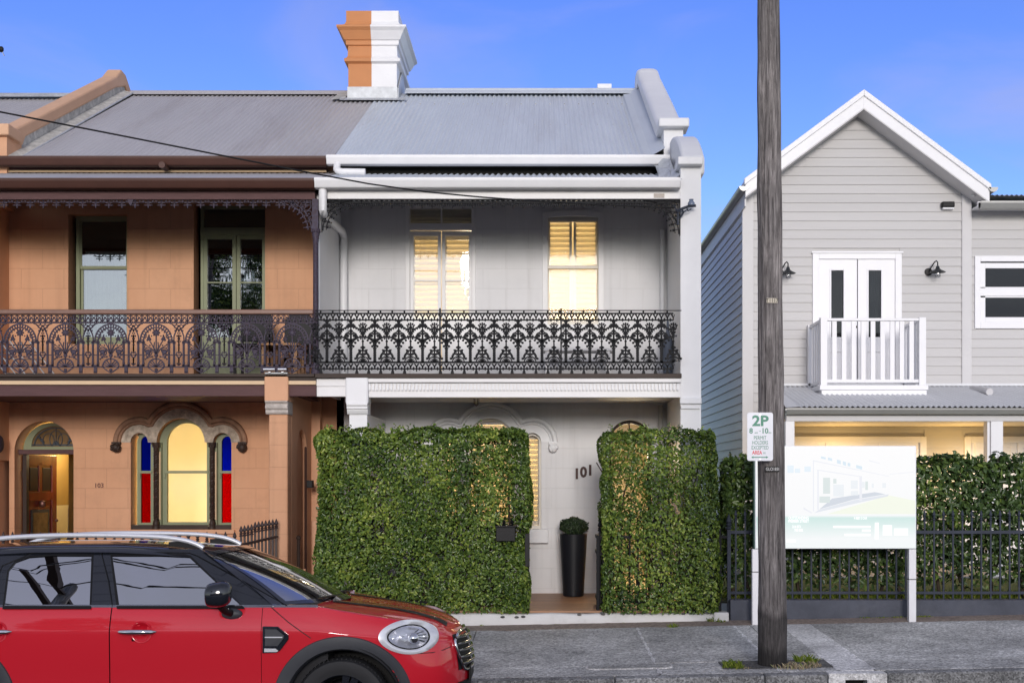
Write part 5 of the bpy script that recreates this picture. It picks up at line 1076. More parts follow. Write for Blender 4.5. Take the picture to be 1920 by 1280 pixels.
    m_ = MB(); m_.tube([(x(1838), DG - .06, z(735)), (X(1828, 19.0), 19.1, Z(729, 19.1)), (X(1858, 18.4), 18.45, Z(734, 18.4))], .055, 12); m_.build('downpipe_spreader', TRIMG, H, smooth=60)
    for lx, lab in ((x(1783), 'small glowing verandah lamp seen through the hedge right of the board'), (x(1560), 'added unseen lamp behind the glowing board lighting the verandah')):  # the lamp behind the board is an added, unseen source
        t = thing('verandah_lamp', lab, 'lamp', (lx, DG - .14, 1.8)); zl = Z(882, DG - .2)
        MB().box(lx - .05, lx + .05, DG - .05, DG - .006, zl - .09, zl + .09).build('back_plate', STEELM, t, bevel=.006); MB().ball((lx, DG - .12, zl), .045, n=12, m=8).build('bulb', BULB, t, smooth=60)
        L = bpy.data.lights.new('verandah_light', 'POINT'); L.energy = P_VER; L.color = (1, .62, .21); L.shadow_soft_size = .05
        lo = link(bpy.data.objects.new('verandah_light', L)); lo.location = (lx, DG - .55, zl + .02); attach(lo, t)
    # lamps on the wall
    def barn(px, py, lab):
        t = thing('wall_lamp', lab, 'wall lamp', (x(px), DG - .05, z(py)), 'black gooseneck lamps on the grey wall'); c = Vector((x(px), DG, z(py)))
        S_ = lambda mb: [mb.v.__setitem__(q, (c.x - .04 + (v[0] - c.x + .04)*.82, DG + (v[1] - DG)*.82, c.z + (v[2] - c.z)*.82)) for q, v in enumerate(mb.v)]
        m_ = MB(); m_.lathe([(.075, -.0), (.07, -.03), (.0, -.035)], (c.x - .10, DG - .005, c.z - .03), 16, axis='y'); S_(m_); m_.build('back_plate', BLACKP, t, smooth=40)
        m_ = MB(); m_.tube([(c.x - .10, DG - .04, c.z - .03), (c.x - .07, DG - .10, c.z + .05), (c.x - .035, DG - .17, c.z + .13), (c.x - .01, DG - .21, c.z + .15), (c.x + .012, DG - .22, c.z + .12), (c.x + .012, DG - .22, c.z + .02)], .012, 8); S_(m_); m_.build('arm', BLACKP, t, smooth=60)
        m_ = MB(); m_.lathe([(.02, .05), (.03, .045), (.04, .0), (.08, -.035), (.145, -.065), (.15, -.075), (.13, -.066), (.05, -.03), (.0, -.02)], (c.x + .012, DG - .22, c.z), 20, caps=False); S_(m_); m_.build('shade', GUNM, t, smooth=50)
        m_ = MB(); m_.lathe([(.042, -.05), (.05, -.09), (.05, -.14), (.035, -.165), (.0, -.17)], (c.x + .012, DG - .22, c.z), 14, caps=False); S_(m_); m_.build('glass_jar', LAMPG, t, smooth=60)
    barn(1751, 507, 'black gooseneck wall lamp at the right of the white balcony doors'); barn(1473, 509, 'black gooseneck wall lamp half hidden behind the timber power pole')
    t = thing('sensor_light', 'small black and white sensor light high under the right eave of the gable', 'sensor light', (x(1774), DG - .1, z(387)))
    MB().box(x(1763), x(1787), DG - .10, DG - .01, z(391), z(380)).build('body', BLACKP, t, bevel=.02); MB().box(x(1765), x(1786), DG - .085, DG - .015, z(394), z(391)).build('base', WHITEG, t, bevel=.006)
VCEIL = M('verandah_cream_ceiling', (.72, .62, .42), rough=.7, var=.02)
GUNM = M('gunmetal_shade', (.05, .055, .06), rough=.35, var=.1, metal=.6)
P_VER = 12
gable_house()

# ------------------------------------------------------------------ low walls, fences, gate
def picket_mesh(h, r=.009, kind=0, mat=None):
    m_ = MB(); m_.box(-r, r, -r, r, 0, h - .02)
    m_.lathe([(r*1.1, 0), (r*2.4, .006), (r*1.2, .022), (r*2.0, .034), (r*1.0, .046)], (0, 0, h - .02), 8)
    m_.lathe([(r*.8, .044), (r*2.2, .062), (r*1.9, .075), (r*.5, .115), (0, .122)], (0, 0, h - .02), 8)
    return m_.mesh('picket', mat, smooth=40)
W1 = thing('low_wall', 'low whitewashed wall along the footpath in front of the white terrace', 'wall', (.2, 13.95, .1))
m_ = MB(); n = 26; x0, x1 = -3.1, X(1364, 13.9)
P = []
for i in range(n+1):
    a = x0 + (x1-x0)*i/n; zt = ZF - .03 + .006*math.sin(i*1.7) + .003*math.sin(i*4.1); zb_ = gz(a, 13.9) - .05
    P.append([(a, 13.88, zb_), (a, 13.875 + .006*math.sin(i*2.3), zb_ + .06), (a, 13.885, zt - .015), (a, 13.90, zt), (a, 14.08, zt)])
m_.grid(P); m_.face([0, 1, 2, 3, 4]); m_.face([len(m_.v)-5+k for k in range(5)]); m_.build('wall_face', BASEW, W1, smooth=50)
for k in range(7): a = rnd.uniform(-.5, 2.0); MB().ball((a, 13.872, rnd.uniform(.10, .16) + gz(a, 13.9)*.5), .02, (1.4, .3, .7), 7, 4).build('chip', CONCD, W1)
MB().box(X(1338, 13.88), X(1366, 13.88), 13.84, 14.05, gz(2, 13.9) - .1, Z(1147, 13.88)).build('wall_end_block', BASEW, W1, bevel=.015)
W2 = thing('fence', 'dark iron picket fence on a slate grey plinth before the weatherboard house', 'fence', (4, 13.95, .1), 'iron picket fences')
xa = X(1369, 13.9); zt = Z(1124, 13.9)
MB().box(xa, 12, 13.88, 14.08, -.15, zt).build('plinth', PLINTH, W2, bevel=.008)
pk = picket_mesh(Z(972, 14) - zt, mat=IRONG)
for i in range(46): put('picket', pk, W2, off=(X(1379.5, 14) + i*17.7*14/F, 14.0, zt))
MB().box(xa, 12, 13.985, 14.015, Z(1000, 14), Z(994, 14)).build('rail', IRONG, W2); MB().box(xa, 12, 13.985, 14.015, Z(1113, 14), Z(1108, 14)).build('rail', IRONG, W2)
m_ = MB(); q = X(1366.5, 14); m_.box(q - .02, q + .02, 13.975, 14.015, gz(2.1, 14) + .05, Z(992, 14)); m_.lathe([(.022, 0), (.04, .01), (.02, .035), (.036, .05), (.02, .07), (.034, .09), (.03, .11), (.008, .17), (0, .18)], (q, 13.995, Z(992, 14)), 10); m_.build('end_post', IRONG, W2, smooth=40)
W3 = thing('fence', 'black iron picket fence running through the hedges of the white terrace', 'fence', (0, 14.0, ZF), 'iron picket fences')
pk3 = picket_mesh(1.0, mat=IRONB)
for i in range(26): put('picket', pk3, W3, off=(X(606, 14) + i*15.4*14/F, 14.0, ZF - .04))
for i in range(14): put('picket', pk3, W3, off=(X(1150, 14) + i*15.4*14/F, 14.0, ZF - .04))
for a, b in ((600, 992), (1140, 1366)):
    for zz in (.28, 1.02): MB().box(X(a, 14), X(b, 14), 13.99, 14.01, zz, zz + .03).build('rail', IRONB, W3)
MB().box(X(1345, 14), X(1352, 14), 13.97, 14.01, .1, Z(1010, 14)).build('end_post', IRONB, W3); MB().box(X(985, 14), X(992, 14), 13.97, 14.03, .1, Z(960, 14)).build('end_post', IRONB, W3)
G1 = thing('gate', 'black iron gate standing open beside the right hedge of the white terrace', 'gate', (X(1127, 14), 14.0, ZF))
gx = X(1124, 14.0); pk4 = picket_mesh(.86, mat=IRONB)
for i in range(7): put('picket', pk4, G1, off=(gx + .012*i - .0, 14.03 + i*.115, ZF + .06))
for zz in (ZF + .08, ZF + .62, ZF + .80): MB().prism_x([(14.02, zz), (14.74, zz), (14.74, zz + .035), (14.02, zz + .035)], gx - .02, gx + .06).build('rail', IRONB, G1)
MB().box(gx - .035, gx + .0, 13.98, 14.03, ZF - .02, Z(1003, 14)).box(gx + .03, gx + .065, 13.98, 14.02, ZF - .02, Z(1010, 14)).build('gate_post', IRONB, G1, bevel=.004)
G2 = thing('gate', 'brown iron picket gate swung open before the orange terrace pier', 'gate', (X(480, 14), 13.9, 0))
pk5 = picket_mesh(1.02, r=.011, mat=IRONBR)
for i in range(11): t = i/10; d = 13.55 + .75*t; put('picket', pk5, G2, off=(X(452 + 66*t, d), d, .08 + .035*t - (0 if i > 3 else .02)))
for zz in (.95, .18):
    m_ = MB(); m_.tube([(X(452, 13.55), 13.55, zz + .02), (X(520, 14.32), 14.32, zz + .075)], .016, 6); m_.build('rail', IRONBR, G2)
W4 = thing('fence', 'brown iron picket fence mostly hidden behind the red car', 'fence', (-5.5, 13.9, 0), 'iron picket fences')
MB().box(-8, X(446, 13.9), 13.85, 14.0, -.4, .18).build('plinth', ORANGEP, W4)
pk6 = picket_mesh(.82, r=.011, mat=IRONBR)
for i in range(30): put('picket', pk6, W4, off=(X(440, 13.92) - i*.105, 13.92, .18))
MB().box(-8, X(446, 13.92), 13.905, 13.935, .86, .89).build('rail', IRONBR, W4)
# ------------------------------------------------------------------ hedges
def smooth_noise(p, s, seed):
    """cheap value noise on an (n,3) array, 0..1"""
    q = p * s + seed * 17.3; i = np.floor(q).astype(np.int64); f = q - i; f = f*f*(3 - 2*f)
    def h(a): n_ = (a[:, 0]*374761393 + a[:, 1]*668265263 + a[:, 2]*2147483647 + seed*1274126177) & 0xffffffff; n_ = ((n_ ^ (n_ >> 13)) * 1274126177) & 0xffffffff; return ((n_ ^ (n_ >> 16)) & 0xffff) / 65535.0
    r = 0
    for dx in (0, 1):
        for dy in (0, 1):
            for dz in (0, 1):
                w = (f[:, 0] if dx else 1-f[:, 0]) * (f[:, 1] if dy else 1-f[:, 1]) * (f[:, 2] if dz else 1-f[:, 2])
                r = r + w * h(i + np.array([dx, dy, dz]))
    return r
def leaf_mesh(name, pos, nrm, L, Wd, mat, fold=.25, droop=.35, tilt=.55, shade=None):
    n = len(pos); rv = npr.normal(size=(n, 3)); nn = nrm + rv * tilt; nn /= np.linalg.norm(nn, axis=1)[:, None]
    t = npr.normal(size=(n, 3)) * .9 + np.array([0, 0, -droop]); t -= nn * (t * nn).sum(1)[:, None]; t /= np.linalg.norm(t, axis=1)[:, None]
    b = np.cross(nn, t); l = L * npr.uniform(.6, 1.25, n)[:, None]; w = Wd * npr.uniform(.7, 1.2, n)[:, None]
    v = np.empty((n, 6, 3)); v[:, 0] = pos - t*l*.5; v[:, 1] = pos - t*l*.08 + b*w*.5 + nn*w*fold; v[:, 2] = pos + t*l*.22 + b*w*.4 + nn*w*fold*.8; v[:, 3] = pos + t*l*.5 - nn*l*.08; v[:, 4] = pos + t*l*.22 - b*w*.4 + nn*w*fold*.8; v[:, 5] = pos - t*l*.08 - b*w*.5 + nn*w*fold
    fc = np.array([[0, 1, 2, 3], [0, 3, 4, 5]]); f = (fc[None] + (np.arange(n)*6)[:, None, None]).reshape(-1)
    me = bpy.data.meshes.new(name); me.vertices.add(n*6); me.vertices.foreach_set('co', v.reshape(-1).astype(np.float32)); me.loops.add(len(f)); me.loops.foreach_set('vertex_index', f.astype(np.int32))
    me.polygons.add(n*2); me.polygons.foreach_set('loop_start', np.arange(0, n*8, 4, dtype=np.int32)); me.polygons.foreach_set('loop_total', np.full(n*2, 4, dtype=np.int32)); me.update(calc_edges=True)
    s = npr.uniform(0, 1, n) if shade is None else shade
    at = me.attributes.new('shade', 'FLOAT', 'POINT'); at.data.foreach_set('value', np.repeat(s, 6).astype(np.float32)); me.materials.append(mat); return me
LEAFM = M_leaf('hedge_leaf', [(0, (.020, .044, .012)), (.34, (.078, .140, .028)), (.68, (.21, .30, .050)), (1, (.46, .51, .10))], rough=.27, t=.22)
LEAFD = M_leaf('dark_hedge_leaf', [(0, (.026, .052, .020)), (.45, (.075, .13, .036)), (.8, (.18, .26, .048)), (1, (.32, .40, .07))], rough=.34, t=.2)
LEAFT = M_leaf('topiary_leaf', [(0, (.012, .028, .012)), (1, (.05, .085, .03))], rough=.45, t=.15)
GRASSM = M_leaf('grass_blade', [(0, (.08, .15, .015)), (.6, (.22, .30, .025)), (1, (.36, .36, .08))], rough=.6, t=.25)
DRYM = M_leaf('dry_grass', [(0, (.26, .20, .12)), (.7, (.55, .46, .31)), (1, (.20, .28, .05))], rough=.8, t=.2)
TWIG = M('hedge_twig', (.045, .032, .02), rough=.9, var=.3)
def hedge(nm, label, x0, x1, y0, y1, z0, z1, nface, nin, L, Wd, mat, holes=(), lump=.065, rag=.05, stems=8, top_extra=0, hue=(.55, .45), lowthin=0, grad=0):
    H = thing(nm, label, 'hedge', ((x0+x1)/2, (y0+y1)/2, z0))
    areas = np.array([(x1-x0)*(z1-z0), (x1-x0)*(z1-z0)*.35, (x1-x0)*(y1-y0)*1.4, (y1-y0)*(z1-z0)*1.4, (y1-y0)*(z1-z0)*1.4]); areas /= areas.sum()
    side = npr.choice(5, nface, p=areas); u, v = npr.uniform(0, 1, nface), npr.uniform(0, 1, nface); d = np.abs(npr.exponential(.05, nface)) - .012
    P = np.empty((nface, 3)); N = np.zeros((nface, 3))
    for s_, (ax, sg) in enumerate(((1, -1), (1, 1), (2, 1), (0, -1), (0, 1))):
        k = side == s_; m = k.sum(); c = np.empty((m, 3)); lo, hi = (x0, y0, z0), (x1, y1, z1); uv = [u[k], v[k]]
        for a in range(3):
            if a == ax: c[:, a] = (lo[a] + d[k]) if sg < 0 else (hi[a] - d[k])
            else: w = uv.pop(0); c[:, a] = lo[a] + (hi[a]-lo[a])*w
        P[k] = c; N[k, ax] = sg
    # round the edges and let the faces bulge
    C = np.array([(x0+x1)/2, (y0+y1)/2, (z0+z1)/2]); hf = np.array([(x1-x0)/2, (y1-y0)/2, (z1-z0)/2])
    Pi = np.column_stack([npr.uniform(x0+.05, x1-.05, nin), npr.uniform(y0+.06, y1-.05, nin), npr.uniform(z0+.03, z1-.05, nin)]); Ni = npr.normal(size=(nin, 3)); Ni[:, 1] -= .8
    P = np.vstack([P, Pi]); N = np.vstack([N, Ni])
    rr = .10; q = np.abs(P - C) - (hf - rr); q[:, 2][P[:, 2] < C[2]] = -1; qq = np.clip(q, 0, None); ln = np.linalg.norm(qq, axis=1); over = np.clip(ln - rr, 0, None); dirv = np.sign(P - C) * qq / np.maximum(ln, 1e-6)[:, None]
    P -= dirv * over[:, None]
    b1 = smooth_noise(P, 2.3, 3) - .5; b2 = smooth_noise(P, 7.0, 8) - .5; P += N / np.maximum(np.linalg.norm(N, axis=1), 1e-6)[:, None] * ((b1*lump*1.6 + b2*lump*.9))[:, None]
    P[:, 2] += np.where(P[:, 2] > z1 - .15, (smooth_noise(P, 4.0, 21) - .5) * rag * 2, 0)
    keep = np.ones(len(P), bool); dens = smooth_noise(P, 5.5, 5)*.6 + smooth_noise(P, 12, 6)*.4
    for (hx, hz, rx, rz_, am) in holes: g = np.exp(-(((P[:, 0]-hx)/rx)**2 + ((P[:, 2]-hz)/rz_)**2)); keep &= ~(npr.uniform(0, 1, len(P)) < am*g*np.clip(2.6*(dens - .32), 0, 1.5))
    if lowthin: g = np.clip((z0 + lowthin - P[:, 2])/lowthin, 0, 1); keep &= ~(npr.uniform(0, 1, len(P)) < g*1.1)
    keep &= ~((dens > .67) & (npr.uniform(0, 1, len(P)) < .8))
    P, N = P[keep], N[keep]
    sp_ = []
    for i in range(int(46*(x1-x0))):
        a, b, zz = rnd.uniform(x0+.05, x1-.05), rnd.uniform(y0+.02, y1-.1), z1; up = rnd.uniform(.03, .11)
        if i % 2: b, zz, up = y0, rnd.uniform(z0+.2, z1-.1), .05
        for k in range(rnd.randint(4, 8)): sp_.append((a + rnd.uniform(-.025, .025), b - (.05*k/6 if i % 2 else rnd.uniform(-.02, .02)), zz + up*k/6))
    sp_ = np.array(sp_); P = np.vstack([P, sp_]); N = np.vstack([N, npr.normal(size=(len(sp_), 3)) + np.array([0, -.6, .4])]); n = len(P)
    N[:, 2] += .45; cl = smooth_noise(P, 3.2, 13)*.55 + smooth_noise(P, 9, 14)*.25
    sh = np.clip(npr.beta(1.6, 2.4, n)*.75 + cl*hue[0] - .14 + grad*(P[:, 2]-z0)/(z1-z0), 0, 1)
    put('foliage', leaf_mesh('foliage', P, N, L, Wd, mat, shade=sh), H, kind='stuff')
    # stray shoots on the top
    m_ = MB()
    for i in range(stems):
        a = x0 + (i + .5 + rnd.uniform(-.3, .3))*(x1-x0)/stems; d = (y0+y1)/2 + rnd.uniform(-.08, .08); pts = [(a, d, z0 - .15)]
        for k in range(1, 6): pts.append((a + rnd.uniform(-.12, .12), d + rnd.uniform(-.1, .1), z0 + (z1-z0)*k/6))
        MB().tube(pts, [.022, .02, .016, .013, .01, .006], 6).build('stem', TWIG, H, smooth=60)
    for i in range(stems*5):
        a = rnd.uniform(x0+.1, x1-.1); zz = rnd.uniform(z0+.1, z1-.2); m_.tube([(a, (y0+y1)/2, zz), (a + rnd.uniform(-.15, .15), y0 + .10, zz + rnd.uniform(.05, .2))], [.007, .003], 4, caps=False)
    for i in range(top_extra):
        a = rnd.uniform(x0+.1, x1-.1); b = rnd.uniform(y0+.05, y1-.05); m_.tube([(a, b, z1-.1), (a + rnd.uniform(-.03, .03), b, z1 + rnd.uniform(.02, .09))], [.004, .002], 4, caps=False)
    m_.build('twig', TWIG, H, kind='stuff'); return H
hedge('hedge', 'big clipped green hedge between the red car and the doorway of number 101', X(592, 13.9), X(992, 13.9), 13.84, 14.36, .18, Z(809, 13.9), 38000, 15500, .046, .026, LEAFM,
      holes=((X(947, 13.85), Z(1000, 13.85), .09, .06, 9), (X(960, 14), Z(965, 14), .22, .18, 1.0), (X(905, 14), Z(935, 14), .32, .14, .9), (X(955, 14), Z(915, 14), .18, .16, .8), (X(800, 14), Z(905, 14), .07, .05, 1.2), (X(870, 14), Z(1025, 14), .09, .04, 1.0), (X(670, 14), Z(1020, 14), .08, .06, 1.0), (X(972, 14), Z(900, 14), .10, .3, .6)), stems=10, top_extra=14, hue=(.75, .4))
hedge('hedge', 'narrower clipped hedge between the open iron gate and the timber power pole', X(1128, 13.9), X(1345, 13.9), 13.84, 14.36, .18, Z(810, 13.9), 18500, 7800, .043, .024, LEAFM,
      holes=((X(1175, 14), Z(905, 14), .06, .16, .8), (X(1200, 14), Z(945, 14), .06, .2, .8), (X(1165, 14), Z(975, 14), .05, .14, .7), (X(1190, 14), Z(1090, 14), .08, .14, .8), (X(1225, 14), Z(1110, 14), .10, .12, .7)), stems=7, top_extra=10, hue=(.85, .4), lump=.07)
hedge('hedge', 'tall leafy dark green hedge behind the slate plinth and picket fence', X(1352, 14.3), X(2060, 14.3), 14.12, 14.55, .34, Z(864, 14.2), 17500, 6500, .088, .040, LEAFD,
      holes=((X(1745, 14.3), Z(890, 14.3), .2, .14, .5), (X(1783, 14.2), Z(884, 14.2), .05, .05, 1.3), (X(1760, 14.3), Z(960, 14.3), .25, .2, .55), (X(1870, 14.3), Z(1010, 14.3), .3, .3, .6), (X(1780, 14.3), Z(1060, 14.3), .4, .12, .6), (X(1420, 14.3), Z(1080, 14.3), .3, .12, .8)), stems=16, lump=.07, rag=.06, top_extra=30, hue=(.6, .4), lowthin=.42)
# ------------------------------------------------------------------ grass and weeds
def tufts(name, centres, mat, n, h, spread, parent=None, label=None):
    pos = []; 
    m_v = []; shades = []
    for (cx, cy, cz, sc_) in centres:
        for k in range(int(n*sc_)):
            a = rnd.uniform(0, 6.28); r = spread*sc_*math.sqrt(rnd.random()); px, py = cx + r*math.cos(a), cy + r*math.sin(a)*.6; hh = h*sc_*rnd.uniform(.4, 1.1); ln = rnd.uniform(.2, 1.2)*hh; an = rnd.uniform(0, 6.28); w = .004 + .003*rnd.random()
            q = Vector((math.cos(an), math.sin(an), 0)); s_ = Vector((-q.y, q.x, 0))*w; b0 = Vector((px, py, cz if cz is not None else gz(px, py)))
            m_v.append([b0 - s_, b0 + s_, b0 + q*ln*.45 + Vector((0, 0, hh*.7)) + s_*.7, b0 + q*ln + Vector((0, 0, hh)), b0 + q*ln*.45 + Vector((0, 0, hh*.7)) - s_*.7]); shades.append(rnd.random())
    me = bpy.data.meshes.new(name); me.from_pydata([tuple(v) for b in m_v for v in b], [], [tuple(range(i*5, i*5+5)) for i in range(len(m_v))])
    at = me.attributes.new('shade', 'FLOAT', 'POINT'); at.data.foreach_set('value', np.repeat(np.array(shades), 5).astype(np.float32)); me.materials.append(mat)
    return put(name, me, None, kind='stuff')
tufts('weeds', [(1.70, 11.10, None, .9), (2.40, 11.32, None, .9), (2.46, 11.27, None, .6), (1.74, 11.05, None, .6), (1.43, 13.55, None, .5), (1.9, 13.86, None, .7), (2.0, 13.80, None, .5), (-.7, 13.86, None, .35), (.15, 13.86, None, .25), (.9, 13.87, None, .25)] + [(3.6 + .06*i, 13.86, None, .25 + .2*rnd.random()) for i in range(14)] + [(4.9 + .1*i, 13.86, None, .2) for i in range(6)], GRASSM, 70, .085, .10)
tufts('dry_grass', [(2.20, 11.02, None, .8), (2.32, 11.04, None, 1.0), (2.42, 11.08, None, .6), (1.82, 11.05, None, .3)], DRYM, 70, .055, .17)
tufts('lawn_grass', [(2.2 + (i % 60)*.13 + rnd.uniform(-.05, .05), 14.15 + (i//60)*.16, .30, .9) for i in range(300)], GRASSM, 26, .085, .09)
tufts('lawn_grass', [(X(1290 + 8*i, 14.2), 14.25 + .05*(i % 3), .18, .8) for i in range(7)], GRASSM, 30, .10, .08)
m_ = MB()
for i in range(420):
    a = rnd.uniform(-1.2, 6.5); d = 13.72 + .16*rnd.random()**.6; zz = gz(a, d) + .002; s_ = rnd.uniform(.006, .02); an = rnd.uniform(0, 6.28)
    m_.quad(*[(a + s_*math.cos(an + k*1.57)*(1.6 if k % 2 else .7), d + s_*math.sin(an + k*1.57), zz + .008*rnd.random()) for k in range(4)])
m_.build('leaf_litter', M('dead_leaf', (.20, .11, .06), rough=.9, var=.5, vscale=20), None, kind='stuff')

# ------------------------------------------------------------------ pot and topiary, letter box
t = thing('planter_pot', 'tall tapered charcoal planter pot against the white wall beside the open gate', 'planter', (X(1075, 15.7), 15.7, ZF))
c = (X(1075, 15.7), 15.7); r0, r1 = 19.5*15.7/F, 26*15.7/F; zt = Z(1000, 15.7)
MB().lathe([(r0 - .01, ZF), (r0, ZF + .01), (r1, zt - .005), (r1 - .004, zt), (r1 - .02, zt), (r1 - .025, zt - .06), (0, zt - .06)], (c[0], c[1], 0), 40).build('pot', POTM, t, smooth=40)
MB().lathe([(r1 - .027, zt - .05), (0, zt - .04)], (c[0], c[1], 0), 24).build('soil', SOIL, t)
t = thing('topiary_shrub', 'small rounded dark green shrub growing in the tall charcoal pot', 'shrub', (c[0], c[1], zt - .05))
n = 3800; v = npr.normal(size=(n, 3)); v /= np.linalg.norm(v, axis=1)[:, None]; rr = npr.uniform(.55, 1.0, n)**.5; bl = 1 + .25*(smooth_noise(v + 5, 3.0, 4) - .5)*2
P_ = np.array([c[0], c[1], Z(987, 15.7)]) + v * (rr*bl)[:, None] * np.array([.185, .185, .125]); 
put('foliage', leaf_mesh('foliage', P_, v, .024, .014, LEAFT, tilt=.7), t, kind='stuff')
MB().tube([(c[0], c[1], zt - .05), (c[0], c[1], zt + .1)], .014, 6).build('trunk', TWIG, t)
t = thing('letter_box', 'black metal letter box set in the right end of the big hedge', 'letter box', (X(947, 13.9), 13.9, 1.0))
MB().box(X(930, 13.8), X(966, 13.8), 13.80, 14.1, Z(1014, 13.82), Z(988, 13.82)).build('box', BLACKP, t, bevel=.006); MB().box(X(928, 13.79), X(968, 13.79), 13.79, 14.1, Z(988, 13.8), Z(985, 13.8)).build('lid', BLACKP, t, bevel=.004)
MB().box(X(984, 13.86), X(993, 13.86), 13.86, 13.9, Z(1062, 13.86), Z(1000, 13.86)).build('newspaper_tube', BLACKP, t, bevel=.004)

# ------------------------------------------------------------------ timber power pole with its tags
def wood_pole_mat():
    m = bpy.data.materials.new('weathered_pole_timber'); n, l, b = nt(m); setp(b, rough=.9)
    geo = n.new('ShaderNodeNewGeometry'); mp = n.new('ShaderNodeMapping'); mp.inputs['Scale'].default_value = (1, 1, .06); l.new(geo.outputs['Position'], mp.inputs['Vector'])
    a = n.new('ShaderNodeTexNoise'); a.inputs['Scale'].default_value = 46; a.inputs['Detail'].default_value = 10; a.inputs['Roughness'].default_value = .78; a.inputs['Distortion'].default_value = .5; l.new(mp.outputs[0], a.inputs['Vector'])
    r = n.new('ShaderNodeValToRGB'); e = r.color_ramp.elements; e[0].position = .36; e[0].color = (.030, .027, .027, 1); e[1].position = .68; e[1].color = (.42, .39, .38, 1); e2 = e.new(.5); e2.color = (.175, .158, .154, 1); l.new(a.outputs['Fac'], r.inputs['Fac'])
    g = n.new('ShaderNodeTexNoise'); g.inputs['Scale'].default_value = 1.6; g.inputs['Detail'].default_value = 5; l.new(geo.outputs['Position'], g.inputs['Vector'])
    mr = n.new('ShaderNodeMapRange'); mr.inputs['From Min'].default_value = .35; mr.inputs['From Max'].default_value = .7; mr.inputs['To Min'].default_value = .7; mr.inputs['To Max'].default_value = 1.2; l.new(g.outputs['Fac'], mr.inputs['Value'])
    sx = n.new('ShaderNodeSeparateXYZ'); l.new(geo.outputs['Position'], sx.inputs[0]); nz = n.new('ShaderNodeTexNoise'); nz.inputs['Scale'].default_value = 9; l.new(mp.outputs[0], nz.inputs['Vector'])
    ad = n.new('ShaderNodeMath'); ad.operation = 'MULTIPLY_ADD'; l.new(nz.outputs['Fac'], ad.inputs[0]); ad.inputs[1].default_value = .22; l.new(sx.outputs['Z'], ad.inputs[2])
    st = n.new('ShaderNodeMapRange'); st.inputs['From Min'].default_value = .55; st.inputs['From Max'].default_value = .62; st.inputs['To Min'].default_value = .36; st.inputs['To Max'].default_value = 1; l.new(ad.outputs[0], st.inputs['Value'])   # preservative stain near the ground
    st2 = n.new('ShaderNodeMapRange'); st2.inputs['From Min'].default_value = .22; st2.inputs['From Max'].default_value = .30; st2.inputs['To Min'].default_value = .38; l.new(ad.outputs[0], st2.inputs['Value'])
    m0 = n.new('ShaderNodeMath'); m0.operation = 'MULTIPLY'; l.new(st2.outputs[0], m0.inputs[0]); l.new(st.outputs[0], m0.inputs[1]); m1 = n.new('ShaderNodeMath'); m1.operation = 'MULTIPLY'; l.new(mr.outputs[0], m1.inputs[0]); l.new(m0.outputs[0], m1.inputs[1])
    sc_ = n.new('ShaderNodeVectorMath'); sc_.operation = 'SCALE'; l.new(r.outputs[0], sc_.inputs[0]); l.new(m1.outputs[0], sc_.inputs['Scale']); l.new(sc_.outputs[0], b.inputs['Base Color'])
    bp = n.new('ShaderNodeBump'); bp.inputs['Strength'].default_value = .9; bp.inputs['Distance'].default_value = .012; l.new(a.outputs['Fac'], bp.inputs['Height']); l.new(bp.outputs[0], b.inputs['Normal']); return m
POLEM = wood_pole_mat()
def pole_mesh(name, cx0, cy, cx1, z0, z1, r0, r1, seed=3, na=72, nz_=260):
    m_ = MB(); P = []
    for j in range(nz_ + 1):
        t = j/nz_; zz = z0 + (z1-z0)*t; row = []; cx = cx0 + (cx1-cx0)*t; rr = r0 + (r1-r0)*t
        for i in range(na):
            a = 2*math.pi*i/na; v = Vector((math.cos(a)*4, math.sin(a)*4, zz*.55 + seed)); v2 = Vector((math.cos(a)*13, math.sin(a)*13, zz*.9 + seed)); v3 = Vector((math.cos(a)*1.5, math.sin(a)*1.5, zz*2.2 + seed))
            g = noise.noise(v)*.007 + min(0, noise.noise(v2) + .10)*.016 + noise.noise(v3)*.008
            g += .004*max(0, min(1, (.50 + .05*math.sin(a*3) - zz)/.03)) if r0 > .1 else 0
            row.append((cx + (rr + g)*math.cos(a), cy + (rr + g)*math.sin(a), zz))
        row.append(row[0]); P.append(row)
    m_.grid(P); m_.face(list(range(nz_*(na+1), nz_*(na+1) + na))); return m_
UP = thing('power_pole', 'weathered grey timber power pole standing by the kerb before the illuminated board', 'pole', (X(1448, 11.2), 11.2, 0))
pole_mesh('pole', X(1448.5, 11.2), 11.2, X(1437, 11.2), -.12, 9.2, 26.2*11.2/F, 18*11.2/F).build('pole_shaft', POLEM, UP, smooth=70)
yp = 11.2 - 25.5*11.2/F
MB().prism([(X(1440.3, 11.0), Z(565, 11.0)), (X(1461, 11.0), Z(565.5, 11.0)), (X(1461.5, 11.0), Z(556.5, 11.0)), (X(1440.5, 11.0), Z(556, 11.0))], yp + .004, yp + .012).build('metal_tag', TAGM if False else M('tag_metal', (.50, .45, .36), rough=.5, var=.1), UP)
text('T1117', X(1450.8, 11.0), Z(561, 11.0), yp + .002, .05, DARKF, UP, ext=.001, sx=.85)
MB().box(X(1438, 11.0), X(1464, 11.0), yp - .008, yp + .012, Z(884, 11.0), Z(873.5, 11.0)).build('number_plate', BLACKP, UP)
text('GLO183I', X(1451, 11.0), Z(879, 11.0), yp - .010, .040, M('tag_lettering', (.6, .6, .6), rough=.5), UP, ext=.001, sx=.80)
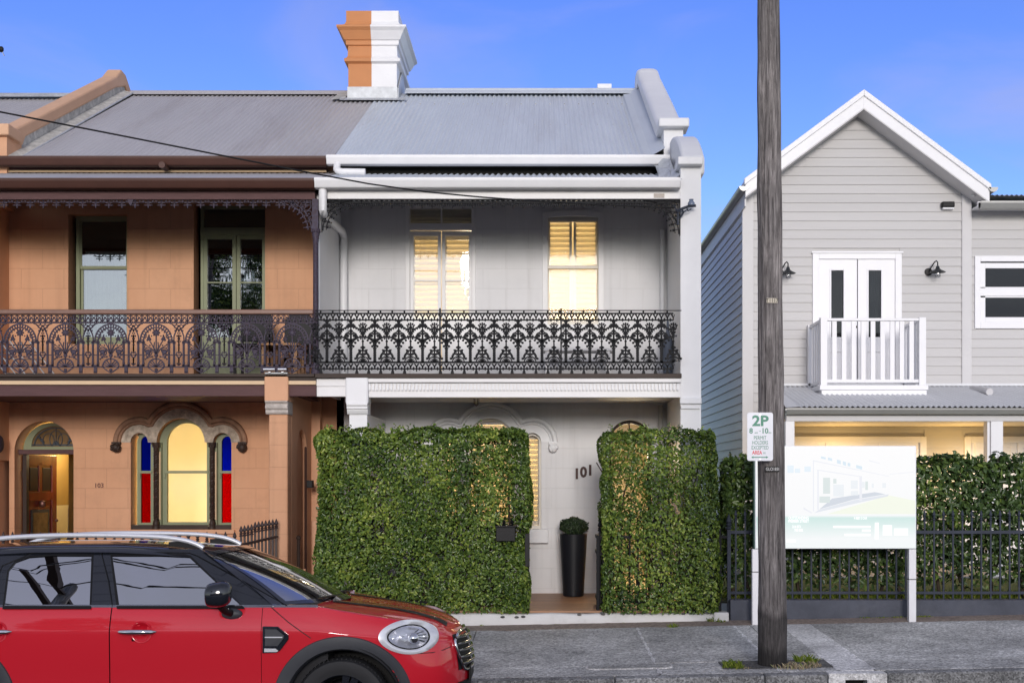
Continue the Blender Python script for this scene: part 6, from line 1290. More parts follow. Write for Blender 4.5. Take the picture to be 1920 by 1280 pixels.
# parking sign on the pole
PS = thing('parking_sign', 'white and green two hour parking sign fixed to the timber power pole', 'sign', (X(1425, 10.98), 10.98, 1.8))
sd = 10.98; sx_, sz_ = lambda q: X(q, sd), lambda q: Z(q, sd)
def rrect(x0, x1, z0, z1, r): return [p for (cx, cz, a) in ((x1-r, z0+r, -90), (x1-r, z1-r, 0), (x0+r, z1-r, 90), (x0+r, z0+r, 180)) for p in arc2(cx, cz, r, r, a, a+90, 4)]
SIGNW = M('sign_white', (.72, .74, .80), rough=.35, var=.02); SIGNG = M('sign_green', (.005, .20, .12), rough=.4, var=.02); SIGNR = M('sign_red', (.70, .02, .05), rough=.4, var=.02)
MB().prism(rrect(sx_(1401), sx_(1449.5), sz_(863.5), sz_(773), .02), sd, sd + .004).build('plate', SIGNW, PS)
def stx(s, px, py, h, mat, sx=1, b=0): return text(s, sx_(px), sz_(py), sd - .0012, h*sd/F*1.38, mat, PS, ext=.0006, sx=sx, bold=b)
stx('2P', 1425.5, 789.5, 19.5, SIGNG, 1.12, .004); stx('8', 1408.2, 807.8, 10, SIGNG, 1.0, .0015); stx('10', 1434, 807.8, 10, SIGNG, .95, .0015); stx('AM', 1417.8, 811.3, 3.2, SIGNG); stx('PM', 1443.3, 811.3, 3.2, SIGNG); stx('-', 1425, 807, 8, SIGNG)
stx('PERMIT', 1425, 820.7, 7.2, SIGNG, .74); stx('HOLDERS', 1425, 829.7, 7.2, SIGNG, .70); stx('EXCEPTED', 1425, 839, 7.2, SIGNG, .68); stx('AREA', 1419.5, 848.3, 7.2, SIGNR, .76, .001); stx('H1', 1433.5, 849, 4.2, SIGNG, .7)
a0, a1, az = sx_(1408.5), sx_(1440.5), sz_(856.8); MB().prism([(a0, az), (a0 + .02, az + .011), (a0 + .018, az + .004), (a1 - .018, az + .004), (a1 - .02, az + .011), (a1, az), (a1 - .02, az - .011), (a1 - .018, az - .004), (a0 + .018, az - .004), (a0 + .02, az - .011)], sd - .0018, sd - .0005).build('arrow', SIGNG, PS)
for py in (777.5, 860.5): MB().lathe([(.007, -.004), (.007, 0)], (sx_(1425), sd, sz_(py)), 8, axis='y').build('bolt', STEELM, PS)
MB().box(sx_(1421), sx_(1429), sd + .004, sd + .012, sz_(862), sz_(775)).box(sx_(1425), sx_(1445), sd + .012, sd + .05, sz_(850), sz_(846)).box(sx_(1425), sx_(1445), sd + .012, sd + .05, sz_(792), sz_(788)).build('bracket', STEELM, PS)

# ------------------------------------------------------------------ illuminated property board
BD = 13.62; bx_, bz_ = lambda q: X(q, BD), lambda q: Z(q, BD)
SB = thing('signboard', 'large glowing white property board on two white posts before the picket fence', 'sign', (bx_(1565), BD, .3))
def board_mat():
    """back-lit print: pale picture of a white house over a lawn, green-tinted foot"""
    m = bpy.data.materials.new('backlit_print'); n, l, b = nt(m)
    geo = n.new('ShaderNodeNewGeometry'); sx = n.new('ShaderNodeSeparateXYZ'); l.new(geo.outputs['Position'], sx.inputs[0])
    r = n.new('ShaderNodeMapRange'); r.inputs['From Min'].default_value = bz_(1028); r.inputs['From Max'].default_value = bz_(836); l.new(sx.outputs['Z'], r.inputs['Value'])
    c = n.new('ShaderNodeValToRGB'); e = c.color_ramp.elements
    for p, col in ((0, (.93, .99, .98)), (.10, (.95, .985, .985)), (.30, (.58, .82, .77)), (.325, (.97, .985, .99)), (1, (1, 1, 1))):
        k = e.new(p) if p not in (0, 1) else e[0 if p == 0 else -1]; k.color = (*col, 1)
    l.new(r.outputs[0], c.inputs['Fac']); l.new(c.outputs[0], b.inputs['Base Color']); l.new(c.outputs[0], b.inputs['Emission Color']); b.inputs['Emission Strength'].default_value = .475; setp(b, rough=.5, spec=.2); b.inputs['Base Color'].default_value = (.2, .2, .2, 1)
    l.remove(b.inputs['Base Color'].links[0]); return m
MB().box(bx_(1416), bx_(1718), BD, BD + .09, bz_(1028), bz_(835.5)).build('frame', M('board_edge', (.75, .77, .82), rough=.4, var=.02), SB, bevel=.004)
MB().box(bx_(1413.5), bx_(1416), BD + .002, BD + .088, bz_(1028), bz_(835.5)).build('side_panel', M('board_side_green', (.01, .06, .05), rough=.4), SB)
MB().box(bx_(1418), bx_(1716), BD - .006, BD, bz_(1027), bz_(836.5)).build('print_face', board_mat(), SB)
def flat(nm, col, shapes, e=.46, yy=-.0075):
    mt = bpy.data.materials.new(nm + '_ink'); n, l, b = nt(mt); b.inputs['Base Color'].default_value = (*[q*.2 for q in col], 1); b.inputs['Emission Color'].default_value = (*col, 1); b.inputs['Emission Strength'].default_value = e
    for s in shapes: m_ = MB(); m_.v += [(bx_(p[0]), BD + yy, bz_(p[1])) for p in s]; m_.face(range(len(s))); m_.build(nm, mt, SB, recalc=False)
    return mt
def q4(a, b, c, d): return [(a, d), (b, d), (b, c), (a, c)]
flat('printed_lawn', (.93, .97, .84), [[(1550, 963), (1600, 948), (1666, 928), (1716, 938), (1716, 963)]])
flat('printed_deck', (.78, .82, .88), [[(1527, 961), (1535, 955), (1600, 937), (1666, 926), (1664, 930), (1600, 944)]], yy=-.0085)
flat('printed_deck', (.66, .71, .78), [[(1536, 954), (1560, 934), (1640, 922), (1660, 926), (1600, 936)]], yy=-.0080)
flat('printed_window', (.70, .83, .92), [[(1539, 855), (1548, 857), (1548, 861), (1539, 859)], [(1552, 857), (1560, 859), (1560, 864), (1552, 862)], [(1569, 861), (1576, 863), (1576, 870), (1569, 868)], [(1580, 864), (1586, 866), (1586, 873), (1580, 871)], [(1589, 867), (1594, 868), (1594, 874), (1589, 873)], [(1605, 871), (1616, 874), (1616, 880), (1605, 877)]], yy=-.0085)
flat('printed_sky_strip', (.80, .90, .97), [q4(1476, 1488, 872, 886), q4(1490, 1500, 878, 886), q4(1508, 1520, 874, 884)], yy=-.0085)
flat('printed_rooms', (.72, .80, .79), [q4(1543, 1556, 895, 925), q4(1622, 1627, 902, 918), q4(1562, 1568, 897, 906), q4(1536, 1556, 930, 942)], yy=-.0090)
flat('printed_rooms', (.86, .90, .93), [q4(1562, 1582, 908, 930), q4(1595, 1608, 900, 916), q4(1595, 1609, 920, 928), q4(1616, 1621, 903, 914), q4(1634, 1638, 906, 914), q4(1654, 1661, 905, 914)], yy=-.0086)
flat('printed_lines', (.86, .88, .93), [[(1524, 862), (1666, 892), (1666, 893), (1524, 864)], [(1535, 880), (1612, 892), (1612, 893.5), (1535, 882)], [(1524, 862), (1526, 862), (1526, 958), (1524, 958)], [(1629, 862), (1650, 868), (1650, 869), (1629, 864)], q4(1532, 1535, 880, 955), q4(1611, 1616, 892, 938), [(1668, 888), (1712, 884), (1712, 885), (1668, 889)], [(1506, 950), (1522, 960), (1522, 962), (1506, 954)]], yy=-.0088)
wm = flat('printed_white', (1, 1, 1), [q4(1640, 1647, 979, 1010), q4(1655, 1672, 984, 1003), q4(1676, 1702, 990, 1003), q4(1562, 1632, 985, 989), q4(1616, 1632, 992, 996), q4(1583, 1632, 1000, 1004), q4(1474, 1492, 1011, 1016)], e=.58, yy=-.0084)
for s, px, py, h in (('OUTSTANDING', 1497, 970.5, 5.5), ('PREMIER STREET', 1497, 976.5, 5.5), ('214 073', 1493, 987, 5), ('708 002', 1497, 993.5, 5), ('4 BED 2 CAR', 1613, 971, 4.5)): text(s, bx_(px), bz_(py), BD - .0105, h*BD/F*1.35, wm, SB, ext=.0004, sx=.72, bold=.001)
for a, b in ((1411, 1425), (1705, 1718.5)):
    MB().box(bx_(a), bx_(b), BD + .01, BD + .085, .05, bz_(1029)).build('post', WHITEG, SB, bevel=.004)
MB().box(bx_(1704.5), bx_(1719), BD + .008, BD + .09, bz_(1086.5), bz_(1085)).box(bx_(1410.5), bx_(1425.5), BD + .008, BD + .09, bz_(1072.5), bz_(1071)).build('tie_strap', BLACKP, SB)

# ------------------------------------------------------------------ overhead service wire and its bracket on the pillar
SW = thing('service_wire', 'thin black overhead wire sagging across both terrace roofs to the white pillar', 'wire', (X(1290, 14.3), 14.3, Z(388, 14.3)))
pts = [(-700, 62, 10.2), (-400, 128, 10.9), (-150, 180, 11.5), (0, 210, 11.85), (120, 233.5, 12.1), (240, 257, 12.4), (400, 288.5, 12.75), (560, 320, 13.05), (690, 344.5, 13.35), (800, 360, 13.55), (900, 369.5, 13.75), (1010, 377.5, 13.95), (1100, 382.5, 14.1), (1200, 387, 14.22), (1262, 389.5, 14.3)]
MB().tube([(X(a, d), d, Z(b, d)) for a, b, d in pts], .0085, 6).build('cable', BLACKP, SW, smooth=60)
IB = thing('insulator_bracket', 'dark iron wire bracket with a blue grey insulator on the white corner pillar', 'bracket', (X(1285, 14.42), 14.42, Z(390, 14.42)))
ix, iz = lambda q: X(q, 14.4), lambda q: Z(q, 14.4)
m_ = MB(); m_.tube([(ix(1268), 14.44, iz(394)), (ix(1280), 14.40, iz(391)), (ix(1292), 14.38, iz(387)), (ix(1304), 14.36, iz(387))], .016, 6); m_.tube([(ix(1278), 14.41, iz(392)), (ix(1282), 14.40, iz(398)), (ix(1274), 14.44, iz(408))], .012, 6); m_.tube([(ix(1287), 14.39, iz(389)), (ix(1290), 14.39, iz(396)), (ix(1296), 14.39, iz(392))], .008, 5); m_.tube([(ix(1262), 14.3, iz(389.5)), (ix(1270), 14.36, iz(398)), (ix(1283), 14.39, iz(397)), (ix(1290), 14.39, iz(393))], .007, 5)
m_.box(ix(1270), ix(1273), 14.40, 14.46, iz(421), iz(396)); m_.build('arm', IRONG, IB)
MB().lathe([(.02, iz(387)), (.038, iz(386)), (.042, iz(382)), (.026, iz(378)), (.022, iz(376.5)), (.03, iz(375)), (0, iz(374))], (ix(1295.5), 14.37, 0), 14).build('insulator', M('insulator_glaze', (.16, .2, .28), rough=.25), IB, smooth=50)

# ------------------------------------------------------------------ things kept on the balconies
BAL = ZB + .002
TB = thing('balcony_table', 'small dark timber table behind the lace at the right of the orange balcony', 'table', (X(530, 15.2), 15.2, BAL))
x0, x1 = X(488, 15.1), X(565, 15.1); zt = Z(645, 15.1)
MB().box(x0, x1, 14.95, 15.5, zt - .03, zt).build('table_top', HONEY, TB, bevel=.004)
for a in (x0 + .04, x1 - .08):
    for d in (15.0, 15.42): MB().box(a, a + .045, d, d + .045, BAL, zt - .03).build('leg', HONEY, TB)
def chair(px, d, lab):
    t = thing('outdoor_chair', lab, 'chair', (X(px, d), d, BAL), 'dark chairs on the orange balcony'); cx = X(px, d)
    MB().box(cx - .22, cx + .22, d - .2, d + .22, BAL + .40, BAL + .44).build('seat', BLACKP, t, bevel=.01)
    MB().prism([(cx - .2, BAL + .5), (cx + .2, BAL + .5), (cx + .19, BAL + .82), (cx + .12, BAL + .9), (cx - .12, BAL + .9), (cx - .19, BAL + .82)], d + .19, d + .22).build('backrest', BLACKP, t, bevel=.01)
    for a in (-.2, .17):
        for b in (-.19, .18): MB().box(cx + a, cx + a + .03, d + b, d + b + .03, BAL, BAL + .42).build('leg', BLACKP, t)
        MB().box(cx + a, cx + a + .03, d + .18, d + .21, BAL + .42, BAL + .6).build('back_post', BLACKP, t)
chair(475, 15.35, 'dark outdoor chair at the left side of the small balcony table'); chair(556, 15.75, 'dark outdoor chair between the balcony table and the party wall')
t = thing('airer', 'folding white clothes airer leaning at the far left of the orange balcony', 'clothes airer', (X(25, 15.2), 15.2, BAL)); m_ = MB()
for i in range(6): a = X(-30 + i*17, 15.2); m_.tube([(a, 15.1 + .02*i, Z(640, 15.2)), (a + .34, 15.1 + .02*i, BAL + .02)], .008, 6)
m_.build('frame', WHITEP, t)
for i in range(5): f = (i + .5)/5; MB().tube([(X(-30, 15.2) + .34*f, 15.1, Z(640, 15.2)*(1-f) + (BAL + .02)*f), (X(55, 15.2) + .34*f, 15.2, Z(640, 15.2)*(1-f) + (BAL + .02)*f)], .006, 6).build('rod', STEELM, t)
t = thing('bench', 'low pale timber bench behind the black lace of the white balcony', 'bench', (X(1090, 15.6), 15.6, BAL)); x0, x1 = X(1015, 15.6), X(1150, 15.6); zt = Z(656, 15.6)
for k in range(3): MB().box(x0, x1, 15.4 + k*.13, 15.51 + k*.13, zt - .03, zt).build('seat_slat', WHITET, t, bevel=.004)
for a in (x0 + .05, x1 - .1):
    for d in (15.42, 15.70): MB().box(a, a + .05, d, d + .05, BAL, zt - .03).build('leg', WHITET, t)
t = thing('umbrella', 'furled dark umbrella leaning in the right corner of the white balcony', 'umbrella', (X(1254, 15.6), 15.6, BAL))
MB().lathe([(.0, 0), (.05, .02), (.07, .25), (.06, .5), (.02, .62), (.012, .75), (.0, .76)], (X(1252, 15.4), 15.4, BAL), 12).build('furled_canopy', M('umbrella_cloth', (.10, .12, .16), rough=.8), t, smooth=60)
for a, b, lab in ((494.5, 516, 'left one of two steel tube lamps above the orange pier'), (521.5, 537.5, 'right one of two steel tube lamps above the orange pier')):
    t = thing('tube_lamp', lab, 'lamp', (X(a, 14.38), 14.37, Z(694, 14.38)), 'steel tube lamps above the orange pier')
    MB().lathe([(.0, X(a, 14.34)), (.026, X(a, 14.34)), (.026, X(b, 14.34)), (0, X(b, 14.34))], (0, 14.34, Z(692.5, 14.34)), 16, axis='x').build('tube', STEELM, t, smooth=40); MB().box(X((a+b)/2 - 2, 14.34), X((a+b)/2 + 2, 14.34), 14.34, 14.40, Z(698, 14.34), Z(693, 14.34)).build('bracket', STEELM, t)
# ------------------------------------------------------------------ red compact car parked at the kerb
def paint(name, col, rough=.12, coat=1.0, metal=0.0):
    m = bpy.data.materials.new(name); n, l, b = nt(m); b.inputs['Base Color'].default_value = (*col, 1); setp(b, rough=rough, coat=coat, coatr=.02, metal=metal)
    if not metal: setp(b, spec=.2); b.inputs['Coat IOR'].default_value = 1.58
    return m
RED = paint('red_car_paint', (.64, .006, .022), .5); GLOSSB = paint('gloss_black_paint', (.012, .014, .02), .15); CHROME = paint('chrome', (.75, .76, .78), .10, 0, 1.0); SATIN = paint('satin_silver', (.80, .81, .85), .32, 0, .35); STRIPE = paint('stripe_vinyl', (.010, .011, .013), .45, 0)
CLAD = M('grey_black_cladding', (.040, .043, .052), rough=.5, var=.06, bump=.1, bscale=400); RUBBER = M('tyre_rubber', (.022, .022, .024), rough=.7, var=.15); CABIN = M('cabin_trim', (.03, .03, .035), rough=.8, var=.1)
CARGL = M_glass('car_glass', tint=(.22, .26, .28), refl=.6, wave=.004); WSGL = M_glass('windscreen_glass', tint=(.5, .58, .55), refl=.52, wave=.004); HLGL = M_glass('headlamp_glass', tint=(.95, .96, 1), refl=.12, wave=.0); HLREF = paint('headlamp_reflector', (.82, .83, .86), .3, 0, .6)
def car():
    XF, DC, ZR = -.569, 9.69, -.26
    C = thing('parked_car', 'red compact car with black roof and silver roof rails parked at the kerb', 'car', (XF - 2.1, DC, ZR))
    def Wp(u, y, h): return (XF - u, DC - y, ZR + h + (y - .9)*.03)
    def interp(t, xs, ys): return float(np.interp(t, xs, ys))
    OUT = [(0, 0), (.02, .22), (.06, .40), (.12, .54), (.20, .655), (.33, .745), (.47, .81), (.62, .86), (.88, .898), (1.10, .908), (1.453, .913), (2.0, .916), (2.54, .916), (3.05, .914), (3.46, .91), (3.76, .90), (4.0, .875), (4.2, .82), (4.34, .70), (4.41, .5), (4.45, .25), (4.45, 0)]
    HT = {0: .825, 1: .828, 2: .835, 3: .85, 4: .872, 5: .90, 6: .93, 7: .957, 8: 1.003, 9: 1.040}
    cols = []
    for i, (u, y) in enumerate(OUT):
        a = OUT[max(0, i-1)]; b = OUT[min(len(OUT)-1, i+1)]; t = Vector((b[0]-a[0], b[1]-a[1])).normalized()
        if i == 0: t = Vector((0, 1))
        if i == len(OUT)-1: t = Vector((0, -1))
        nrm = Vector((t.y, -t.x))                      # inward
        ht = HT.get(i, 1.046); wf = max(0, min(1, (.75 - u)/.5)) if u < 2 else 0
        wr = max(0, min(1, (u - 3.85)/.5))
        prof = [(.17, .12), (.27, .035), (.40, .012), (.56, .010), (.60 + .52*(ht-.60), 0 + .035*wf), (.60 + .655*(ht-.60), .006 + .040*wf), (.60 + .84*(ht-.6), .030 + .025*wf), (ht, .058 + .035*wf)]
        cols.append([(u + nrm.x*d, max(0, y + nrm.y*d) if 0 < i < len(OUT)-1 else 0, h) for h, d in prof])
    A = np.array(cols)                                  # (stations, 8, 3)
    def cr(P, k):
        """Catmull-Rom along axis 0, k samples per span"""
        n = len(P); out_ = []
        for i in range(n-1):
            p0, p1, p2, p3 = P[max(0, i-1)], P[i], P[i+1], P[min(n-1, i+2)]
            for q in range(k):
                t = q/k; out_.append(.5*((2*p1) + (-p0+p2)*t + (2*p0-5*p1+4*p2-p3)*t*t + (-p0+3*p1-3*p2+p3)*t**3))
        out_.append(P[-1]); return np.array(out_)
    K, J = 10, 6
    def dense(P): return cr(cr(P, K).transpose(1, 0, 2), J).transpose(1, 0, 2)
    S = dense(A)                                         # side surface, near half
    flat_ = S.reshape(-1, 3)
    def surf_y(u, h):
        d = ((flat_[:, 0]-u)**2 + (flat_[:, 2]-h)**2); k = np.argsort(d)[:4]; w = 1/(d[k] + 1e-6); return float((flat_[k, 1]*w).sum()/w.sum())
    nose = flat_[(flat_[:, 0] < .5)]
    def nose_u(y, h):
        d = ((nose[:, 1]-abs(y))**2 + (nose[:, 2]-h)**2); k = np.argsort(d)[:4]; w = 1/(d[k] + 1e-6); return float((nose[k, 0]*w).sum()/w.sum())
    WH = ((.88, .33), (3.71, .33))
    def panel(nm, S_, mats, parent, both=True, keep=None, lowblack=True):
        a, b = S_.shape[:2]; res = []
        for sg in ((1, -1) if both == 2 else (0,)):
            m_ = MB(); sides = (sg,) if sg else (1, -1)
            for sg in sides: one(m_, S_, sg, a, b, lowblack)
            res.append(m_.build(nm, mats, parent, smooth=35, recalc=False))
        return res if both == 2 else res[0]
    def one(m_, S_, sg, a, b, lowblack):
            n = len(m_.v); m_.v += [Wp(p[0], p[1]*sg, p[2]) for r in S_ for p in r]
            for i in range(a-1):
                for j in range(b-1):
                    c = (S_[i, j] + S_[i+1, j+1])/2
                    if any((c[0]-q_[0])**2 + (c[2]-q_[1])**2 < .064**2 for q_ in ((2.312, .862), (3.35, .862))): continue
                    if sg > -2 and abs((c[0]-.405)/.175) < 1 and ((c[0]-.405)/.160)**2 + ((c[2]-.812-.048*(.405-c[0])*-1*0)/.106)**2 < 1: continue
                    if any((c[0]-w[0])**2 + (c[2]-w[1])**2 < .435**2 for w in WH) and c[1] > .45 and c[2] < .9: continue
                    m_.cm = 1 if (lowblack and c[2] < .34) else 0
                    m_.face([n+i*b+j, n+(i+1)*b+j, n+(i+1)*b+j+1, n+i*b+j+1])
    # hood
    ns = 10; Trow = A[:ns, 7]; hood = []
    for i in range(ns):
        T = Trow[i]; us = .098 + (T[0]-.098)*.93 if i else T[0]; hc = interp(us, [.09, .126, .23, .40, .57, 1.03], [.83, .858, .905, .955, .985, 1.04])
        if i == 0: hc = T[2]
        row = [A[i, 6], T]
        for f in (.10, .24, .45, .72, 1.0):
            b_ = math.sin(f*math.pi/2)**.9; row.append(np.array([T[0] + (us-T[0])*f, T[1]*(1-f), T[2] + (hc - T[2])*b_ + (.014*math.sin(f*math.pi) if i else 0)]))
        hood.append(row)
    Hd = dense(np.array(hood))[:, J:]
    k145 = 10*K
    front = panel('front_body', S[:k145+1], [RED, CLAD], C)
    m_ = MB()
    for sg in (1, -1):
        n = len(m_.v); a, b = Hd.shape[:2]; m_.v += [Wp(p[0], p[1]*sg, p[2] + .0005) for r in Hd for p in r]
        for i in range(a-1):
            for j in range(b-1): m_.face([n+i*b+j, n+(i+1)*b+j, n+(i+1)*b+j+1, n+i*b+j+1])
    m_.build('bonnet', RED, C, smooth=50, recalc=False)
    hflat = Hd.reshape(-1, 3)
    def hood_h(u, y): d = (hflat[:, 0]-u)**2 + (hflat[:, 1]-abs(y))**2; k = np.argsort(d)[:4]; w = 1/(d[k]+1e-6); return float((hflat[k, 2]*w).sum()/w.sum())
    for sg in (1, -1):
        m_ = MB(); m_.grid([[Wp(u, sg*(c - .055*q - .0*u), hood_h(u, c - .055*q) + .005) for q in (-1, -.5, 0, .5, 1)] for u, c in [(.17 + .85*t/30, .33 + .10*t/30) for t in range(31)]])
        m_.build('bonnet_stripe', STRIPE, C, smooth=60)
    m_ = MB()                                            # bonnet and bumper shut lines
    m_.tube([Wp(u, surf_y(u, h) + .001, h) for u, h in ((1.40, 1.043), (1.33, .985), (1.26, .93), (1.18, .875), (1.10, .82))], .0035, 5); m_.build('shut_line', BLACKP, C); m_ = MB()
    m_.tube([Wp(u, surf_y(u, h) + .001, h) for u, h in ((.40, .695), (.33, .69), (.25, .69), (.18, .70), (.13, .715))], .0035, 5); m_.build('shut_line', BLACKP, C)
    def door(nm, k0, k1):
        P = S[k0:k1+1].copy(); P[0, :, 0] += .004; P[-1, :, 0] -= .004; return panel(nm, P, [RED, CLAD], C, both=2)
    fd = door('front_door', 10*K, 12*K); rd = door('rear_door', 12*K, 14*K); panel('rear_body', S[14*K:], [RED, CLAD], C)
    I = S[9*K:16*K].copy(); I[:, :, 1] -= .02; panel('inner_shell', I, [BLACKP, BLACKP], C)
    # belt strip, cabin floor tray
    for sg in (1, -1):
        m_ = MB(); us = np.linspace(1.06, 3.95, 40)
        m_.grid([[Wp(u, sg*(interp(u, [p[0] for p in OUT[:17]], [p[1] for p in OUT[:17]]) - .058 + dy), 1.046 + dz) for dy, dz in ((0, -.012), (.008, -.010), (.008, .008), (-.006, .010))] for u in us])
        m_.build('belt_trim', CHROME, C, smooth=60)
    m_ = MB(); m_.v = []
    xs_ = [Wp(u, y, h) for u in (1.0, 4.1) for y in (-.82, .82) for h in (.35, .40)]
    m_.box(XF - 4.1, XF - 1.0, DC - .82, DC + .82, ZR + .33, ZR + .38); m_.box(XF - 1.35, XF - 1.0, DC - .78, DC + .78, ZR + .4, ZR + .98); m_.build('cabin_floor', CABIN, C)
    # glasshouse sides
    def G(u, t, sg=1, off=0): y = .862 - .19*t - .02*t*t + off; return Wp(u, sg*y, 1.048 + .352*t)
    def gplate(nm, outer, holes, mt, parent, off=0.0, th=.012):
        q = MB(); q.prism(outer, off, off - th, holes)
        for sg in (1, -1):
            m_ = MB(); n = len(m_.v); m_.v += [G(v[0], v[2], sg, v[1]) for v in q.v]; m_.f += [tuple(n + i for i in f) for f in q.f]; m_.m += [0]*len(q.f)
            m_.build(nm, mt, parent, smooth=30)
    fg = [(1.602, .0), (2.489, .0), (2.613, 1.0), (2.085, 1.0), (2.04, .97)]; rg = [(2.70, .0), (3.315, .0), (3.345, .70), (3.31, .87), (3.22, .97), (3.05, 1.0), (2.764, 1.0)]; qg = [(3.46, .02), (3.92, .02), (3.80, .72), (3.70, .85), (3.52, .90)]
    outer = [(1.38, -.01), (4.13, -.01), (4.02, .6), (3.92, 1.0), (3.75, 1.14), (1.98, 1.14), (1.94, 1.10)]
    gplate('window_frame', outer, [fg, rg, qg], GLOSSB, C)
    for nm, pts in (('door_window', fg), ('door_window', rg), ('quarter_window', qg)): gplate(nm, pts, [], CARGL, C, off=-.005, th=.004)
    def grow(p, e):
        cx = sum(q[0] for q in p)/len(p); ct = sum(q[1] for q in p)/len(p); return [(cx + (q[0]-cx)*(1 + e/.45), ct + (q[1]-ct)*(1 + e/.16)) for q in p]
    for pts in (fg, rg): gplate('window_seal', grow(pts, .016), [pts], BLACKP, C, off=.004, th=.006)
    for sg in (1, -1): m_ = MB(); m_.tube([G(2.535, -.01, sg, .003), G(2.60, .5, sg, .003), G(2.685, 1.0, sg, .003), G(2.70, 1.12, sg, .003)], .004, 5); m_.build('shut_line', BLACKP, C); m_ = MB(); m_.tube([G(1.28, .0, sg, .002), G(1.66, .55, sg, .002), G(1.985, 1.0, sg, .002), G(2.05, 1.06, sg, .002), G(2.7, 1.08, sg, .002), G(3.2, 1.06, sg, .002), G(3.40, .8, sg, .002), G(3.44, .3, sg, .002), G(3.43, 0, sg, .002)], .004, 5); m_.build('shut_line', BLACKP, C)
    # windscreen and roof
    base = lambda v: (.99 + .34*v*v, .785*v, 1.056); head = lambda v: (1.80 + .11*v*v, .635*v, 1.452 - .035*v*v)
    def ws(v, w): a, b = base(v), head(v); bulge = .03*math.sin(w*math.pi); return (a[0] + (b[0]-a[0])*w - bulge*.5, a[1] + (b[1]-a[1])*w, a[2] + (b[2]-a[2])*w + bulge*.6)
    V = np.linspace(-1, 1, 21); m_ = MB(); m_.grid([[Wp(*ws(v, w)) for w in np.linspace(0, 1, 11)] for v in V]); m_.build('windscreen', WSGL, C, smooth=60)
    m_ = MB()
    for sg in (1, -1): m_.grid([[Wp(*[p + q for p, q in zip(ws(sg*v, w), (-.004, 0, .003))]) for w in np.linspace(-.02, 1.03, 12)] for v in (.955, .975, 1.0)]); m_.grid([[Wp(*[p*(1-f_) + q*f_ for p, q in zip(ws(sg, w), (1.38 + .57*w, sg*(.862 - .205*w), 1.048 + .40*w))]) for f_ in (0, .5, 1)] for w in np.linspace(-.02, 1.02, 12)])
    m_.grid([[Wp(*[p + q for p, q in zip(ws(v, w), (-.004, 0, .003))]) for w in (-.03, .0, .035)] for v in V]); m_.grid([[Wp(*[p + q for p, q in zip(ws(v, w), (-.004, 0, .003))]) for w in (.95, .985, 1.02)] for v in V])
    m_.build('windscreen_surround', GLOSSB, C, smooth=60)
    us = [0, .03, .10, .2, .35, .5, .65, .8, .92, 1.0]; roof = []
    for t in us:
        row = []
        for v in np.linspace(-1, 1, 31):
            a = head(v); u1 = 3.96 - .06*v*v; u = a[0] - .01 + (u1 - a[0] + .01)*t
            hh = 1.452 + (1.507 - 1.452)*math.sin(min(1, t/.42)*math.pi/2) - .06*max(0, (t-.55)/.45)**2; av = abs(v)
            yy = .635*v if t < .02 else .66*v; drop = .035*v*v + (.0 if av < .86 else .045*((av-.86)/.14)**2)
            row.append(Wp(u, yy, hh - drop))
        roof.append(row)
    m_ = MB(); m_.grid(roof); m_.build('roof', GLOSSB, C, smooth=60)
    m_ = MB(); m_.grid([[Wp(3.95 + .30*w - .05*v*v, v*(.66 + .17*w), 1.44 - .40*w - .03*v*v*(1-w)) for w in (0, .3, .6, 1)] for v in np.linspace(-1, 1, 11)]); m_.build('tail_window', CARGL, C, smooth=60)
    for sg in (1, -1):
        m_ = MB(); pts = [(1.965, 1.456), (2.02, 1.485), (2.12, 1.515), (2.28, 1.536), (2.5, 1.546), (2.8, 1.550), (3.1, 1.547), (3.4, 1.532), (3.6, 1.505), (3.75, 1.455)]
        q = cr(np.array(pts), 5); m_.tube([Wp(p[0], sg*.565, p[1]) for p in q], .0185, 8)
        m_.build('roof_rail', SATIN, C, smooth=60)
    for sg in (1, -1):
        for u0, u1 in ((1.99, 2.22), (3.5, 3.74)): m_ = MB(); m_.prism([(XF - a, ZR + b + (sg*.565 - .9)*.03) for a, b in ((u0, 1.45), (u1, 1.47), (u1, 1.50 if u0 < 3 else 1.46), (u0 + .1, 1.51 if u0 < 3 else 1.52))], DC - sg*.565 - .012, DC - sg*.565 + .012); m_.build('rail_foot', BLACKP, C)
    # wheel arches, wheels
    for (wu, wh) in WH:
        for sg in (1, -1):
            m_ = MB(); P = []
            for q in range(-14, 195, 4):
                a = R(q); row = []
                for r, off in ((.398, -.10), (.400, -.012), (.412, .010), (.46, .016), (.497, .012), (.505, -.006)):
                    u, h = wu - r*math.cos(a), wh + r*math.sin(a); rr = .47 if r < .47 else r; uu, hh = wu - rr*math.cos(a), wh + rr*math.sin(a)
                    row.append(Wp(u, sg*(surf_y(uu, max(.36, min(hh, .86))) + off), h))
                P.append(row)
            m_.grid(P); m_.build('arch_trim', CLAD, C, smooth=40)
        for sg in (1, -1):
            m_ = MB(); m_.grid([[Wp(wu - .432*math.cos(R(q)), sg*y, wh + .432*math.sin(R(q))) for y in (.5, .7, .895)] for q in range(-20, 201, 10)])
            m_.grid([[Wp(wu - r*math.cos(R(q)), sg*.5, wh + r*math.sin(R(q))) for r in (.05, .432)] for q in range(0, 361, 20)])
            m_.build('wheel_well', BLACKP, C)
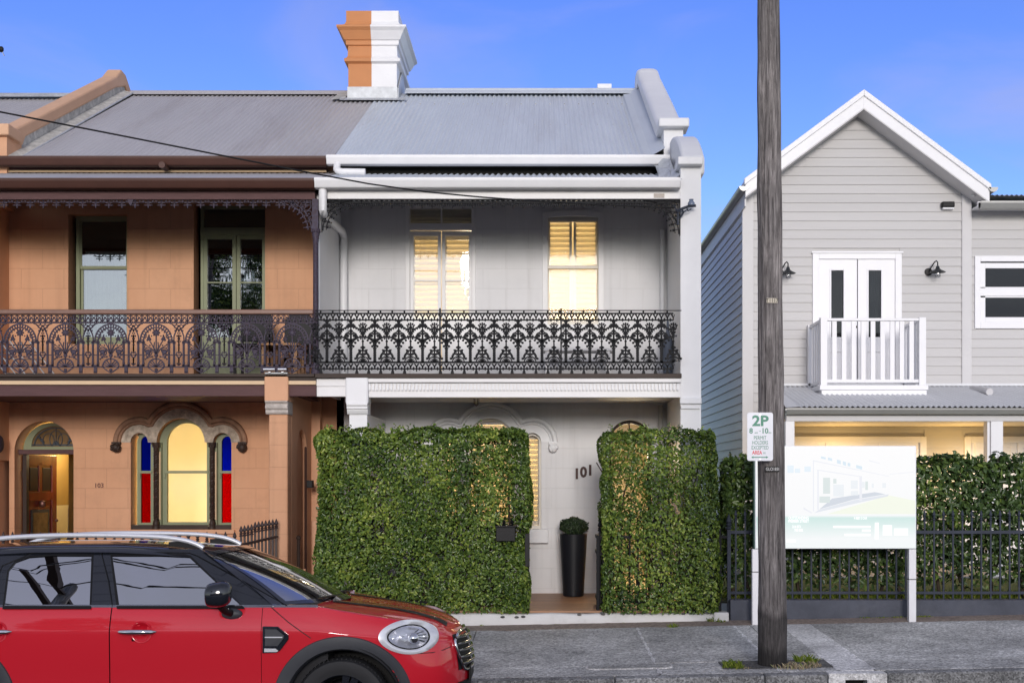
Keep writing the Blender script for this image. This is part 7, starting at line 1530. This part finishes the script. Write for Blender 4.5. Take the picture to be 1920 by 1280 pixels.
        for sg in (1, -1):
            c = Wp(wu, sg*.80, .335); c = (c[0], c[1], c[2] + .02*(c[0] - XF)*.0); s_ = -1 if sg > 0 else 1
            rim = bpy.data.objects
            w_ = MB(); prof = [(.225, .10), (.25, .105), (.29, .112), (.320, .105), (.333, .08), (.337, .04), (.337, -.04), (.333, -.08), (.31, -.105), (.25, -.10)]
            w_.lathe([(r, d*s_) for r, d in prof], c, 64, axis='y', caps=False); wo = w_.build('wheel', RUBBER, C, smooth=40)
            t_ = MB()
            for k in range(64): a = 2*math.pi*k/64; t_.box(-.004, .004, -.1, .1, .334, .341); 
            for k in range(64):
                a = 2*math.pi*k/64
                for i in range(8): v = t_.v[k*8+i]; t_.v[k*8+i] = (c[0] + v[0]*math.cos(a) + v[2]*math.sin(a), c[1] + v[1], c[2] - v[0]*math.sin(a) + v[2]*math.cos(a))
            t_.build('tread', RUBBER, wo)
            r_ = MB(); r_.lathe([(.228, .095*s_), (.222, .10*s_), (.212, .08*s_), (.19, .02*s_), (.18, -.05*s_)], c, 48, axis='y', caps=False)
            for k in range(10):
                a = 2*math.pi*(k//2)/5 + (.16 if k % 2 else -.16) + .3
                e = Vector((math.sin(a), 0, math.cos(a))); p = Vector((e.z, 0, -e.x)); n = len(r_.v)
                for rr, ww, dd in ((.05, .02, .085), (.215, .026, .09)):
                    for sx_ in (-1, 1):
                        for dy in (0, -.03): q = Vector(c) + e*rr + p*ww*sx_ + Vector((0, (dd + dy)*s_, 0)); r_.v.append(tuple(q))
                for f in ((0, 2, 6, 4), (1, 5, 7, 3), (0, 4, 5, 1), (2, 3, 7, 6), (0, 1, 3, 2), (4, 6, 7, 5)): r_.face([n + i for i in f])
            r_.lathe([(.0, .09*s_), (.05, .092*s_), (.062, .08*s_), (.062, .05*s_)], c, 20, axis='y', caps=False); r_.build('rim', GLOSSB, wo, smooth=30)
    # side vent behind the front wheel
    def sp(pts, off): return [Wp(u, surf_y(u, h) + off, h) for u, h in pts]
    def decal(mb, pts, off, th=.006, sg=1):
        a = [Wp(u, sg*(surf_y(u, h) + off), h) for u, h in pts]; b = [Wp(u, sg*(surf_y(u, h) + off - th - .01), h) for u, h in pts]; n = len(mb.v); k = len(pts); mb.v += a + b; mb.face(range(n, n+k)); mb.face(range(n+2*k-1, n+k-1, -1))
        for i in range(k): j = (i+1) % k; mb.face([n+i, n+j, n+k+j, n+k+i])
    sv = [(1.446, .905), (1.335, .903), (1.258, .842), (1.256, .815), (1.315, .735), (1.345, .716), (1.446, .713)]
    m_ = MB(); decal(m_, sv, .012); v_ = m_.build('side_vent', GLOSSB, C, bevel=.004)
    m_ = MB(); decal(m_, [(1.425, .885), (1.345, .883), (1.29, .84), (1.29, .825), (1.335, .765), (1.425, .765)], .014); m_.build('vent_mesh', CLAD, v_)
    m_ = MB(); decal(m_, [(1.425, .832), (1.30, .832), (1.30, .824), (1.425, .824)], .02); m_.build('vent_bar', SATIN, v_); m_ = MB(); decal(m_, [(1.43, .747), (1.35, .747), (1.33, .73), (1.345, .722), (1.43, .722)], .016); m_.build('vent_chrome', SATIN, v_)
    # door handles
    for dr, u0 in ((fd[0], 2.342), (rd[0], 3.38)):
        y0 = surf_y(u0, .866); m_ = MB(); c = Wp(u0 - .03, y0, .862)
        m_.lathe([(.080, .004), (.076, -.003), (.070, -.003), (.062, .006), (.045, .020), (.02, .028), (0, .030)], c, 32, axis='y', caps=False); cup = m_.build('handle_cup', RED, dr, smooth=50)
        m_ = MB(); q = [(u0 + .135, -.002), (u0 + .11, .028), (u0 + .05, .038), (u0 - .05, .038), (u0 - .11, .028), (u0 - .135, -.002)]
        m_.tube([Wp(a, y0 + b, .866) for a, b in q], [.010, .017, .019, .019, .017, .008], 10); m_.build('door_handle', CHROME, dr, smooth=60)
    # mirrors
    for sg in (1, -1):
        m_ = MB(); c = Wp(1.748, sg*1.045, 1.135); m_.ball(c, 1, (.118, .085, .092), 20, 12)
        for i, v in enumerate(m_.v):
            x_, y_, z_ = v[0]-c[0], v[1]-c[1], v[2]-c[2]
            q_ = lambda w, r: math.copysign(abs(w/r)**.72*r, w)
            x_, z_ = q_(x_, .118), q_(z_, .092)
            if z_ < 0: x_ *= 1 + .9*z_
            if x_ < -.045: x_ = -.045 - (-.045 - x_)*.35                       # flat glass side faces the rear
            z_ += .18*x_*(1 if z_ > 0 else -.2); m_.v[i] = (c[0] + x_, c[1] + y_, c[2] + z_*(1.0 if z_ > 0 else .92))
        mo = m_.build('door_mirror', GLOSSB, C, smooth=60)
        m_ = MB(); m_.tube([Wp(1.72, sg*1.02, 1.06), Wp(1.70, sg*.97, 1.02), Wp(1.68, sg*.90, 1.0)], [.03, .026, .028], 10); m_.build('mirror_arm', BLACKP, mo, smooth=60)
        m_ = MB(); m_.ball(Wp(1.672, sg*.878, .990), 1, (.078, .030, .042), 16, 8); m_.build('mirror_base', CLAD, mo, smooth=60)
    # headlamps
    for sg in (1, -1):
        uc, hc = .405, .812
        def el(th, a, b, off): 
            u = uc + a*math.cos(th) + (.025*max(0, math.cos(th))**3); h = hc + b*math.sin(th) + .06*a*math.cos(th)*.8; return (u, sg*(surf_y(u, h) + off), h)
        ths = np.linspace(0, 2*math.pi, 49)
        m_ = MB(); m_.grid([[Wp(*el(t, a, b, o)) for a, b, o in ((.196, .124, -.004), (.194, .124, .010), (.160, .106, .016), (.136, .090, .010), (.132, .088, -.004))] for t in ths]); hl = m_.build('headlight', SATIN, C, smooth=60)
        m_ = MB(); m_.grid([[Wp(*el(t, a, b, o)) for a, b, o in ((.135, .090, .008), (.130, .086, .013), (.124, .082, .008))] for t in ths]); m_.build('lamp_seal', BLACKP, hl, smooth=60)
        m_ = MB(); m_.grid([[Wp(*el(t, .126*f, .084*f, o)) for f, o in ((1, .006), (.8, -.03), (.55, -.05), (.4, -.03), (.3, -.015), (.0, -.02))] for t in ths]); m_.build('lamp_reflector', HLREF, hl, smooth=60)
        m_ = MB(); cc = el(0, 0, 0, -.02)
        m_.ball(Wp(uc - .02, sg*(surf_y(uc, hc) + .002), hc - .01), .040, n=14, m=8); m_.build('lamp_lens', CHROME, hl, smooth=60)
        m_ = MB()
        for k in range(5): th = 2.2 + k*.35; m_.tube([Wp(*el(th, .05, .04, .0)), Wp(*el(th, .11, .075, .0))], .004, 5)
        m_.build('lamp_fin', BLACKP, hl)
        m_ = MB(); m_.grid([[Wp(*el(t, .126*f, .084*f, o)) for f, o in ((1, .007), (.85, .022), (.6, .034), (.3, .04), (0, .042))] for t in ths]); m_.build('lamp_glass', HLGL, hl, smooth=60)
    # grille with chrome surround
    def np_(y, h, off): a = nose_u(y, h); return Wp(a - off, y, h)
    YG = np.linspace(-.43, .43, 33)
    m_ = MB(); m_.grid([[np_(y, h, .004) for h in np.linspace(.53, .80, 8)] for y in YG]); gr = m_.build('grille', BLACKP, C, smooth=60)
    m_ = MB(); loop = [(y, .81 - .06*(abs(y)/.43)**6) for y in YG] + [(.435, .70), (.40, .60), (.34, .535)] + [(y, .52) for y in np.linspace(.28, -.28, 12)] + [(-.34, .535), (-.40, .60), (-.435, .70)]
    loop.append(loop[0]); m_.tube([np_(y, h, .012) for y, h in loop], .012, 8); m_.build('grille_surround', CHROME, gr, smooth=60)
    for h in (.575, .625, .675, .725, .772): w = .39 if h < .6 else .42; m_ = MB(); m_.tube([np_(y, h, .016 + .010*(1 - (y/.45)**2)) for y in np.linspace(-w, w, 25)], .0135, 8); m_.build('grille_bar', GLOSSB, gr, smooth=60)
    m_ = MB(); m_.grid([[np_(y, h, .006) for h in (.22, .30, .38, .44)] for y in np.linspace(-.55, .55, 15)]); m_.build('lower_intake', BLACKP, C, smooth=60)
    m_ = MB(); m_.box(Wp(.005, 0, 0)[0] - .008, Wp(.005, 0, 0)[0] + .008, DC - .20, DC + .20, ZR + .40, ZR + .52); m_.build('number_plate_holder', BLACKP, C, bevel=.004)
    m_ = MB(); m_.ball(Wp(1.0*.0 + .47, surf_y(.47, .45) + .002, .47), .018, (1, .4, 1)); m_.build('parking_sensor', BLACKP, C)
    # wipers, cowl
    m_ = MB(); m_.grid([[Wp(*[p*(1-w) + q*w for p, q in zip((1.0 + .10*abs(v)**1.5, .856*v, 1.034 + .008*abs(v)), (base(v)[0] + .012, base(v)[1] + .02*v, base(v)[2] - .004))]) for w in (0, .5, 1)] for v in V]); m_.grid([[Wp(1.10 + .30*t, sg_*(.858 - q*.075*(1 - t*.9)), 1.044 + .006*q) for q in (0, .5, 1)] for t in (0, .3, .6, 1) for sg_ in (1,)]); m_.build('cowl', BLACKP, C)
    for y0, y1 in ((.60, .05), (.0, -.55)):
        m_ = MB(); m_.tube([Wp(1.05, y0 - .5, 1.06), Wp(1.04, (y0+y1)/2, 1.085), Wp(1.10, y0, 1.085)], .009, 6); m_.tube([Wp(1.10, y0 + .06, 1.085), Wp(1.03, y1, 1.075)], .007, 6); m_.build('wiper', BLACKP, C)
    # seats, steering wheel, inner mirror
    for u, y in ((2.35, .38), (2.35, -.38), (3.30, .38), (3.30, -.38)):
        m_ = MB(); m_.box(XF - u - .10, XF - u + .42, DC - y - .24, DC - y + .24, ZR + .42, ZR + .60); st = m_.build('seat', CABIN, C, bevel=.05)
        m_ = MB(); m_.prism([(XF - u - .02, ZR + .55), (XF - u + .12, ZR + .55), (XF - u - .06, ZR + 1.17), (XF - u - .17, ZR + 1.17)], DC - y - .23, DC - y + .23); m_.build('backrest', CABIN, st, bevel=.05)
        m_ = MB(); m_.box(XF - u - .19, XF - u - .09, DC - y - .13, DC - y + .13, ZR + 1.20, ZR + 1.36); m_.build('headrest', CABIN, st, bevel=.045)
    m_ = MB(); c = Wp(1.80, .38, 1.0); pts = [(c[0] + .07*math.sin(R(a)), c[1] + .185*math.cos(R(a)), c[2] + .17*math.sin(R(a))) for a in range(0, 361, 15)]; m_.tube(pts, .014, 8); m_.build('steering_wheel', BLACKP, C, smooth=60)
    m_ = MB(); m_.ball(Wp(1.88, .0, 1.36), 1, (.02, .11, .035), 12, 8); m_.build('rear_view_mirror', BLACKP, C, smooth=60)
car()
# ------------------------------------------------------------------ across the street: what the car and the windows reflect
PP = thing('power_pole', 'timber power pole with two crossarms mirrored in the rear window of the red car', 'pole', (-8.5, 1.7, 0))
pole_mesh('pole', -8.5, 1.7, -8.5, -.3, 12.3, .16, .11, seed=9, na=24, nz_=60).build('pole_shaft', POLEM, PP, smooth=70)
for zz, hw in ((11.9, 1.15), (11.0, 1.35)):
    MB().box(-8.5 - .06, -8.5 + .06, 1.7 - hw, 1.7 + hw, zz - .06, zz + .06).build('crossarm', DARKT, PP)
    for k in (-1, -.6, .6, 1): MB().lathe([(.03, .06), (.045, .1), (.03, .16), (0, .18)], (-8.5, 1.7 + k*hw*.92, zz), 8).build('insulator', BLACKP, PP)
OW = thing('overhead_wires', 'thin black overhead wires strung along the street above the camera', 'wire', (0, 1.7, 11.5))
for zz, hw in ((12.05, 1.15), (11.15, 1.35)):
    for k in (-1, -.6, .6, 1):
        d = 1.7 + k*hw*.92; MB().tube([(-8.5 + 40*t, d, zz + .1 - 3.0*t*(1-t)) for t in [i/16 for i in range(17)]], .012, 5).tube([(-8.5 - 40*t, d, zz + .1 - 3.0*t*(1-t)) for t in [i/16 for i in range(17)]], .012, 5).build('wire', BLACKP, OW)
BR_ = M('dark_brick', (.16, .085, .06), rough=.9, var=.3, vscale=6)
for i, (a, w, hgt, lab) in enumerate(((-19, 11, 3.4, 'dark brick cottage across the street at the left behind the camera'), (-7.6, 11, 3.7, 'dark brick cottage across the street straight behind the camera'), (4, 12, 3.3, 'dark brick cottage across the street at the right behind the camera'))):
    t = thing('cottage', lab, 'house', (a + w/2, -16, 0), 'cottages across the street')
    MB().box(a, a + w, -24, -16, -.4, hgt).build('wall', BR_, t)
    MB().prism_x([(-15.6, hgt - .05), (-24.4, hgt - .05), (-20, hgt + 1.5)], a - .2, a + w + .2).build('roof', ROOFL, t)
    for k in (.2, .68): MB().box(a + w*k, a + w*k + 1.3, -16.06, -15.98, .9, 2.5).build('window', WHITET, t); MB().box(a + w*k + .08, a + w*k + 1.22, -15.975, -15.97, .98, 2.42).build('pane', DARKROOM, t)
    MB().box(a + w*.47, a + w*.47 + .95, -16.06, -15.98, -.1, 2.15).build('door', DARKT, t)
TR = thing('street_tree', 'leafy street tree behind the camera mirrored in the orange house French doors', 'tree', (-10.6, -9.5, 0))
m_ = MB(); m_.tube([(-10.6, -9.5, -.3), (-10.55, -9.5, 3), (-10.4, -9.45, 6), (-10.5, -9.4, 9)], [.24, .2, .14, .06], 10)
for k in range(9): q = k*2.4; zz = 4.5 + k*.5; m_.tube([(-10.5, -9.45, zz), (-10.5 + 1.0*math.cos(q), -9.45 + 1.0*math.sin(q), zz + .9), (-10.5 + 1.9*math.cos(q + .2), -9.45 + 1.9*math.sin(q + .2), zz + 1.5)], [.07, .05, .02], 6)
m_.build('trunk', TWIG, TR, smooth=60)
n = 9000; v = npr.normal(size=(n, 3)); v /= np.linalg.norm(v, axis=1)[:, None]; cl = npr.integers(0, 26, n); cc = npr.normal(size=(26, 3)); cc /= np.linalg.norm(cc, axis=1)[:, None]
P_ = np.array([-10.5, -9.4, 8.6]) + cc[cl]*np.array([1.7, 1.7, 2.2])*npr.uniform(.7, 1.0, 26)[cl][:, None] + v*(npr.uniform(0, 1, n)**.5*.75)[:, None]
put('crown', leaf_mesh('crown', P_, v, .17, .08, LEAFD, tilt=.9), TR)
